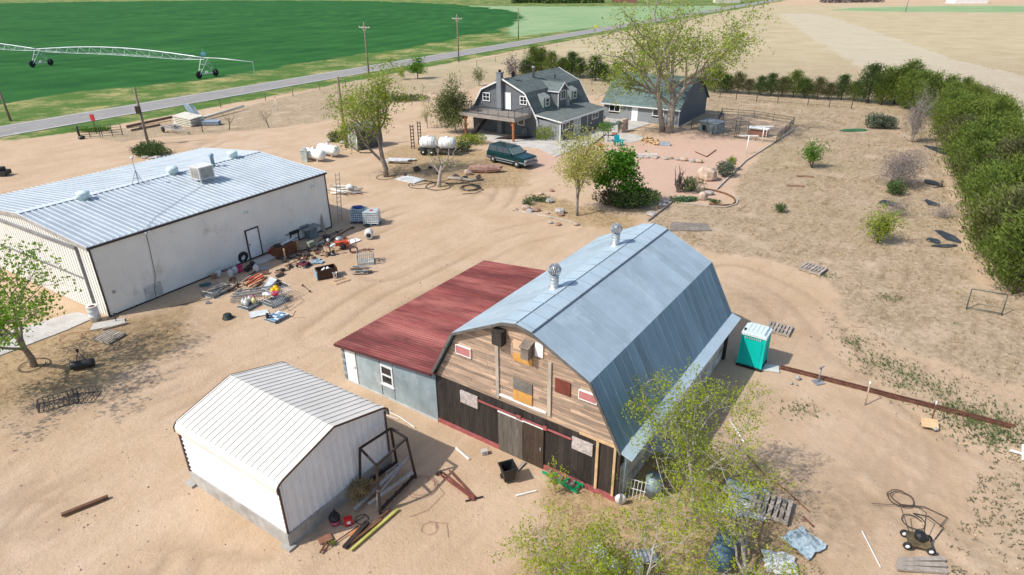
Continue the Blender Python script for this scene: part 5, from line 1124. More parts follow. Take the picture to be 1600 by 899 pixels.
def tower(P):
    mb = MB(); top = P + Vector((0, 0, 3.5))
    for s in (-1, 1): 
        for e in (-1, 1): mb.tube(P + pv * s * 1.9 + dv * e * .25 + Vector((0, 0, .7)), top + dv * e * .9 - pv * s * .05, .055, n=5)
        for k in (1, 2): mb.tube(P + pv * s * (1.9 - .6 * k) + Vector((0, 0, .7 + .9 * k)) - dv * .45, P + pv * s * (1.9 - .6 * k) + Vector((0, 0, .7 + .9 * k)) + dv * .45, .03, n=4)
    mb.beam(P - pv * 2.1 + Vector((0, 0, .7)), P + pv * 2.1 + Vector((0, 0, .7)), .16, .16); mb.box(tuple(P + Vector((0, 0, .95))), (.5, .5, .4)); tw = mb.build('tower', IRR, iv)
    for s in (-1, 1):
        mb = MB(); R = Matrix((pv, Vector((0, 0, 1)), dv)).transposed(); mb.lathe([(.25, -.18), (.62, -.2), (.72, 0), (.62, .2), (.25, .18)], P + pv * s * 2.0 + Vector((0, 0, .68)), 18, R=R); mb.build('wheel', RUBBER, tw)
Z0 = Vector((0, 0, 0)); TBl = TB - TA
span(Z0, TBl, 3.6, 3.6); tower(Z0); tower(TBl); span(TBl, TBl + dv * 52, 3.6, 3.6); tower(TBl + dv * 52)
mb = MB(); mb.path([Vector((0, 0, 3.6)), -dv * 4 + Vector((0, 0, 3.65)), -dv * 12.5 + Vector((0, 0, 3.3))], [.1, .09, .07], 6); mb.path([-dv * 12.3 + Vector((0, 0, 3.3)), -dv * 12.3 + Vector((0, 0, .8))], .03, 4); mb.build('overhang_pipe', IRR, iv)
mb = MB(); mb.box((0, .2, 4.3), (.9, .5, .5)); mb.tube((0, 0, 3.6), (0, 0, 5.2), .04); mb.build('control_box', M('blue_box', (.12, .3, .4), .5), iv)
# far buildings and tree belts
def farhouse(u, v, L_, W_, h, wall, roof, label):
    t = thing('farm_building', label, 'building', g(u, v), rc.uniform(-.3, .3)); mb = MB(); mb.bx(-L_ / 2, L_ / 2, -W_ / 2, W_ / 2, -.2, h); mb.extrude([(-W_ / 2, h), (W_ / 2, h), (0, h + W_ * .25)], -L_ / 2, L_ / 2, 'x'); mb.build('wall', wall, t)
    mb = MB()
    for s in (-1, 1): mb.slab([(-L_ / 2 - .3, s * (W_ / 2 + .3), h - .1), (L_ / 2 + .3, s * (W_ / 2 + .3), h - .1), (L_ / 2 + .3, 0, h + W_ * .25 + .08), (-L_ / 2 - .3, 0, h + W_ * .25 + .08)], .1)
    mb.build('roof', roof, t)
farhouse(1135, 4.5, 16, 9, 3.5, CREAM, GREYMET, 'distant pale farm building at the end of the road'); farhouse(1510, 5, 20, 10, 4, WHITE, WHITE, 'distant white farm building at the top right'); farhouse(975, 4, 18, 10, 3.5, M('brick_far', (.25, .12, .09), .9), GREYMET, 'distant brick farm building above the tall cottonwood')
for (u, v, r, n, lb) in ((830, 4.5, 9, 6, 'distant row of dark trees at the top centre, left one'), (895, 5, 14, 7, 'distant row of dark trees at the top centre, right one'), (1330, 4, 12, 5, 'distant brown scrub at the top right of the fields')):
    cen = []; rngx = np.random.default_rng(int(u)); p = g(u, v)
    for i in range(n * 160): k = rngx.uniform(-1, 1); cen.append((p.x + k * r * 1.6, p.y + rngx.normal() * 3, abs(rngx.normal()) * 2.2 + .2))
    o = leafmesh('distant_trees', L_CEDD if u < 1000 else L_TWIG, np.array(cen), 1.8, rngx, .8); o['kind'] = 'stuff'; o['label'] = lb; o['category'] = 'trees'

# ------------------------------------------------------------------ house yard things
# dark green suburban
pr, pf = g(772, 254), g(808, 262.5); ha = head(pr, pf); CARP = M('dark_green_car_paint', (.006, .05, .055), .22, .35, amp=.06, spec=.6); CARG = M('grey_car_trim', (.25, .25, .25), .5, amp=.1)
nrm = Vector((-math.sin(ha), math.cos(ha), 0)); carc = (pr + pf) / 2 + nrm * .85
car = thing('suv', 'dark teal green suv with roof rack parked on the dirt beside the house', 'car', carc, ha)
wb = 1.62; lo_ = .42
def arch_(xc): return [(xc + .46 * math.cos(PI * k / 8), .36 + .46 * math.sin(PI * k / 8)) for k in range(0, 9)]
side = [(2.62, .5), (2.62, .95), (2.5, 1.06), (1.2, 1.17), (-2.42, 1.17), (-2.55, .9), (-2.55, .5), (-2.45, lo_)] + list(reversed(arch_(-wb))) + list(reversed(arch_(wb))) + [(2.5, lo_)]
mb = MB(); mb.extrude(side, -.97, .97, 'y'); body = mb.build('body', CARP, car)
bv = body.modifiers.new('b', 'BEVEL'); bv.width = .05; bv.segments = 2; bv.limit_method = 'ANGLE'; bv.angle_limit = 1.0
mb = MB(); A = [(1.25, -.93, 1.16), (1.25, .93, 1.16), (-2.45, .93, 1.16), (-2.45, -.93, 1.16)]; Bq = [(.55, -.76, 1.78), (.55, .76, 1.78), (-2.3, .76, 1.8), (-2.3, -.76, 1.8)]
mb.add(A + Bq, [(0, 1, 2, 3), (7, 6, 5, 4), (0, 4, 5, 1), (1, 5, 6, 2), (2, 6, 7, 3), (3, 7, 4, 0)]); cabin = mb.build('cabin', CARP, car); bv = cabin.modifiers.new('b', 'BEVEL'); bv.width = .06; bv.segments = 2
def onplane(P4, s0, s1, t0, t1, off, mbx):
    P4 = [Vector(p) for p in P4]; n_ = (P4[1] - P4[0]).cross(P4[3] - P4[0]).normalized(); f = lambda s, t: P4[0].lerp(P4[1], s).lerp(P4[3].lerp(P4[2], s), t)
    q = [f(s0, t0), f(s1, t0), f(s1, t1), f(s0, t1)]; mbx.add([p + n_ * off for p in q] + [p - n_ * .02 for p in q], [(0, 1, 2, 3), (7, 6, 5, 4), (0, 4, 5, 1), (1, 5, 6, 2), (2, 6, 7, 3), (3, 7, 4, 0)])
for sgn in (0, 1):
    P4 = [A[3], A[0], Bq[0], Bq[3]] if sgn == 0 else [A[1], A[2], Bq[2], Bq[1]]
    for (s0, s1) in (((.04, .36), (.4, .62), (.65, .9)) if sgn == 0 else ((.1, .35), (.38, .6), (.64, .96))):
        mb = MB(); onplane(P4, s0, s1, .14, .88, .012, mb); mb.build('side_window', GLASSD, car)
mb = MB(); onplane([A[0], A[1], Bq[1], Bq[0]], .06, .94, .1, .92, .012, mb); mb.build('windscreen', MGlass('windscreen_glass', (.16, .2, .18), .1), car)
mb = MB(); onplane([A[2], A[3], Bq[3], Bq[2]], .06, .94, .15, .9, .012, mb); mb.build('rear_window', GLASSD, car)
mb = MB(); mb.bx(-2.6, 2.62, -.985, -.965, .55, .64); mb.bx(-2.6, 2.62, .965, .985, .55, .64); mb.bx(2.58, 2.76, -.95, .95, .42, .64); mb.bx(-2.7, -2.52, -.95, .95, .42, .64); mb.bx(-1.1, 1.1, -1.02, -.9, .34, .4); mb.build('bumper_and_sill', CARG, car)
mb = MB(); mb.bx(2.6, 2.66, -.55, .55, .68, .92); 
for k in range(4): mb.bx(2.655, 2.675, -.54, .54, .7 + k * .06, .72 + k * .06, .9)
mb.build('grille', CARG, car)
for y in (-.75, .75): mb = MB(); mb.bx(2.6, 2.67, y - .17, y + .17, .7, .92); mb.build('headlight', MGlass('headlight_glass', (.6, .6, .58), .15), car)
for y in (-.8, .8): mb = MB(); mb.bx(-2.57, -2.53, y - .1, y + .1, .7, 1.1); mb.build('tail_light', RED, car)
mb = MB()
for y in (-.6, .6): mb.tube((.2, y, 1.87), (-2.1, y, 1.88), .02, n=6)
for x in (-2.0, -1.3, -.6, .1): mb.tube((x, -.6, 1.87), (x, .6, 1.87), .018, n=6)
mb.build('roof_rack', BLACK, car)
for x in (-wb, wb):
    for y in (-.88, .88):
        mb = MB(); mb.lathe([(.22, -.12), (.36, -.12), (.385, -.06), (.385, .06), (.36, .12), (.22, .12)], (x, y, .385), 20, axis='y'); wh = mb.build('wheel', RUBBER, car)
        mb = MB(); mb.lathe([(.0, -.13), (.1, -.13), (.23, -.10), (.23, .1), (.1, .13), (.0, .13)], (x, y, .385), 16, axis='y'); mb.build('rim', STEEL, wh)
for y in (-1.08, 1.08): mb = MB(); mb.box((1.0, y, 1.22), (.12, .2, .16)); mb.build('mirror', BLACK, car)
# tank trailer
tt = thing('tank_trailer', 'trailer carrying two white plastic tanks behind the bare pruned tree', 'trailer', g(690, 241), head(g(668, 240), g(720, 242)))
TANK = M('white_tank', (.74, .75, .75), .45, amp=.08)
tt.scale = (.93, .9, .9)
for x in (-1.5, .75):
    mb = MB(); mb.lathe([(.0, -.95), (.45, -.93), (.68, -.75), (.7, 0), (.68, .75), (.45, .93), (.0, .95)], (x, 0, 1.35), 20, axis='x')
    for k in range(3): mb.lathe([(.715, -.5 + k * .5 - .04), (.73, -.5 + k * .5), (.715, -.5 + k * .5 + .04)], (x, 0, 1.35), 20, axis='x', cap=False)
    tk = mb.build('tank', TANK, tt); mb = MB(); mb.lathe([(.2, 0), (.2, .1), (.0, .13)], (x, 0, 2.03), 12); mb.build('lid', TANK, tk)
mb = MB(); mb.bx(-2.6, 2.0, -.75, -.62, .5, .64); mb.bx(-2.6, 2.0, .62, .75, .5, .64)
for x in (-2.5, -1.5, -.4, .75, 1.9): mb.bx(x - .06, x + .06, -.62, .62, .52, .62)
mb.beam((2.0, -.6, .55), (3.6, 0, .5), .1, .1); mb.beam((2.0, .6, .55), (3.6, 0, .5), .1, .1); mb.bx(-2.6, 1.95, -.6, .6, .64, .68); mb.build('frame', DKSTEEL, tt)
for x in (-1.9, -.9):
    for y in (-.88, .88):
        mb = MB(); mb.lathe([(.16, -.1), (.36, -.1), (.38, 0), (.36, .1), (.16, .1)], (x, y, .38), 18, axis='y'); wh = mb.build('wheel', RUBBER, tt); mb = MB(); mb.lathe([(.0, -.11), (.18, -.09), (.18, .09), (.0, .11)], (x, y, .38), 12, axis='y'); mb.build('rim', WHITE, wh)
for (u, lb) in ((645, 'dark lattice post left of the tank trailer'), (656, 'leafy dark lattice post nearest the tank trailer')):
    p = g(u + .5, 232 if u == 645 else 226); mb = MB(); h_ = 2.6
    mb.bx(-.2, -.12, -.05, .05, 0, h_); mb.bx(.12, .2, -.05, .05, 0, h_)
    for k in range(7): mb.bx(-.12, .12, -.04, .04, .2 + k * .36, .28 + k * .36)
    single('lattice_post', mb, DKSTEEL, lb, 'post', p)
def propane(u, v, label, s=1.):
    t = thing('propane_tank', label, 'propane tank', g(u, v), head(g(500, 240), g(533, 246)), 'propane tanks'); mb = MB(); L_ = 1.5 * s; r = .52 * s
    mb.lathe([(.0, -L_)] + [(r * math.sin(k * PI / 12), -L_ + r * (1 - math.cos(k * PI / 12)) * .8) for k in range(1, 7)] + [(r, L_ - r * .8)] + [(r * math.cos(k * PI / 12), L_ - r * .8 + r * .8 * math.sin(k * PI / 12)) for k in range(1, 7)], (0, 0, .72), 22, axis='x'); mb.build('tank', WHITE, t)
    mb = MB(); mb.lathe([(.17, -.05), (.17, .14), (.0, .22)], (0, 0, .72 + r), 14); mb.build('dome', WHITE, t)
    for x in (-.7, .7): mb = MB(); mb.bx(x - .06, x + .06, -.3, .3, 0, .32); mb.build('leg', CONC, t)
    return t
propane(492, 251, 'nearer white propane tank behind the workshop'); propane(514, 244, 'farther white propane tank beside the plank shed')
mb = MB(); mb.bx(-.3, .3, -.25, .25, 0, 1.2); mb.bx(-.34, .34, -.29, .29, 1.2, 1.26); mb.bx(-.1, .25, -.2, .1, 1.26, 1.5); single('fuel_box', mb, M('pale_green_box', (.5, .55, .5), .6), 'pale upright box at the end of the nearer propane tank', 'box', g(477, 253))
# rocks, logs, hoses
def rock(u, v, d, seed, label, mat=ROCK, group=None):
    mb = MB(); mb.blob((0, 0, d[2] * .75), d, random.Random(seed), 9, .18); return single('rock', mb, mat, label, 'rock', g(u, v), rc.uniform(-.5, .5), group)
rock(1103, 281, (1.0, .75, .72), 5, 'biggest tan boulder beside the garden ring'); rock(1098, 312, (.45, .35, .4), 6, 'pale boulder inside the garden ring'); rock(1107, 304, (.5, .35, .2), 7, 'flat dark grey stone in the garden ring', ROCKG)
rock(757, 269, (1.9, .55, .45), 8, 'long red brown rock slab lying on the dirt before the suv', M('red_brown_rock', (.33, .20, .15), .9, amp=.35, bump=.5)); rock(731, 273, (.4, .3, .3), 9, 'small pale rock left of the long rock slab')
for i, (u, v, s) in enumerate(((1012,247,.3),(1024,248,.28),(1040,249,.33),(1047,248,.42),(1058,250,.3),(1068,251,.5),(1082,253,.4),(1092,254,.5),(1002,247,.3))): rock(u, v, (s * .85, s * .65, s * .42), 20 + i, 'small rock in the line of rocks across the pink gravel', ROCK if i % 2 else ROCKG, 'rocks lining the gravel yard')
mb = MB(); mb.bx(-1.3, 1.3, -.3, .3, 0, .35); single('stone_slab', mb, M('pale_slab', (.58, .52, .47), .85, amp=.2, bump=.3), 'pale stone slab at the left end of the line of rocks', 'slab', g(1007, 246), -.05)
for i, (u, v, s) in enumerate(((822,327,.5),(828,331,.35),(838,330,.42),(805,329,.3),(858,316,.5),(862,299,.3),(845,304,.35),(875,333,.6),(876,337,.35),(855,334,.25),(860,349,.25),(872,352,.3),(900,352,.3),(818,318,.22))): rock(u, v, (s * .8, s * .65, s * .4), 50 + i, 'rock in the loose ring of rocks around the pale yellow tree', (ROCK, ROCKG, M('red_brown_rock', (.33, .2, .15)))[i % 3], 'rocks around the pale yellow tree')
for i, (u, v) in enumerate(((1040,317),(1035,322),(1018,335),(1017,337))): rock(u, v, (.4, .3, .15), 80 + i, 'pale flat stone beside the garden edging board', ROCKG, 'flat stones along the edging')
def edging(pts, label, r=.06, mat=WOODGREY, h=.12):
    mb = MB(); W_ = [g(*p) for p in pts]
    for a, b in zip(W_[:-1], W_[1:]): mb.beam(a + Vector((0, 0, h / 2)), b + Vector((0, 0, h / 2)), r * 2, h)
    return single('garden_edging', mb, mat, label, 'edging')
edging([(1012,346),(1050,316)], 'straight grey edging board at the lawn corner'); edging([(1120,296),(1165,252),(1213,221),(1241,203)], 'long pale edging between pink gravel and dry lawn', .06, M('pale_edge', (.46, .40, .33), .85))
arc = [(1100,296),(1118,299),(1135,304),(1146,310),(1149,316),(1144,321),(1128,322),(1108,320)]; edging(arc, 'curved dark edging ring around the small garden bed', .035, WOODBRN)
edging([(1066,318),(1090,321),(1112,323),(1135,324),(1150,320),(1153,313),(1145,304)], 'outer pale edging outside the garden ring', .06, M('pale_edge', (.6, .54, .47)), .08)
edging([(925,227),(945,212),(960,213)], 'dark kerb along the front of the patio path', .06, DKSTEEL); edging([(805,330),(840,336),(870,342),(905,351)], 'low pale edging in front of the rock bed', .07, M('pale_edge', (.6, .54, .47)), .07)
def coil(u, v, r, n, mat, label, w=.022, tail=None, name='hose', cat='hose', sq=1.):
    mb = MB(); pts = []; rr = random.Random(int(u * 7 + v))
    for i in range(int(n * 18) + 1): a = 2 * PI * i / 18; k = r * (1 + .16 * math.sin(a * .37 + u)) ; pts.append((math.cos(a) * k + rr.uniform(-.02, .02), math.sin(a) * k * sq + rr.uniform(-.02, .02), w + .012 * i / 18))
    if tail: pts += [tuple(Vector((t[0], t[1], 0)) + Vector((0, 0, w))) for t in tail]
    mb.path(pts, w, 5); return single(name, mb, mat, label, cat, g(u, v))
coil(735, 294, .8, 3.3, BLACK, 'black hose coil on the dirt right of the bare pruned tree', .03, [(1.2, -.6), (.6, -1.6), (-.6, -1.9)]); coil(602, 277, .85, 1.2, RUBBER, 'black hose ring around the foot of the yellow green tree'); coil(686, 292, 1.1, 1.2, RUBBER, 'black hose ring around the foot of the bare pruned tree', .03, [(1.8, 1.), (3, 1.4)])
coil(660, 289, 1.1, 1.6, RUBBER, 'loose black hose left of the bare pruned tree', .025, [(2, 1.2), (3.2, 2.6)]); coil(52, 572, .62, 1.15, RUBBER, 'black hose ring around the foot of the bottom left tree', .02); coil(112, 527, .55, 1.2, M('orange_hose', (.35, .15, .06), .7), 'thin reddish hose loop by the workshop corner', .012, [(.9, .6), (1.7, 1.5)])
mb = MB(); mb.slab([(0, 0, .1), (2.5, 0, .1), (2.5, 1.5, .1), (0, 1.5, .1)], .1); single('pale_panel', mb, M('pale_panel', (.6, .6, .58), .6), 'pale flat panel lying between the two trees', 'panel', g(617, 281), head(g(617, 281), g(648, 288)))
mb = MB()
for k in range(4): mb.box((rc.uniform(-.5, .5), rc.uniform(-.6, .6), .08 + k * .07), (2.4, .6, .05), rc.uniform(-.3, .3))
single('board_pile', mb, M('pale_panel', (.6, .6, .58)), 'loose pale boards behind the yellow green tree', 'boards', g(624, 253))
for i, (u, v, s) in enumerate(((651,268,.45),(672,264,.3),(683,272,.3),(712,278,.35),(727,280,.3),(748,281,.45),(633,276,.25))): mb = MB(); mb.blob((0, 0, s * .6), (s * .9, s * .6, s * .45), random.Random(i), 8, .35); single('debris_lump', mb, M('dark_debris', (.08, .065, .055), .9, amp=.4), 'dark lump of debris on the dirt between the trees and the suv', 'debris', g(u, v), rc.uniform(0, 3), 'debris lumps near the trees')
mb = MB(); mb.path([g(700, 278, .1), g(715, 279, .14), g(735, 282, .12), g(748, 281, .1)], [.12, .16, .14, .1], 7); single('fallen_log', mb, WOODGREY, 'fallen grey log beside the black hose coil', 'log')
# patio things
ac = thing('garden_chair', 'teal plastic garden chair on the pink gravel', 'chair', g(967, 228), .3); TEAL = M('teal_plastic', (.01, .32, .36), .5)
mb = MB(); mb.box((0, 0, .4), (.6, .6, .05)); mb.build('seat', TEAL, ac); mb = MB(); mb.box((-.12, .38, .75), (.6, .07, .8), R=Matrix.Rotation(-.35, 3, 'X')); mb.build('backrest', TEAL, ac)
for x in (-.33, .33): mb = MB(); mb.bx(x - .07, x + .07, -.35, .35, .6, .65); mb.build('armrest', TEAL, ac)
for x in (-.3, .3):
    for y in (-.28, .28): mb = MB(); mb.bx(x - .04, x + .04, y - .04, y + .04, 0, .6); mb.build('leg', TEAL, ac)
fdr = thing('bird_bath', 'orange rust pedestal bowl behind the round green tree', 'bird bath', g(938, 240)); mb = MB(); mb.lathe([(.16, 0), (.06, .1), (.06, .75)], n=10); mb.build('pedestal', M('orange_rust', (.45, .2, .04), .8), fdr); mb = MB(); mb.lathe([(.06, .74), (.38, .9), (.4, .95), (.3, .9), (.0, .86)], n=16); mb.build('bowl', M('orange_rust', (.45, .2, .04)), fdr)
fp = thing('hanging_plant', 'leafy plant on a tall stand at the end of the patio', 'potted plant', g(946, 222)); mb = MB()
for x in (-.28, .28): mb.tube((x, 0, 0), (x, 0, 1.3), .04, n=6)
mb.bx(-.35, .35, -.25, .25, 1.28, 1.34); mb.build('stand', DKSTEEL, fp); cenp = np.random.default_rng(3).normal(size=(500, 3)) * np.array([.4, .4, .3]) + np.array([0, 0, 1.65]); leafmesh('foliage', L_GRN, cenp, .2, np.random.default_rng(3), .4, None, fp)
bb = thing('stone_fireplace', 'upright tan stone fireplace wall on the edge of the patio', 'fireplace', g(974, 206), head(g(968, 207), g(982, 203))); mb = MB(); r5 = random.Random(5)
for k in range(6):
    for j in range(3): mb.box((-.5 + j * .42 + r5.uniform(-.04, .04), 0, .14 + k * .25), (.45, .5, .27), 0, r5.uniform(.2, .8))
mb.build('stone_wall', ROCK, bb); mb = MB(); mb.blob((-.95, .1, 1.2), (.45, .4, .25), r5, 10, .1); mb.tube((-.95, .1, 0), (-.95, .1, 1.1), .07); mb.build('grill', M('grill_green_grey', (.12, .15, .13), .6), bb)
mb = MB(); mb.lathe([(.3, 0), (.36, .3), (.3, .3), (.0, .25)], n=14); single('flower_pot', mb, M('terracotta', (.3, .12, .07), .8), 'low terracotta bowl left of the stone fireplace', 'flower pot', g(960, 212))
wp = thing('firewood_pile', 'low pile of cut firewood on the pink gravel', 'firewood', g(1018, 223), head(g(1006, 219), g(1032, 227)))
for k in range(46):
    mb = MB(); x, y, z = r5.uniform(-1.4, 1.4), r5.uniform(-.5, .5), .08 + .35 * r5.random() ** 2; d = Vector((r5.uniform(-.3, .3), 1, r5.uniform(-.2, .2))) * .22; mb.tube(Vector((x, y, z)) - d, Vector((x, y, z)) + d, r5.uniform(.06, .1), n=6); mb.build('log', WOODTAN, wp)
mb = MB(); mb.bx(-.6, .6, -.3, .3, 0, .3); mb.bx(-.5, .5, -.22, .22, .3, .34); single('storage_bin', mb, M('blue_grey_box2', (.33, .38, .42), .6), 'blue grey bin beside the firewood pile', 'bin', g(1038, 227), -.2)
mb = MB(); mb.beam(g(1086, 237, .05), g(1104, 245, .05), .06, .06); mb.beam(g(1104, 245, .05), g(1119, 234, .05), .06, .06); single('bent_pipe', mb, RUST, 'rusty bent pipe lying on the pink gravel', 'pipe')
mb = MB(); mb.beam((-1.0, 0, .1), (1.4, .3, .75), .1, .12); mb.beam((-.6, .3, .1), (1.3, .7, .6), .1, .1); single('plank_pile', mb, WOODGREY, 'grey planks leaning at the garage corner', 'planks', g(1070, 201), .4)
for (u, v, lb, m_) in ((910, 199, 'white bin', WHITE), (917, 198, 'black bin', BLACK)):
    mb = MB(); mb.lathe([(.22, 0), (.26, .75), (.28, .75), (.28, .82), (.0, .86)], n=14); single('bin', mb, m_, lb + ' standing by the glazed porch doors', 'bin', g(u, v))
mb = MB(); mb.bx(-.3, .3, -.05, .05, .1, 1.0); mb.bx(-.25, .25, .0, .5, .4, .46); mb.beam((-.25, .45, 0), (-.25, .1, 1.0), .04, .04); mb.beam((.25, .45, 0), (.25, .1, 1.0), .04, .04); single('folding_chair', mb, M('black_white_chair', (.2, .2, .2), .6), 'dark chair standing under the deck by the house wall', 'chair', g(820, 214), .5)
mb = MB(); mb.blob((0, 0, .12), (2.2, .5, .16), r5, 10, .3); single('dark_tarp', mb, DKSTEEL, 'dark tarp on the patio under the deck', 'tarp', g(803, 217), .1)
mb = MB(); mb.blob((0, 0, .04), (1.7, .7, .08), r5, 12, .2); single('green_mat', mb, M('green_mat', (.03, .13, .05), .9, amp=.4), 'dark green mat lying on the lawn above the kennel row', 'mat', g(1334, 204), .1)
mb = MB(); mb.slab([(-1.6, -.9, .03), (1.5, -.7, .04), (1.4, .8, .03), (-1.3, .9, .04)], .05); single('grey_slab', mb, M('dark_slab', (.22, .19, .165), .9, amp=.25), 'dark grey slab on the lawn behind the barn ridge', 'slab', g(1078, 355), -.1)
WMAT = M('weed_mat', (.035, .045, .055), .8, amp=.5)
for i, (u, v, sx, sy) in enumerate(((1467,235,.9,2.2),(1457,286,.7,.9),(1481,370,.45,1.5),(1460,377,.5,.5),(1456,318,.5,.9),(1474,385,1.,.25),(1388,318,.7,.8))):
    mb = MB(); r6 = random.Random(i); mb.slab([(sx * math.cos(k * .7) * r6.uniform(.6, 1.2), sy * math.sin(k * .7) * r6.uniform(.6, 1.2), .04 + r6.uniform(0, .03)) for k in range(9)], .04); single('weed_mat', mb, WMAT, ('torn black weed mat in the row between lawn and hedge' if i < 6 else 'torn black mat behind the yellow green open shrub'), 'weed mat', g(u, v), 0, 'torn weed mats')
mb = MB(); mb.path([(0, 0, 0), (0, .05, .55)], [.14, .1], 7); mb.path([(0, 0, .05), (-.5, -.2, .05), (-.9, -.3, .02)], [.08, .05, .02], 5); single('tree_stump', mb, BARKDK, 'dark cut stump in the row of weed mats', 'stump', g(1470, 292))
for (u, v, lb) in ((1258, 276, 'upper of two brown boards lying on the dry lawn'), (1243, 291, 'lower of two brown boards lying on the dry lawn')): mb = MB(); mb.bx(-.75, .75, -.2, .2, -.03, .05); single('board', mb, M('brown_board', (.22, .12, .08), .85, amp=.3), lb, 'board', g(u, v), -.25)
# ------------------------------------------------------------------ portable toilet and right hand yard
TQ = M('turquoise_plastic', (.0, .50, .42), .4, amp=.08, vamp=.3); 
ta, tb, tc = g(1152.5, 570), g(1186.5, 580), g(1194, 568.5); az = head(ta, tb)
pt = thing('portable_toilet', 'turquoise portable toilet with white roof beside the barn', 'portable toilet', ta.lerp(tb, .5) + Vector((-math.sin(az), math.cos(az), 0)) * .5, az)
mb = MB(); w2 = .55; d2 = .5
mb.add([(-w2, -d2, .12), (w2, -d2, .12), (w2, d2, .12), (-w2, d2, .12), (-w2 + .03, -d2 + .03, 1.72), (w2 - .03, -d2 + .03, 1.72), (w2 - .03, d2 - .03, 1.72), (-w2 + .03, d2 - .03, 1.72)], [(3, 2, 1, 0), (4, 5, 6, 7), (0, 1, 5, 4), (1, 2, 6, 5), (2, 3, 7, 6), (3, 0, 4, 7)])
for x in (-w2 + .02, w2 - .02):
    for y in (-d2 + .02, d2 - .02): mb.beam((x * 1.02, y * 1.02, .12), (x * .98, y * .98, 1.74), .09, .09, .6)
for k in range(7): mb.bx(-w2 + .1, w2 - .1, -d2 - .012, -d2 + .05, .34 + k * .17, .38 + k * .17, .5)
for k in range(4): mb.bx(w2 - .06, w2 + .008, -d2 + .1, d2 - .1, .34 + k * .28, .40 + k * .28, .5)
mb.build('cabin', TQ, pt)
mb = MB(); mb.bx(-w2 - .05, w2 + .05, -d2 - .05, d2 + .05, -.03, .12); mb.build('skid_base', BLACK, pt)
mb = MB(); mb.slab([(-w2 - .03, -d2 - .03, 1.84), (w2 + .03, -d2 - .03, 1.84), (w2 + .03, d2 + .03, 1.84), (-w2 - .03, d2 + .03, 1.84)], .13)
mb.extrude([(-w2, 1.83), (w2, 1.83), (w2 * .75, 1.93), (-w2 * .75, 1.93)], -d2 + .02, d2 - .02)
for k in range(5): mb.bx(-w2 * .7 + k * .19, -w2 * .7 + k * .19 + .07, -d2 + .08, d2 - .08, 1.92, 1.955)
rf = mb.build('roof', M('white_roof_plastic', (.62, .72, .72), .4, amp=.06), pt)
mb = MB(); mb.lathe([(.06, 0), (.06, .16)], (-w2 + .1, -d2 + .12, 1.84), 8); mb.build('vent', BLACK, rf)
mb = MB()
for k in range(9): mb.bx(-w2 + .16 + k * .085, -w2 + .21 + k * .085, -d2 - .02, -d2 + .05, 1.55, 1.63)
mb.build('vent_slots', M('grey_slots', (.35, .5, .48), .5), pt)
mb = MB(); mb.bx(-.42, .42, -d2 - .008, -d2 + .05, .2, 1.5, .45); mb.build('door', TQ, pt)
def pallet(u, v, az, label, mat=WOODGREY, s=1., flat=True, tilt=0, z=0.0):
    t = thing('pallet', label, 'pallet', g(u, v) + Vector((0, 0, z)), az, None); t.scale = (s, s, s); t.rotation_euler = (tilt, 0, az)
    mb = MB()
    for k in range(7): mb.bx(-.55 + k * .165, -.55 + k * .165 + .11, -.5, .5, .11, .13, rg.uniform(.3, .75))
    mb.build('deck_boards', mat, t); mb = MB()
    for y in (-.46, 0, .46): mb.bx(-.56, .56, y - .035, y + .035, .02, .11)
    for x in (-.5, 0, .5): mb.bx(x - .05, x + .05, -.5, .5, 0, .02)
    mb.build('stringers', mat, t); return t
pallet(1217, 516, head(g(1200, 513), g(1228, 520)), 'grey wooden pallet lying behind the turquoise toilet', s=1.1); pallet(1270, 422, head(g(1255, 419), g(1283, 427)), 'grey slatted pallet on the sand at the edge of the dry lawn', s=1.25)
pallet(171, 528, head(g(150, 530), g(180, 537)), 'old grey pallet on the ground near the workshop corner', s=1.05); pallet(1204, 796, head(g(1176, 780), g(1232, 800)) , 'grey pallet lying among the pale sheets under the young trees', s=1.15, z=.06)
mb = MB(); mb.slab([(-.4, -.3, .06), (.4, -.3, .06), (.4, .3, .06), (-.4, .3, .06)], .06); single('slab', mb, M('pale_grey_slab', (.55, .56, .53), .7, amp=.1), 'small pale slab at the front of the turquoise toilet', 'slab', g(1203, 576), -.3)
rA, rB = g(1219, 575), g(1582, 668); dirr = (rB - rA).normalized(); nn = Vector((-dirr.y, dirr.x, 0))
for s, lb in ((-.085, 'nearer of two long rusty rails lying on the ground on the right'), (.085, 'farther of two long rusty rails lying on the ground on the right')):
    mb = MB(); a, b = rA + nn * s, rB + nn * s + dirr * s
    mb.beam(a + Vector((0, 0, .03)), b + Vector((0, 0, .0)), .09, .03); mb.beam(a + Vector((0, 0, .045)), b + Vector((0, 0, .045)), .03, .07); mb.beam(a + Vector((0, 0, .095)), b + Vector((0, 0, .095)), .055, .035); single('rail', mb, RUST, lb, 'rail')
jk = thing('jack_stand', 'grey metal jack stand standing against the rusty rails', 'stand', g(1278, 598), .3); mb = MB(); mb.bx(-.22, .22, -.2, .2, 0, .05); mb.build('base', GREYMET, jk); mb = MB(); mb.tube((0, 0, .05), (.12, .1, .75), .03); mb.beam((-.05, .06, .75), (.3, .14, .75), .05, .05); mb.build('shaft', GREYMET, jk)
for (u, v, u2, lb) in ((1352, 632, 1355, 'pale stake leaning on the rusty rails'), (1454, 664, 1455, 'rusty stake with white tip behind the tan board')):
    mb = MB(); p = g(u, v); mb.tube((0, 0, -.1), (.02, .1, .95), .03, n=6, mi=0); mb.tube((.02, .1, .95), (.025, .12, 1.12), .034, n=6, mi=1); single('stake', mb, [M('tan_stake', (.45, .36, .26), .8) if u < 1400 else RUST, WHITE], lb, 'stake', p)
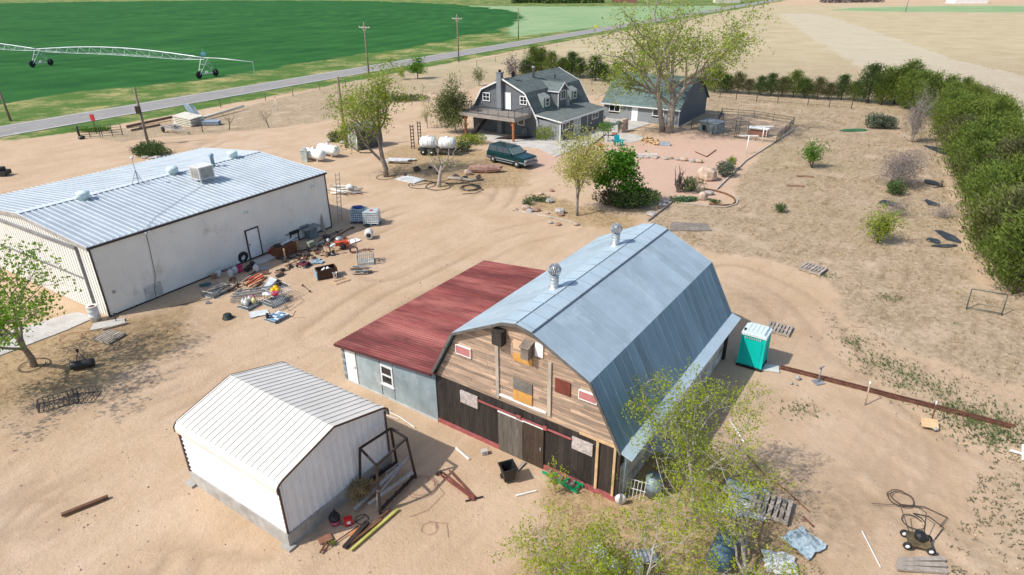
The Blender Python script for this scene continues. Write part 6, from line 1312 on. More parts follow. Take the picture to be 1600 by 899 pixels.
mb = MB(); mb.slab([(-.32, -.2, .12), (.3, -.24, .14), (.34, .18, .3), (-.28, .2, .3)], .05); mb.beam((.3, -.2, 0), (.32, .1, .25), .05, .05); single('tan_board', mb, M('tan_board', (.58, .40, .22), .8, amp=.15), 'small tan board propped up beside the rusty stake', 'board', g(1450, 667), -.25)
for i, (u, v, s) in enumerate(((1246, 593, .12), (1236, 600, .07), (1244, 602, .06), (1460, 672, .1))): rock(u, v, (s, s, s), 200 + i, ('pale stone on the sand below the rusty rails' if i < 3 else 'pale stone under the small tan board'), ROCKG, 'pale stones by the rails')
gf = thing('goal_frame', 'dark pipe gate frame standing on the lawn below the hedge', 'gate frame', g(1537, 488), head(g(1508, 482), g(1563, 492))); L_ = (g(1563, 492) - g(1508, 482)).length; mb = MB()
for x in (-L_ / 2, L_ / 2): mb.tube((x, 0, 0), (x, .25, 1.15), .035, n=6)
mb.tube((-L_ / 2, .25, 1.15), (L_ / 2, .25, 1.15), .03, n=6); mb.tube((-L_ / 2, .02, .1), (L_ / 2, .02, .1), .03, n=6); mb.build('frame', M('dark_green_grey_pipe', (.10, .12, .10), .6, .3), gf)
mb = MB(); mb.beam((-.3, -.25, .08), (.3, .25, .25), .07, .07); mb.beam((-.25, .3, .1), (.2, -.3, .1), .07, .07); single('cross_bars', mb, WHITE, 'white crossed bars at the right edge of the yard', 'bars', g(1596, 712), .3)
# debris right front
def sheet(u, v, sx, sy, az, mat, label, z=.08, crumple=.06, seed=0, name='metal_sheet', tilt=(0, 0)):
    r = random.Random(seed); n = 7; vs = []; fs = []
    for j in range(n + 1):
        for i in range(n + 1):
            x = (i / n - .5) * sx; y = (j / n - .5) * sy
            crumple_ = crumple * .45
            vs.append((x + (r.uniform(-.05, .05) if i in (0, n) else 0), y + (r.uniform(-.06, .06) if j in (0, n) else 0), z + r.uniform(-1, 1) * crumple_ * .5 + x * tilt[0] + y * tilt[1]))
    k = (n + 1) ** 2; vs2 = [(a, b, c - .015) for a, b, c in vs]
    for j in range(n):
        for i in range(n): a = j * (n + 1) + i; fs += [(a, a + 1, a + n + 2, a + n + 1), (k + a + n + 1, k + a + n + 2, k + a + 1, k + a)]
    mb = MB(); mb.add(vs + vs2, fs, .5); return single(name, mb, mat, label, 'sheet', g(u, v), az)
PSHEET = M('leaf_shadow_pale_sheet', (.66, .68, .67), .6, .1, amp=.15, scale=5, dirt=(.30, .30, .27), dirtamt=.42)  # dark spots paint leaf shadow into the colour; the barrel reuses it
BSHEET = M('leaf_shadow_blue_sheet', (.42, .52, .56), .6, .1, amp=.2, scale=6, dirt=(.14, .16, .16), dirtamt=.45)  # same leaf shadow spots painted into the blue colour
BLUES = M('blue_steel_sheet', (.10, .18, .27), .45, .3, amp=.3, scale=3)
sheet(1037, 722, 1.1, .9, -.5, PSHEET, 'white shadow-spotted sheet leaning over the blue barrel at the barn corner', .75, .12, 1, tilt=(.1, -.1)); sheet(1165, 772, 1.5, .75, -.5, BSHEET, 'pale blue sheet at the top of the pile beside the pallet', .14, .05, 2)
sheet(1166, 797, 1.2, .9, -.35, PSHEET, 'white shadow-spotted sheet in the middle of the pile beside the pallet', .1, .1, 3); sheet(1140, 800, .7, .5, -.7, PSHEET, 'small white shadow-spotted sheet left of the pile beside the pallet', .08, .1, 7); sheet(1255, 850, 1.0, 1.0, .55, BSHEET, 'pale blue square sheet lying in the bottom right weeds', .1, .1, 4); sheet(1219, 884, 1.0, .9, -.2, PSHEET, 'white shadow-spotted square sheet at the bottom edge right of the blue barrel', .1, .12, 5)
mb = MB(); mb.beam(g(1165, 768, .1), g(1200, 782, .1), .12, .06); single('white_board', mb, WHITE, 'white board lying across the pale blue sheet', 'board')
bd = thing('blue_drum', 'blue steel drum lying under the leaning young tree', 'drum', g(1127, 872), head(g(1115, 895), g(1135, 850))); mb = MB(); mb.lathe([(.0, -.62), (.36, -.62), (.38, -.6), (.36, -.2), (.38, -.18), (.36, -.16), (.36, .2), (.38, .22), (.36, .24), (.38, .6), (.36, .62), (.0, .62)], (0, 0, .38), 24, axis='x'); mb.build('drum', BLUES, bd)
bd2 = thing('blue_drum', 'upright blue steel drum under the white shadow-spotted sheet', 'drum', g(1020, 772)); mb = MB(); mb.lathe([(.0, 0), (.3, 0), (.3, .35), (.315, .37), (.3, .39), (.3, .8), (.0, .8)], n=20); mb.build('drum', M('grey_blue_drum', (.22, .29, .33), .5, .3), bd2)
cv = thing('roof_sheet', 'corrugated galvanised offcut at the bottom edge under the wide young tree', 'sheet', g(1000, 878), .1); mb = MB()
for k in range(12): mb.slab([(-.3 + k * .07, -.22, .2 + .05 * (k % 2)), (-.23 + k * .07, -.22, .2 + .05 * ((k + 1) % 2)), (-.23 + k * .07, .25, .25 + .05 * ((k + 1) % 2)), (-.3 + k * .07, .25, .25 + .05 * (k % 2))], .012)
mb.build('sheet', STEEL, cv); mb = MB(); mb.bx(-.25, -.05, -.5, -.3, 0, .3); mb.build('white_bucket', WHITE, cv)
sheet(948, 880, 1.3, .45, -.95, PSHEET, 'crumpled white sheet at the bottom edge under the wide young tree', .2, .3, 9)
mb = MB(); mb.path([g(1140, 655, .03), g(1163, 692, .05)], .035, 6); single('white_pipe', mb, WHITE, 'short white pipe on the sand beside the young tree', 'pipe'); mb = MB(); mb.path([g(1168, 712, .02), g(1195, 742, .03), g(1230, 768, .02), g(1265, 800, .02)], .025, 5); single('dark_pipe', mb, WOODBRN, 'long thin dark pipe lying on the sand right of the young tree', 'pipe')
mb = MB(); mb.path([g(1347, 830, .02), g(1376, 887, .02)], .018, 5); single('white_rod', mb, WHITE, 'thin white rod on the sand at the bottom right', 'rod'); mb = MB(); mb.path([g(1255, 808, .06), g(1270, 822, .08)], .04, 5); single('rusty_bar', mb, RUST, 'short rusty bar above the pale blue square sheet', 'bar')
wh = thing('spool', 'white wheel of hose lying at the front corner of the barn', 'spool', g(969, 788)); mb = MB(); mb.lathe([(.06, -.04), (.2, -.05), (.2, .05), (.06, .04)], (0, 0, .25), 18, axis='y', cap=False); mb.build('wheel', WHITE, wh); mb = MB(); mb.bx(-.05, .05, -.05, .05, 0, .45); mb.build('hub', GREYMET, wh)
mb = MB()
for k in range(7): mb.tube((-.45 + k * .13, 0, 0), (-.42 + k * .13, .15, .75), .012, n=4)
mb.tube((-.45, .08, .4), (.4, .08, .4), .012, n=4); mb.tube((-.45, .15, .75), (.4, .15, .75), .012, n=4); single('wire_rack', mb, WHITE, 'white wire rack leaning at the front corner of the barn', 'rack', g(990, 780), -.4)
mb = MB(); mb.tube((0, 0, 0), (0, 0, 2.1), .045, n=8); single('downpipe', mb, BLUEROOF, 'blue grey downpipe at the front right corner of the barn', 'pipe', g(972, 779))
mw = thing('lawn_mower', 'black and dull ochre lawn mower wreck at the bottom right', 'lawn mower', g(1432, 852), -.35); mb = MB(); mb.bx(-.32, .32, -.26, .26, .16, .3); mb.build('deck', M('ochre_deck', (.12, .09, .05), .8, amp=.5, dirt=(.3, .2, .09), dirtamt=.4), mw); mb = MB(); mb.blob((0.02, 0, .42), (.22, .2, .16), r5, 10, .15); mb.build('engine', BLACK, mw)
for x in (-.34, .34):
    for y in (-.28, .28): mb = MB(); mb.lathe([(.0, -.04), (.06, -.045), (.13, -.035), (.14, 0), (.13, .035), (.06, .045), (.0, .04)], (x, y, .14), 14, axis='y', mi=0); wq = mb.build('wheel', RUBBER, mw); mb = MB(); mb.lathe([(.0, -.06), (.07, -.055), (.07, .055), (.0, .06)], (x, y, .14), 12, axis='y'); mb.build('hubcap', WHITE, wq)
mb = MB(); mb.path([(-.25, .26, .3), (-.5, .8, .75), (-.1, .95, .85), (.25, .8, .75), (.2, .26, .3)], .016, 5); mb.build('handle', DKSTEEL, mw)
coil(1408, 780, .38, 1.7, M('brown_hose', (.10, .06, .04), .8), 'brown hose loop above the mower wreck', .018, [(.6, -.4), (1.1, -.9), (.6, -1.3)]); coil(1425, 815, .35, 1.2, DKSTEEL, 'dark cable tangle just above the mower wreck', .016, [(.7, .2), (.9, -.3), (.3, -.8)]); 
mb = MB(); mb.path([g(1362, 787, .05), g(1400, 789, .06), g(1440, 792, .04)], .014, 4); single('thin_rod', mb, DKSTEEL, 'thin dark rod lying across the brown hose loop', 'rod')
for i in range(3): mb = MB(); mb.beam((-.75, 0, .05), (.75, .1, .05), .16, .09); single('plank', mb, WOODGREY, ('uppermost', 'middle', 'lowest')[i] + ' of three grey planks below the mower wreck', 'plank', g(1440, 878 + i * 8), -.05 - .06 * i)
# ------------------------------------------------------------------ between shed and barn
tc_ = thing('trash_bin', 'black wheeled trash bin standing open before the barn doors', 'trash bin', g(794, 750), .35); mb = MB()
def tub(mb, w0, d0, w1, d1, z0, z1, t=.03, var=.5, mi=0):
    o0 = [(-w0, -d0, z0), (w0, -d0, z0), (w0, d0, z0), (-w0, d0, z0)]; o1 = [(-w1, -d1, z1), (w1, -d1, z1), (w1, d1, z1), (-w1, d1, z1)]
    i1 = [(-w1 + t, -d1 + t, z1), (w1 - t, -d1 + t, z1), (w1 - t, d1 - t, z1), (-w1 + t, d1 - t, z1)]; i0 = [(-w0 + t, -d0 + t, z0 + t), (w0 - t, -d0 + t, z0 + t), (w0 - t, d0 - t, z0 + t), (-w0 + t, d0 - t, z0 + t)]
    fs = [(3, 2, 1, 0)]
    for k in range(4): j = (k + 1) % 4; fs += [(k, j, 4 + j, 4 + k), (4 + k, 4 + j, 8 + j, 8 + k), (8 + k, 8 + j, 12 + j, 12 + k)]
    fs.append((12, 13, 14, 15)); mb.add(o0 + o1 + i1 + i0, fs, var, mi)
tub(mb, .19, .19, .27, .27, .08, .68); mb.bx(-.3, .3, -.3, -.27, .62, .69); mb.bx(-.3, .3, .27, .3, .62, .69); mb.bx(-.3, -.27, -.27, .27, .62, .69); mb.bx(.27, .3, -.27, .27, .62, .69); mb.build('body', BLACK, tc_)
for x in (-.2, .2): mb = MB(); mb.lathe([(.0, -.03), (.09, -.03), (.09, .03), (.0, .03)], (x, .2, .09), 12, axis='x'); mb.build('wheel', RUBBER, tc_)
for (p, q, w_, lb, mt) in (((806, 737), (820, 722), .12, 'grey plank leaning behind the black trash bin', WOODGREY), ((806, 775), (838, 767), .05, 'white thin stick on the ground right of the black trash bin', WHITE), ((712, 700), (733, 718), .06, 'white thin stick on the ground left of the grey block', WHITE)): mb = MB(); mb.beam(g(*p, .03), g(*q, .03), w_, .05); single('stick', mb, mt, lb, 'stick')
mb = MB(); mb.bx(-.12, .12, -.1, .1, 0, .18); mb.bx(-.05, .05, -.11, -.09, .05, .13, .1); single('block', mb, CONC, 'small grey block lying before the barn wall', 'block', g(757, 709), .3)
gp = thing('green_ladder', 'green fibreglass step ladder lying along the barn base', 'ladder', g(848, 740), head(g(848, 740), g(902, 772))); GRN = M('green_fibreglass', (.0, .30, .12), .5, amp=.15); L_ = (g(848, 740) - g(902, 772)).length
for y in (-.02, .42): mb = MB(); mb.beam((0, y, .1), (L_, y * .9, .1), .05, .12); mb.build('side_rail', GRN, gp)
for k in range(6): mb = MB(); mb.bx(.15 + k * L_ / 6.3, .24 + k * L_ / 6.3, .0, .4, .1, .14); mb.build('rung', GRN if k % 2 else STEEL, gp)
pa, pb_ = g(686, 742), g(741, 783); pp = thing('steel_posts', 'bundle of rusty red fence posts on the sand before the barn', 'fence posts', pa, head(pa, pb_)); L_ = (pb_ - pa).length; REDP = M('red_brown_primer', (.20, .06, .045), .8, amp=.35)
for k, (y0, y1) in enumerate(((.0, .0), (.12, .05), (.35, .1))): mb = MB(); mb.beam((.1 * k, y0, .05 + .03 * k), (L_ - .05 * k, y1, .05), .05, .05); mb.bx(L_ - .25, L_ - .05, y1 - .07, y1 + .07, .02, .05); mb.build('post', REDP, pp)
mb = MB(); mb.beam((-.05, -.12, .06), (.0, .15, .06), .09, .06); mb.build('crossbar', DKSTEEL, pp); mb = MB(); mb.beam((L_ - .2, -.25, .04), (L_ + .1, .35, .04), .04, .04); mb.build('crossbar', DKSTEEL, pp)
coil(657, 760, .55, 2.2, M('pinkish_wire', (.38, .22, .17), .8), 'tangle of thin pinkish wire on the sand beside the steel rack', .008, [(.9, -.4), (.4, -1.2), (-.2, -1.5)], 'wire_tangle', 'wire'); coil(670, 826, .3, 1.3, M('pinkish_wire', (.38, .22, .17)), 'loose loop of thin wire on the sand at the bottom', .008, [(.6, .2), (.7, -.4)], 'wire_tangle', 'wire'); coil(566, 812, .2, 1.2, BLACK, 'black cord loop beside the red fuel can', .012, [(-.4, -.3), (-.7, -.2)], 'cord', 'cord')
# steel rack
so_ = Vector((math.cos(DYAW), -math.sin(DYAW), 0)) * .32; q_ = [g(553, 762) + so_, g(589, 800) + so_ * .5, g(645, 744) + so_ * .5, g(611, 722) + so_]; tops = [(-.0, 0, 1.75), (0, 0, 1.85), (0, 0, 1.85), (0, 0, 1.75)]; o = q_[0]
sr_ = thing('steel_rack', 'tall dark brown steel rack frame standing against the white shed', 'rack', o); cenr = sum(q_, Vector()) / 4
B4 = [p - o for p in q_]; T4 = []
for p, (u, v) in zip(q_, ((556, 699), (578, 714), (628, 674), (604, 659))): T4.append(p.lerp(cenr, .2) - o + Vector((0, 0, 1.95)))
for b, t in zip(B4, T4): mb = MB(); mb.beam(b, t, .08, .08); mb.build('leg', DKSTEEL, sr_)
for i, j in ((0, 1), (1, 2), (2, 3), (3, 0)): mb = MB(); mb.beam(T4[i], T4[j], .07, .07); mb.build('top_bar', DKSTEEL, sr_)
for i, j in ((1, 2), (3, 0)):
    mb = MB(); mb.beam(B4[i] + Vector((0, 0, .15)), B4[j] + Vector((0, 0, .15)), .08, .1); 
    for k in range(9): p = B4[i].lerp(B4[j], k / 9) + Vector((0, 0, .1)); mb.beam(p, B4[i].lerp(B4[j], (k + 1) / 9) + Vector((0, 0, .3 if k % 2 else .05)), .03, .03)
    mb.build('base_bar', DKSTEEL, sr_)
mb = MB(); mb.beam(B4[0] + Vector((.05, -.02, 0)), B4[0].lerp(T4[0], .55), .05, .05); mb.build('brace', WOODGREY, sr_); mb = MB(); mb.beam(B4[1].lerp(B4[0], .15), B4[1].lerp(T4[1], .5) , .09, .09); mb.build('brace', WOODGREY, sr_)
for k, (p, q) in enumerate((((553, 797, .15), (632, 722, .5)), ((576, 788, .3), (645, 738, .4)), ((590, 775, .35), (640, 712, .6)), ((600, 760, .3), (626, 738, .35)))):
    mb = MB(); mb.beam(g(*p), g(*q), .11 if k < 2 else .04, .07 if k < 2 else .04); single('grey_pipe' if k > 1 else 'grey_channel', mb, M('grey_alu', (.38, .38, .37), .6, .2, amp=.2), ('long grey channel running out of the dark steel rack', 'second grey channel resting on the rack base bar', 'thin grey pipe sticking up out of the rack', 'short thin grey pipe inside the rack')[k], 'metal profile')
mb = MB(); mb.path([g(606, 750, .35), g(603, 738, .5), g(615, 730, .5), g(625, 722, .55)], .02, 5); single('bent_tube', mb, M('grey_alu', (.38, .38, .37)), 'bent grey tube lying on the channels in the rack', 'tube')
sv = thing('shop_vacuum', 'black and pink shop vacuum at the foot of the white shed', 'vacuum', g(524, 818)); mb = MB(); mb.lathe([(.0, .03), (.17, .03), (.19, .12), (.18, .2)], n=16); mb.build('tank', M('pink_red_plastic', (.40, .08, .13), .5), sv); mb = MB(); mb.lathe([(.19, .2), (.2, .3), (.15, .42), (.0, .46)], n=16); mb.path([(.0, -.1, .4), (0, -.12, .55), (0, .1, .55), (0, .1, .42)], .025, 6); mb.build('head', BLACK, sv)
gc = thing('fuel_can', 'red fuel can with white label beside the shop vacuum', 'fuel can', g(545, 819), .4); mb = MB(); mb.extrude([(-.14, 0), (.14, 0), (.14, .24), (.08, .3), (-.1, .3), (-.14, .25)], -.09, .09); mb.path([(-.08, 0, .3), (-.08, 0, .36), (.06, 0, .36), (.06, 0, .3)], .016, 5); mb.lathe([(.04, .28), (.035, .35), (.0, .36)], (.1, 0, 0), 8); mb.build('can', RED, gc); mb = MB(); mb.bx(-.06, .06, -.094, -.088, .08, .2); mb.build('label', WHITE, gc)
for (p, q, w_, h_, mt, lb) in (((548, 860), (622, 796), .09, .07, M('yellow_green_board', (.42, .40, .10), .7), 'long yellow green board, outermost of the boards by the shed'), ((538, 856), (574, 816), .16, .1, DKSTEEL, 'thick dark board in the pile of boards by the shed'), ((546, 850), (596, 812), .1, .06, WOODBRN, 'brown board between the dark and yellow green boards'), ((548, 838), (572, 818), .16, .06, M('orange_brown_board', (.42, .15, .05), .8, amp=.3), 'short orange brown board closest to the fuel can'), ((502, 862), (560, 822), .03, .03, RUST, 'thin rusty rod along the pile of boards'), ((580, 822), (610, 795), .06, .05, RUST, 'thin rusty bar at the far end of the boards'), ((498, 847), (518, 838), .3, .04, M('brown_scrap', (.28, .13, .08), .85, amp=.3), 'flat brown scrap board nearest the shed corner'), ((500, 864), (510, 848), .06, .05, WOODBRN, 'short dark stick below the flat scrap board')): mb = MB(); mb.beam(g(*p, .05), g(*q, .05), w_, h_); single('board', mb, mt, lb, 'board')
bush('ground_plant', 'tiny yellow green weed among the boards by the shed', g(519, 851), .15, .12, .15, L_YEL, 90, .07, 131, 'plant')
mb = MB(); mb.beam(g(96, 805, .06), g(169, 776, .06), .14, .1); single('beam', mb, M('dark_brown_beam', (.13, .065, .035), .85, amp=.3), 'single dark brown beam lying alone on the sand at bottom left', 'beam')
mb = MB(); mb.path([g(600, 640, .02), g(625, 652, .03), g(648, 668, .02)], .02, 5); mb.path([g(612, 640, .02), g(600, 648, .03), g(622, 655, .02)], .015, 5); single('rope', mb, WHITE, 'white cord lying between shed and red lean-to', 'cord')
def cage(u, v, L_, W_, H_, az, label, mat, n=6, name='wire_cage', base=None, z=0., r=.012):
    t = thing(name, label, 'wire cage', g(u, v) + Vector((0, 0, z)), az); mb = MB()
    for k in range(n + 1):
        x = -L_ / 2 + L_ * k / n
        for y in (-W_ / 2, W_ / 2): mb.tube((x, y, 0), (x, y, H_), r, n=4)
        mb.tube((x, -W_ / 2, 0), (x, W_ / 2, 0), r, n=4)
    m = max(2, int(n * W_ / L_))
    for k in range(m + 1):
        y = -W_ / 2 + W_ * k / m
        for x in (-L_ / 2, L_ / 2): mb.tube((x, y, 0), (x, y, H_), r, n=4)
    for z_ in ([0, H_ / 2, H_] if H_ > .35 else [0, H_]):
        for y in (-W_ / 2, W_ / 2): mb.tube((-L_ / 2, y, z_), (L_ / 2, y, z_), r * 1.3, n=4)
        for x in (-L_ / 2, L_ / 2): mb.tube((x, -W_ / 2, z_), (x, W_ / 2, z_), r * 1.3, n=4)
    mb.build('wire_frame', mat, t)
    if base: mb = MB(); mb.bx(-L_ / 2, L_ / 2, -W_ / 2, W_ / 2, .0, .1); mb.build('base_tray', base, t)
    return t
CW = M('dark_wire', (.05, .055, .06), .6, .3); LW = M('light_wire', (.48, .49, .49), .45, .5)
cage(92, 630, 1.5, .75, .28, .55, 'left of two dark wire cages lying flat on the sand', CW, 8); cage(130, 622, 1.2, .85, .3, .1, 'right of two dark wire cages lying flat on the sand', CW, 7)
wb_ = thing('lawn_sweeper', 'black lawn sweeper with upright handle beside the bottom left tree', 'lawn sweeper', g(131, 575), .35); mb = MB(); mb.lathe([(.0, -.5), (.2, -.5), (.22, -.4), (.22, .4), (.2, .5), (.0, .5)], (0, 0, .22), 14, axis='x'); mb.build('drum', BLACK, wb_); mb = MB(); mb.tube((-.2, 0, .4), (-.05, .1, .9), .02, n=6); mb.tube((.2, 0, .4), (-.05, .1, .9), .02, n=6); mb.box((-.05, .1, .95), (.12, .06, .14)); mb.tube((-.5, -.1, .1), (-1.0, -.3, .02), .02, n=5); mb.build('handle', DKSTEEL, wb_)
br = thing('barrel', 'white rusty topped barrel at the front corner of the workshop', 'barrel', g(150, 500)); mb = MB(); mb.lathe([(.0, 0), (.28, 0), (.28, .28), (.295, .3), (.28, .32), (.28, .58), (.295, .6), (.28, .62), (.28, .86), (.3, .88), (.27, .88), (.0, .84)], n=20); mb.build('drum', PSHEET, br); mb = MB(); mb.lathe([(.0, .842), (.265, .85), (.265, .86), (.0, .87)], n=20); mb.build('rusty_lid', RUST, br)
mb = MB(); mb.slab([(-.8, -.45, .04), (.9, -.35, .04), (.8, .4, .04), (-.7, .4, .04)], .1); single('slab', mb, CONC, 'pale concrete slab at the corner of the workshop', 'slab', g(168, 507), .4); mb = MB(); mb.beam(g(160, 515, .05), g(200, 504, .05), .1, .08); single('plank', mb, WOODGREY, 'grey plank beside the slab at the workshop corner', 'plank'); mb = MB(); mb.tube((0, 0, 0), (0, 0, .55), .025, n=6); mb.bx(-.06, .06, -.02, .02, .5, .55); mb.tube((0, 0, .45), (.12, -.05, .38), .018, n=5); single('water_tap', mb, DKSTEEL, 'dark standing water tap near the workshop corner', 'tap', g(182, 503))
mb = MB(); mb.path([g(265, 480, .02), g(330, 466, .03), g(370, 452, .02)], .02, 4); single('dark_pole', mb, DKSTEEL, 'thin dark pole on the ground along the workshop wall', 'pole')
# ------------------------------------------------------------------ clutter along the workshop
ty = thing('tyre', 'black tyre leaning on the workshop wall left of the door', 'tyre', g(381, 410), 0); mb = MB(); R = Matrix.Rotation(-SYAW, 3, 'Z') @ Matrix(((0, .25, .97), (1, 0, 0), (0, .97, -.25))); mb.lathe([(.2, -.1), (.34, -.12), (.39, -.06), (.39, .06), (.34, .12), (.2, .1)], (0, 0, .38), 20, R=R, cap=False); mb.lathe([(.2, .1), (.18, 0), (.2, -.1)], (0, 0, .38), 20, R=R, cap=False); mb.build('tread', RUBBER, ty)
mb = MB(); mb.slab([(-.75, -.4, .1), (.75, -.4, .1), (.75, .4, .1), (-.75, .4, .1)], .12); single('door_step', mb, CONC, 'grey slab step in front of the white workshop door', 'step', g(413, 407), PI / 2 - SYAW)
def gasbottle(u, v, s, mat, label):
    t = thing('gas_bottle', label, 'gas bottle', g(u, v)); mb = MB(); mb.lathe([(.13, 0), (.13, .03), (.155, .06), (.16, .25), (.14, .34), (.0, .38)], n=16); mb.lathe([(.08, .36), (.08, .46), (.07, .46), (.07, .36)], n=12, cap=False); mb.build('bottle', mat, t); mb = MB(); mb.lathe([(.03, .37), (.03, .44), (.0, .45)], n=8); mb.build('valve', GREYMET, t); t.scale = (s, s, s)
GB = M('pale_grey_bottle', (.55, .56, .56), .5)
gasbottle(343, 432, 1.1, GB, 'pale gas bottle, second from the left by the workshop wall'); gasbottle(361, 432, 1.1, GB, 'pale gas bottle in front of the pink plastic tub'); gasbottle(368, 427, 1.1, GB, 'pale gas bottle touching the pink plastic tub'); gasbottle(401, 424, 1.1, GB, 'pale gas bottle alone on the grey sheet')
mb = MB(); mb.lathe([(.14, 0), (.17, .3), (.18, .3), (.15, .28), (.0, .1)], n=14); single('bucket', mb, M('tan_bucket', (.45, .33, .2), .8), 'brown white bucket, leftmost along the workshop wall', 'bucket', g(334, 435)); mb = MB(); tub(mb, .2, .2, .28, .28, 0, .32); single('tub', mb, M('pink_tub', (.5, .04, .13), .5), 'pink red plastic tub by the workshop wall', 'tub', g(373, 424), .3)
mb = MB(); mb.slab([(-.5, -.3, .03), (.5, -.3, .03), (.5, .35, .03), (-.4, .3, .03)], .03); single('grey_sheet', mb, GREYMET, 'grey flat sheet under the lone gas bottle', 'sheet', g(408, 420), .5)
for i, (u, v) in enumerate(((390, 420), (386, 424), (395, 415))): mb = MB(); mb.blob((0, 0, .14), (.22, .16, .15), random.Random(i), 8, .3); single('dark_junk', mb, DKSTEEL, 'dark machine part between the tyre and the lone gas bottle', 'scrap metal', g(u, v), i, 'dark machine parts')
mb = MB(); mb.beam((-.5, 0, .1), (.5, .05, .1), .06, .08); single('plank', mb, WOODGREY, 'pale plank lying across behind the pink tub', 'plank', g(362, 421), .7)
RL = M('red_orange_lumber', (.55, .10, .05), .7, amp=.2)
for i, (p, q, m_) in enumerate((((382, 440), (405, 428), RL), ((386, 443), (410, 430), RL), ((390, 446), (412, 432), RL), ((384, 446), (400, 436), WOODBRN), ((389, 448), (408, 438), M('peach_wood', (.6, .36, .22), .8)), ((397, 450), (417, 433), WOODBRN), ((378, 441), (392, 431), WOODGREY))): mb = MB(); mb.beam(g(*p, .1 + .02 * i), g(*q, .1 + .02 * (i % 3)), .09, .08); single('lumber', mb, m_, 'red brown board in the stack of red boards by the workshop' if m_ in (RL,) else 'brown board in the stack of red boards by the workshop', 'lumber', group='red stacked boards')
# crates of scrap
def crate(u, v, L_, W_, az, label, h=.32, pipes=0, name='crate'):
    t = cage(u, v, L_, W_, h, az, label, M('grey_cage_wire', (.30, .31, .31), .5, .4), 7, name, M('crate_base', (.14, .15, .15), .7), .0, .014); t['category'] = 'crate'; return t
azs = PI / 2 - SYAW
crate(338, 458, 1.25, .9, azs + .15, 'shallow wire crate heaped with pipes, leftmost of the crates', .35)
for k in range(9): p = Vector((rc.uniform(-.4, .4), rc.uniform(-.3, .3), .3 + .02 * k)); a = azs + rc.uniform(-.6, .6); d = Vector((math.cos(a), math.sin(a), 0)) * rc.uniform(.3, .7); mb = MB(); mb.tube(p - d, p + d, .025, n=5); single('scrap_pipe', mb, GREYMET if k % 3 else WOODTAN, 'grey pipe on the leftmost wire crate' if k % 3 else 'tan stick on the leftmost wire crate', 'pipe', g(338, 457), 0, 'scrap on the leftmost crate')
mb = MB(); mb.beam(g(357, 452, .06), g(373, 441, .06), .12, .06); single('plank', mb, WOODGREY, 'pale grey plank pointing away from the leftmost crate', 'plank'); mb = MB(); mb.blob((0, 0, .08), (.25, .2, .1), rc, 9, .2); single('rag', mb, M('yellow_rag', (.5, .42, .1), .8), 'yellow rag behind the leftmost crate', 'rag', g(352, 446)); mb = MB(); mb.blob((0, 0, .06), (.35, .22, .07), rc, 9, .25); single('tarp', mb, M('dark_teal_tarp', (.03, .12, .11), .7), 'dark teal tarp behind the leftmost crate', 'tarp', g(321, 446), .4)
mb = MB(); mb.bx(-.12, .12, -.08, .08, 0, .1); mb.bx(-.05, .05, -.05, .05, .1, .15); single('small_box', mb, M('grey_small_box', (.3, .3, .32), .6), 'small grey box on the sand before the leftmost crate', 'box', g(325, 474), .3); tb_ = thing('black_tub', 'dark round tub upside down on the sand', 'tub', g(356, 497)); mb = MB(); mb.lathe([(.3, 0), (.3, .03), (.25, .05), (.22, .22), (.2, .24), (.0, .24)], n=20); mb.build('tub', M('dark_green_black', (.02, .028, .022), .6), tb_)
ld = thing('ladder_stack', 'stack of grey aluminium ladders and profiles behind the crates', 'ladders', g(372, 465), head(g(358, 463), g(416, 455))); ALU = M('dull_aluminium', (.42, .42, .41), .45, .5, amp=.15)
for k in range(3):
    mb = MB(); z = .06 + k * .1
    for y in (-.25 + k * .12, .15 + k * .12): mb.beam((-.4 + .1 * k, y, z), (2.4 - .15 * k, y, z), .05, .08)
    for j in range(7): mb.tube((.0 + j * .34, -.25 + k * .12, z), (.0 + j * .34, .15 + k * .12, z), .018, n=5)
    mb.build('ladder', ALU, ld)
mb = MB(); mb.beam((.6, -.5, .06), (-.4, -.55, .05), .06, .06); mb.beam((.8, -.6, .06), (-.3, -.68, .05), .06, .06); mb.build('profile', ALU, ld)
crate(391, 478, 1.05, .85, azs + .1, 'shallow wire crate of pale plastic jugs, middle one', .22)
for i, (dx, dy, c_, lb) in enumerate(((-.3, -.1, (.7, .7, .68), 'white'), (-.1, .1, (.68, .62, .5), 'cream'), (.15, -.22, (.68, .62, .3), 'pale yellow'), (.12, .12, (.7, .66, .6), 'ivory'), (.33, .12, (.5, .12, .2), 'pink red'), (-.28, .15, (.6, .6, .6), 'grey white'))):
    mb = MB(); mb.lathe([(.0, 0), (.13, .0), (.14, .25), (.08, .32), (.04, .34), (.04, .4), (.0, .4)], n=12); ca_, sa_ = math.cos(azs), math.sin(azs); single('plastic_jug', mb, M('jug_' + lb.replace(' ', '_'), c_, .5), lb + ' plastic jug in the middle wire crate', 'jug', g(391, 477) + Vector((dx * ca_ - dy * sa_, dx * sa_ + dy * ca_, .12)))
crate(430, 472, 1.25, 1.05, azs, 'taller stack of wire crates under the yellow containers', .42); cage(436, 466, 1.2, 1.0, .3, azs - .1, 'upper wire basket lying on the stack of crates', LW, 7, 'wire_basket', None, .44)
for (dx, dy, dz, c_, lb) in ((-.12, .15, .62, (.75, .42, .0), 'yellow orange round container, left one on the stacked crates'), (.12, .2, .62, (.78, .55, .0), 'yellow round container, right one on the stacked crates'), (0, .32, .72, (.75, .48, .0), 'yellow round container at the back of the stacked crates')): mb = MB(); mb.lathe([(.0, -.13), (.12, -.1), (.17, 0), (.12, .1), (.0, .13)], n=14); single('yellow_container', mb, M('yellow_plastic', c_, .45), lb, 'container', g(431, 470) + Vector((dx, dy, dz)))
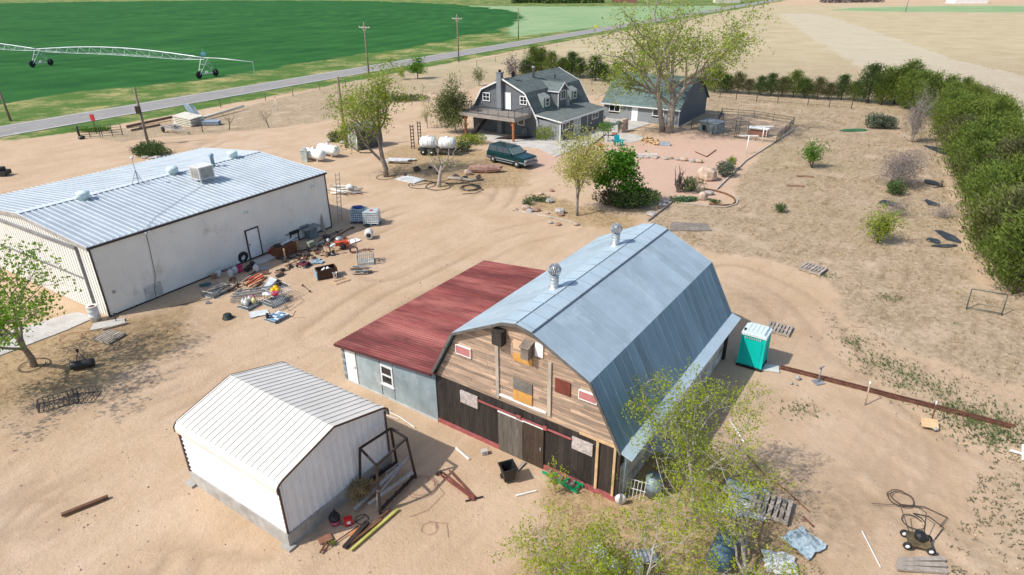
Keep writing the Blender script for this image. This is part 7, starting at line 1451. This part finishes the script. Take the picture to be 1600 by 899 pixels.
mb = MB(); mb.lathe([(.15, 0), (.2, .2), (.18, .2), (.0, .05)], n=14); single('red_basin', mb, M('pink_red_basin', (.55, .04, .1), .5), 'red basin below the yellow containers', 'basin', g(432, 472) + Vector((.05, -.1, .5))); mb = MB(); mb.blob((0, 0, 0), (.25, .2, .08), rc, 9, .3); single('white_bag', mb, WHITE, 'white crumpled bag on the left of the stacked crates', 'bag', g(424, 470) + Vector((-.15, -.1, .5)))
bt_ = crate(433, 498, 1.0, .85, azs + .05, 'shallow crate lined with blue and white cloth, front one', .16); mb = MB()
for i in range(6):
    for j in range(5): mb.bx(-.48 + i * .16, -.48 + i * .16 + .15, -.4 + j * .16, -.4 + j * .16 + .15, .1, .17, rc.random(), rc.randint(0, 1))
mb.build('cloth', [M('blue_cloth', (.12, .24, .36), .8), M('pale_cloth', (.55, .60, .64), .8)], bt_); t2 = thing('folded_cage_side', 'bent wire cage side leaning over the front crate', 'wire panel', g(440, 484), azs); mb = MB()
for k in range(7): mb.path([(-.4 + k * .13, 0, 0), (-.4 + k * .13, .05, .35), (-.4 + k * .13, .3, .6)], .012, 4)
for z_, y in ((.02, 0), (.35, .05), (.6, .3)): mb.tube((-.42, y, z_), (.42, y, z_), .014, n=4)
mb.build('wires', LW, t2); sheet(405, 491, 1.0, .7, azs - .6, M('pale_grey_panel', (.58, .60, .60), .6, amp=.1), 'pale grey panel lying left of the front crate', .05, .02, 12, 'flat_sheet'); mb = MB(); mb.lathe([(.12, -.08), (.2, -.07), (.22, 0), (.2, .07), (.12, .08)], (0, 0, .2), 16, axis='x', cap=False); single('tyre', mb, RUBBER, 'small black tyre standing against the front crate', 'tyre', g(419, 500), .3)
mb = MB(); mb.tube(g(457, 496, .05), g(462, 486, .5), .02, n=5); single('dark_stick', mb, WOODBRN, 'dark stick poking out right of the front crate', 'stick'); mb = MB(); P_ = [g(445, 478, .02), g(470, 466, .02), g(475, 470, .02), g(452, 486, .02)]; mb.path(P_, .012, 4, closed=True); single('bent_wire', mb, DKSTEEL, 'thin bent wire loop on the sand right of the stacked crates', 'frame')
ch_ = thing('tilted_seat', 'pale and black tilted seat shell behind the crates', 'seat', g(425, 450), azs); mb = MB(); mb.slab([(-.6, -.2, .1), (.25, -.3, .55), (.25, .3, .6), (-.6, .2, .12)], .07); mb.build('shell', M('pale_grey_shell', (.5, .53, .55), .5), ch_); mb = MB(); mb.slab([(.3, -.3, .55), (.65, -.25, .25), (.65, .3, .25), (.3, .32, .58)], .1); mb.bx(.1, .6, -.2, .25, 0, .3); mb.build('cushion', BLACK, ch_)
mb = MB(); mb.tube(g(473, 446, .03), g(484, 455, .03), .016, n=5); mb.box(tuple(g(473, 446, .05)), (.1, .1, .08)); mb.box(tuple(g(484, 455, .05)), (.1, .1, .08)); single('rod', mb, DKSTEEL, 'thin rod with dark ends lying alone on the sand', 'rod')
# around the door to the right
mb = MB(); mb.lathe([(.13, 0), (.16, .32), (.17, .34), (.0, .34)], n=14); single('bucket', mb, M('orange_red_bucket', (.6, .06, .02), .5), 'orange red bucket against the workshop wall', 'bucket', g(424, 397))
db = thing('brown_cabinet', 'rusty brown cabinet with parts on top against the workshop wall', 'cabinet', g(446, 398), azs); RC = M('rusty_brown_cabinet', (.15, .055, .025), .75, amp=.4); mb = MB(); mb.bx(-.8, .75, -.35, .4, 0, .75); mb.build('body', RC, db); mb = MB(); mb.bx(.8, 1.05, -.3, -.24, 0, .75); mb.build('door', M('tan_door', (.45, .28, .14), .8), db); mb = MB(); mb.tube((-.3, -.1, .84), (.9, .0, .9), .09, n=10); mb.build('pipe', M('pale_blue_pipe', (.42, .48, .5), .5), db); mb = MB(); mb.blob((-.45, .05, .82), (.3, .25, .12), rc, 9, .3); mb.build('parts', DKSTEEL, db)
for i in range(8): u, v = 440 + i * 6 + rc.uniform(-3, 3), 408 - i * 1.2 + rc.uniform(-5, 4); mb = MB(); mb.blob((0, 0, .1), (rc.uniform(.12, .3), rc.uniform(.1, .2), .11), random.Random(i + 40), 8, .45); mb.beam((-.3, rc.uniform(-.2, .2), .05), (.3, rc.uniform(-.2, .2), .2), .03, .03); single('dark_junk', mb, M('dark_debris', (.08, .065, .055)), 'dark scrap in the heap before the brown cabinet', 'scrap metal', g(u, v), rc.uniform(0, 3), 'dark scrap heap by the cabinet')
mb = MB(); mb.bx(-.05, .05, -.03, .03, 0, .8); single('white_post', mb, WOODTAN, 'pale upright stick before the brown cabinet', 'stick', g(446, 406))
gr_ = thing('barbecue', 'black barbecue with raised lid against the workshop wall', 'barbecue', g(459, 377), azs); mb = MB(); mb.bx(-.4, .4, -.25, .25, .6, .85); mb.build('firebox', BLACK, gr_); mb = MB(); mb.slab([(-.4, .2, .9), (.4, .2, .9), (.4, .42, 1.35), (-.4, .42, 1.35)], .12); mb.build('lid', BLACK, gr_)
for x in (-.35, .35):
    for y in (-.2, .2): mb = MB(); mb.bx(x - .03, x + .03, y - .03, y + .03, 0, .6); mb.build('leg', DKSTEEL, gr_)
mb = MB(); mb.bx(-.75, -.42, -.22, .22, .72, .76); mb.bx(.42, .75, -.22, .22, .72, .76); mb.bx(-.34, .34, -.2, .2, .2, .24); mb.build('shelf', DKSTEEL, gr_)
tsaw = thing('table_saw', 'grey table saw on a blue grey base right of the barbecue', 'table saw', g(487, 371), azs); mb = MB(); mb.bx(-.7, .7, -.4, .4, .75, .82); mb.bx(-.65, .1, .15, .5, .9, .96); mb.bx(-.3, -.22, .2, .3, .82, .92); mb.build('table', M('grey_saw_top', (.24, .25, .24), .6, .2, amp=.3), tsaw); mb = MB(); mb.bx(-.35, .35, -.28, .28, .0, .75); mb.build('base', M('blue_grey_saw', (.17, .21, .22), .6, amp=.3), tsaw)
mb = MB(); mb.beam((0, 0, 0), (-.1, .45, 1.6), .22, .04); single('leaning_plank', mb, WOODGREY, 'grey plank leaning on the workshop wall right of the table saw', 'plank', g(507, 362), -SYAW + 1.0)
for i, (p, q) in enumerate((((488, 385), (535, 358)), ((492, 390), (548, 356)), ((470, 398), (520, 372)), ((497, 378), (525, 362)))): mb = MB(); mb.beam(g(*p, .04), g(*q, .04), .07, .05); single('plank', mb, (WOODGREY, RUST, WOODGREY, WOODBRN)[i], ('longest grey', 'long rusty', 'lowest grey', 'short brown')[i] + ' bar lying along the wall below the table saw', 'bar')
for i, (u, v, s) in enumerate(((510, 372, .25), (482, 392, .2), (493, 392, .25), (527, 364, .14), (551, 357, .12), (500, 385, .15))): mb = MB(); mb.blob((0, 0, s * .5), (s * 1.2, s, s * .5), random.Random(i + 70), 8, .4); single('dark_junk', mb, M('dark_debris', (.08, .065, .055)), 'dark metal part on the ground below the table saw', 'scrap metal', g(u, v), i, 'dark metal parts below the saw')
ar_ = thing('plant_stand', 'pale green machine stand behind the red tiller', 'machine', g(486, 390), azs); mb = MB(); mb.bx(-.25, .25, -.2, .2, .3, .6); mb.beam((-.2, 0, 0), (-.1, 0, .5), .05, .05); mb.beam((.2, 0, 0), (.1, 0, .5), .05, .05); mb.beam((0, .2, .5), (.5, .4, .1), .05, .05); mb.build('body', M('pale_green_machine', (.25, .28, .2), .7, amp=.3), ar_)
def mower(u, v, az, mat, label, s=1.):
    t = thing('lawn_mower', label, 'lawn mower', g(u, v), az); mb = MB(); mb.bx(-.35, .35, -.26, .26, .14, .28); mb.build('deck', mat, t); mb = MB(); mb.lathe([(.16, .28), (.16, .42), (.1, .46), (.0, .47)], n=12); mb.build('engine', M('engine_dark', (.08, .06, .065), .6), t)
    for x in (-.34, .34):
        for y in (-.28, .28): mb = MB(); mb.lathe([(.0, -.035), (.11, -.035), (.12, 0), (.11, .035), (.0, .035)], (x, y, .12), 12, axis='y'); mb.build('wheel', RUBBER, t)
    mb = MB(); mb.path([(-.3, .22, .25), (-1.0, .22, .9), (-1.0, -.22, .9), (-.3, -.22, .25)], .016, 5); mb.build('handle', DKSTEEL, t); t.scale = (s, s, s)
mower(474, 416, -.25, M('maroon_deck', (.17, .035, .06), .5, amp=.2), 'maroon lawn mower on the sand before the brown cabinet', .9)
tl = thing('tiller', 'red and white garden tiller with grey hood among the clutter', 'tiller', g(535, 388), .5); mb = MB(); mb.bx(-.5, .2, -.22, .22, .3, .55); mb.bx(.1, .45, -.3, .3, .2, .5); mb.build('body', M('orange_red_paint', (.6, .09, .03), .5), tl); mb = MB(); mb.beam((-.9, -.2, .35), (-.3, -.1, .5), .18, .1); mb.build('white_guard', WHITE, tl); mb = MB(); mb.lathe([(.0, .5), (.25, .52), (.25, .68), (.15, .75), (.0, .76)], (-.1, .3, 0), 14); mb.build('engine', STEEL, tl)
for y in (-.3, .3): mb = MB(); mb.lathe([(.0, -.07), (.2, -.07), (.22, 0), (.2, .07), (.0, .07)], (.0, y, .22), 14, axis='y'); mb.build('wheel', RUBBER, tl)
mb = MB(); mb.path([(-.4, .15, .5), (-1.2, .2, .95)], .02, 5); mb.path([(-.4, -.15, .5), (-1.2, -.2, .95)], .02, 5); mb.build('handlebar', DKSTEEL, tl)
ht = thing('hand_truck', 'red brown hand truck frame standing right of the tiller', 'hand truck', g(553, 394), .2); mb = MB()
for x in (-.2, .2): mb.path([(x, 0, .1), (x, .12, .85)], .022, 5)
mb.path([(-.2, .12, .85), (-.1, .15, .98), (.1, .15, .98), (.2, .12, .85)], .022, 5)
for z in (.3, .55): mb.tube((-.2, .04, z), (.2, .04, z), .018, n=5)
mb.bx(-.22, .22, -.2, .0, .05, .08); mb.build('frame', REDP, ht)
for x in (-.26, .26): mb = MB(); mb.lathe([(.0, -.03), (.14, -.03), (.15, 0), (.14, .03), (.0, .03)], (x, .05, .15), 12, axis='x'); mb.build('wheel', RUBBER, ht)
pl = thing('pedestal_lamp', 'black pedestal with pale round head standing left of the tiller', 'stand', g(518, 398)); mb = MB(); mb.bx(-.22, .22, -.18, .18, 0, .06); mb.bx(.05, .22, -.1, .12, .06, .3); mb.build('base', BLACK, pl); mb = MB(); mb.tube((-.05, 0, .05), (-.08, 0, .95), .04); mb.build('post', DKSTEEL, pl); mb = MB(); mb.blob((-.09, 0, 1.05), (.13, .1, .15), rc, 10, .1); mb.build('head', M('grey_head', (.4, .42, .4), .5), pl)
sg_ = thing('striped_panel', 'white slatted panel lying behind the tiller', 'panel', g(550, 378), azs - .1); mb = MB()
for k in range(5): mb.bx(-.55 + k * .23, -.55 + k * .23 + .17, -.35, .35, .03, .06, .6, 0)
mb.bx(-.6, .6, -.3, -.26, .0, .03, .5, 1); mb.bx(-.6, .6, .26, .3, .0, .03, .5, 1); mb.build('slats', [WHITE, STEEL], sg_)
for i in range(9): u, v = 482 + rc.uniform(0, 22), 408 + rc.uniform(-4, 4); mb = MB(); mb.slab([(-.2, -.12, .04), (.2, -.1, .06), (.22, .12, .05), (-.18, .14, .09)], .03); single('blue_scrap', mb, M('pale_blue_scrap', (.30, .40, .46), .6, amp=.2), 'pale blue scrap on the sand behind the brown box', 'scrap', g(u, v), rc.uniform(0, 3), 'pale blue scrap behind the brown box')
bb_ = thing('brown_box', 'open dark brown metal box full of scrap standing in the yard', 'box', g(511, 432), head(g(496, 438), g(532, 430))); mb = MB(); tub(mb, .62, .34, .62, .36, 0, .62, .04); mb.build('box', M('dark_brown_box', (.05, .022, .014), .6, amp=.4), bb_); mb = MB(); mb.bx(-.7, -.64, -.32, .34, 0, .5); mb.build('end_panel', M('pale_blue_scrap', (.30, .40, .46)), bb_)
for i, (dx, dy, lb) in enumerate(((-.2, .0, 'white paper scrap inside the brown box, left one'), (.05, .05, 'white paper scrap inside the brown box, right one'))): mb = MB(); mb.slab([(-.14, -.1, .4), (.12, -.06, .55), (.1, .1, .62), (-.12, .1, .45)], .02); single('white_scrap', mb, WHITE, lb, 'scrap', g(511, 432) + Vector((dx, dy, 0)), i * .8)
mb = MB(); mb.blob((0.15, 0, .38), (.42, .24, .14), rc, 10, .4); single('dark_junk', mb, M('dark_debris', (.08, .065, .055)), 'dark scrap filling the brown box', 'scrap metal', g(511, 432), .3)
bk = thing('bucket', 'white bucket with dark mark before the brown box', 'bucket', g(524, 434)); mb = MB(); mb.lathe([(.12, 0), (.15, .36), (.16, .36), (.13, .34), (.1, .05), (.0, .05)], n=14); mb.build('pail', WHITE, bk); mb = MB(); mb.bx(.02, .08, -.152, -.12, .12, .27); mb.build('mark', BLACK, bk)
mb = MB(); P_ = [g(520, 440, .03), g(540, 434, .03), g(547, 437, .03), g(526, 444, .03)]
for p, q in zip(P_, P_[1:] + P_[:1]): mb.beam(p, q, .05, .04)
single('wooden_frame', mb, WOODTAN, 'empty wooden frame lying before the brown box', 'frame')
ct = cage(572, 410, 1.05, .95, .75, .2, 'pale wire cage box standing open in the yard', LW, 8, 'wire_cage', M('pale_base', (.42, .40, .36), .7), 0, .016)
mb = MB()
for k in range(8): p = Vector((rc.uniform(-.35, .35), rc.uniform(-.15, .15), .8 + rc.uniform(0, .06))); a = rc.uniform(0, 3); d = Vector((math.cos(a), math.sin(a), 0)) * .28; mb.beam(p - d, p + d, .07, .03)
single('wood_scraps', mb, WOODBRN, 'brown wood scraps lying on top of the pale wire cage', 'scrap', g(572, 409))
pr_ = thing('scrap_pile', 'pile of grey and brown boards before the pale wire cage', 'boards', g(564, 426), -.15); 
for k in range(9): mb = MB(); a = rc.uniform(-.35, .35); mb.box((rc.uniform(-.1, .1), rc.uniform(-.25, .25), .06 + k * .035), (rc.uniform(.8, 1.3), .12, .04), a); mb.build('board', (WOODGREY, WOODBRN, GREYMET)[k % 3], pr_)
wr = thing('white_drum', 'white drum lying on its side near the water tanks', 'drum', g(577, 372), -.5); mb = MB(); mb.lathe([(.17, -.38), (.3, -.38), (.32, -.34), (.32, .34), (.3, .38), (.0, .38)], (0, 0, .32), 20, axis='x', R=None, cap=False); mb.lathe([(.17, -.38), (.17, -.1), (.0, -.1)], (0, 0, .32), 16, axis='x', cap=False); mb.build('shell', M('cream_drum', (.66, .64, .58), .5), wr); wr.rotation_euler.z = math.radians(100)
mb = MB(); mb.lathe([(.0, -.37), (.16, -.37), (.16, -.36), (.0, -.36)], (0, 0, .32), 14, axis='x'); mb.build('opening', BLACK, wr)
def ibc(u, v, az, label, tint, lidm):
    t = thing('water_tank_cage', label, 'caged water tank', g(u, v), az, None); mb = MB(); mb.bx(-.52, .52, -.44, .44, .16, 1.08); b_ = mb.build('tank', tint, t); bv = b_.modifiers.new('b', 'BEVEL'); bv.width = .07; bv.segments = 2
    mb = MB()
    for k in range(6):
        z = .2 + k * .18
        for y in (-.48, .48): mb.tube((-.56, y, z), (.56, y, z), .016, n=4)
        for x in (-.56, .56): mb.tube((x, -.48, z), (x, .48, z), .016, n=4)
    for k in range(8):
        x = -.56 + 1.12 * k / 7
        for y in (-.48, .48): mb.tube((x, y, .16), (x, y, 1.1), .016, n=4)
    for k in range(1, 6):
        y = -.48 + .96 * k / 6
        for x in (-.56, .56): mb.tube((x, y, .16), (x, y, 1.1), .016, n=4)
    mb.build('cage', M('cage_zinc', (.70, .72, .73), .4, .2), t); mb = MB(); mb.bx(-.58, .58, -.5, .5, 0, .03)
    for x in (-.5, 0, .5): mb.bx(x - .07, x + .07, -.48, .48, .03, .15)
    mb.build('pallet_base', M('ibc_base', (.10, .13, .16), .6), t); mb = MB(); mb.lathe([(.12, 1.07), (.12, 1.13), (.0, 1.14)], n=14); mb.build('cap', lidm, t); return t
aib = head(g(552, 352), g(596, 356))
ibc(562, 346, aib + .25, 'bluish caged water tank on the left under the blue cover', M('bluish_tank', (.17, .28, .36), .4, amp=.15), M('blue_cap', (.02, .06, .3), .5)); ibc(582, 350, aib + .25, 'whiter caged water tank on the right of the pair', M('milky_tank', (.42, .50, .51), .4, amp=.12), RED)
mb = MB(); mb.blob((0, 0, .04), (.42, .3, .07), rc, 10, .25); single('blue_cover', mb, M('blue_tarp', (.02, .05, .22), .6), 'blue tarp bundled on top of the left water tank', 'tarp', g(562, 346) + Vector((-.05, .05, 1.14)), aib)
la = thing('ladder', 'pale aluminium ladder leaning on the far corner of the workshop', 'ladder', g(528, 346), -SYAW); mb = MB()
for s in (-.2, .2): mb.beam((.25, s, 0), (-.35, s + .9, 3.6), .04, .07)
for k in range(11): t_ = (k + .5) / 11; mb.tube((.25 - .6 * t_, -.2 + .9 * t_, 3.6 * t_), (.25 - .6 * t_, .2 + .9 * t_, 3.6 * t_), .018, n=5)
mb.build('ladder_frame', M('dark_alu', (.3, .3, .29), .5, .4), la)
wp_ = thing('white_pipe_pile', 'heap of white pipes and pump parts behind the workshop corner', 'pipes', g(538, 302))
for k in range(9): a = rc.uniform(-.7, .35); mb = MB(); p = Vector((rc.uniform(-.8, .5), rc.uniform(-.5, .5), .1 + .05 * k)); d = Vector((math.cos(a), math.sin(a), 0)) * rc.uniform(.7, 1.4); mb.tube(p - d, p + d, rc.uniform(.05, .11), n=7); mb.build('pipe', (CREAM, WHITE, CREAM, WOODGREY)[k % 4], wp_)
mb = MB(); mb.blob((.5, .1, .5), (.35, .3, .3), rc, 10, .15); mb.build('pump_body', WHITE, wp_)
for i, (p, q) in enumerate((((545, 299), (566, 303)), ((522, 292), (545, 296)))): mb = MB(); mb.beam(g(*p, .06), g(*q, .06), .06, .06); single('rusty_bar', mb, RUST, ('rusty bar right of the white pipe heap', 'rusty bar above the white pipe heap')[i], 'bar')
vc = thing('parked_machine', 'dark small machine at the far left edge of the yard', 'machine', g(6, 274)); mb = MB(); mb.bx(-.6, .5, -.5, .5, .1, .5); mb.bx(-.5, .1, -.4, .4, .5, .8); mb.build('body', BLACK, vc); mb = MB(); mb.bx(-.62, -.3, -.52, -.5, .3, .7); mb.build('plate', WHITE, vc)
for i, (u, v, s) in enumerate(((238, 248, .3), (246, 247, .4), (254, 246, .3), (262, 245, .35), (228, 247, .4), (249, 250, .25))): rock(u, v, (s * 1.4, s, s * .4), 300 + i, 'grey stone lying beside the workshop roof below the pole bush', ROCKG, 'stones below the pole bush')
for i, (u, v, s) in enumerate(((514, 222, .3), (521, 220, .4), (528, 221, .3), (536, 224, .35))): rock(u, v, (s * 1.2, s, s * .5), 320 + i, 'dark stone around the foot of the pole by the yellow green tree', ROCKG, 'stones around the pole')

rj = random.Random(77); TAN = M('dirty_tan_scrap', (.36, .25, .15), .85, amp=.4); JM = [RUST, DKSTEEL, WOODBRN, WOODGREY, GREYMET, RUST, TAN, RUBBER]
for i in range(58):                                                        # loose scrap between wall, crates and cabinet
    u, v = rj.choice(((rj.uniform(430, 545), None), (rj.uniform(430, 545), None), (rj.uniform(318, 425), None)))
    v = (432 - (u - 400) * .36 + rj.uniform(-16, 14)) if u > 428 else 470 - (u - 320) * .3 + rj.uniform(-22, 8)
    p = g(u, v); k = rj.choice('bbpprsw'); mb = MB(); a = rj.uniform(0, PI); m_ = rj.choice(JM)
    if k == 'b': mb.beam((-rj.uniform(.2, .6), 0, .05), (rj.uniform(.2, .6), .05, rj.uniform(.04, .16)), rj.uniform(.04, .12), .04); nm, lb = 'scrap_bar', 'short bar in the loose scrap along the workshop'
    elif k == 'p': mb.slab([(-.22, -.14, .05), (.2, -.17, .08), (.24, .13, .16), (-.17, .17, .07)], .025); nm, lb = 'scrap_plate', 'small bent plate in the loose scrap along the workshop'
    elif k == 'r': mb.path([(.2 * math.cos(q * .6), .2 * math.sin(q * .6), .05 + .006 * q) for q in range(14)], .022, 5); nm, lb = 'wire_coil', 'small coil in the loose scrap along the workshop'
    elif k == 's': mb.tube((-.3, 0, .06), (.25, .1, .1), .05, n=8); mb.tube((.2, .09, .1), (.22, .12, .35), .03, n=6); nm, lb = 'pipe_stub', 'stub of pipe in the loose scrap along the workshop'
    else: mb.lathe([(.07, -.05), (.15, -.05), (.16, 0), (.15, .05), (.07, .05)], (0, 0, .08), 12); nm, lb = 'pulley', 'small pulley wheel in the loose scrap along the workshop'
    single(nm, mb, m_, lb, 'scrap', p, a, lb.replace(' in the loose', 's in the loose'))
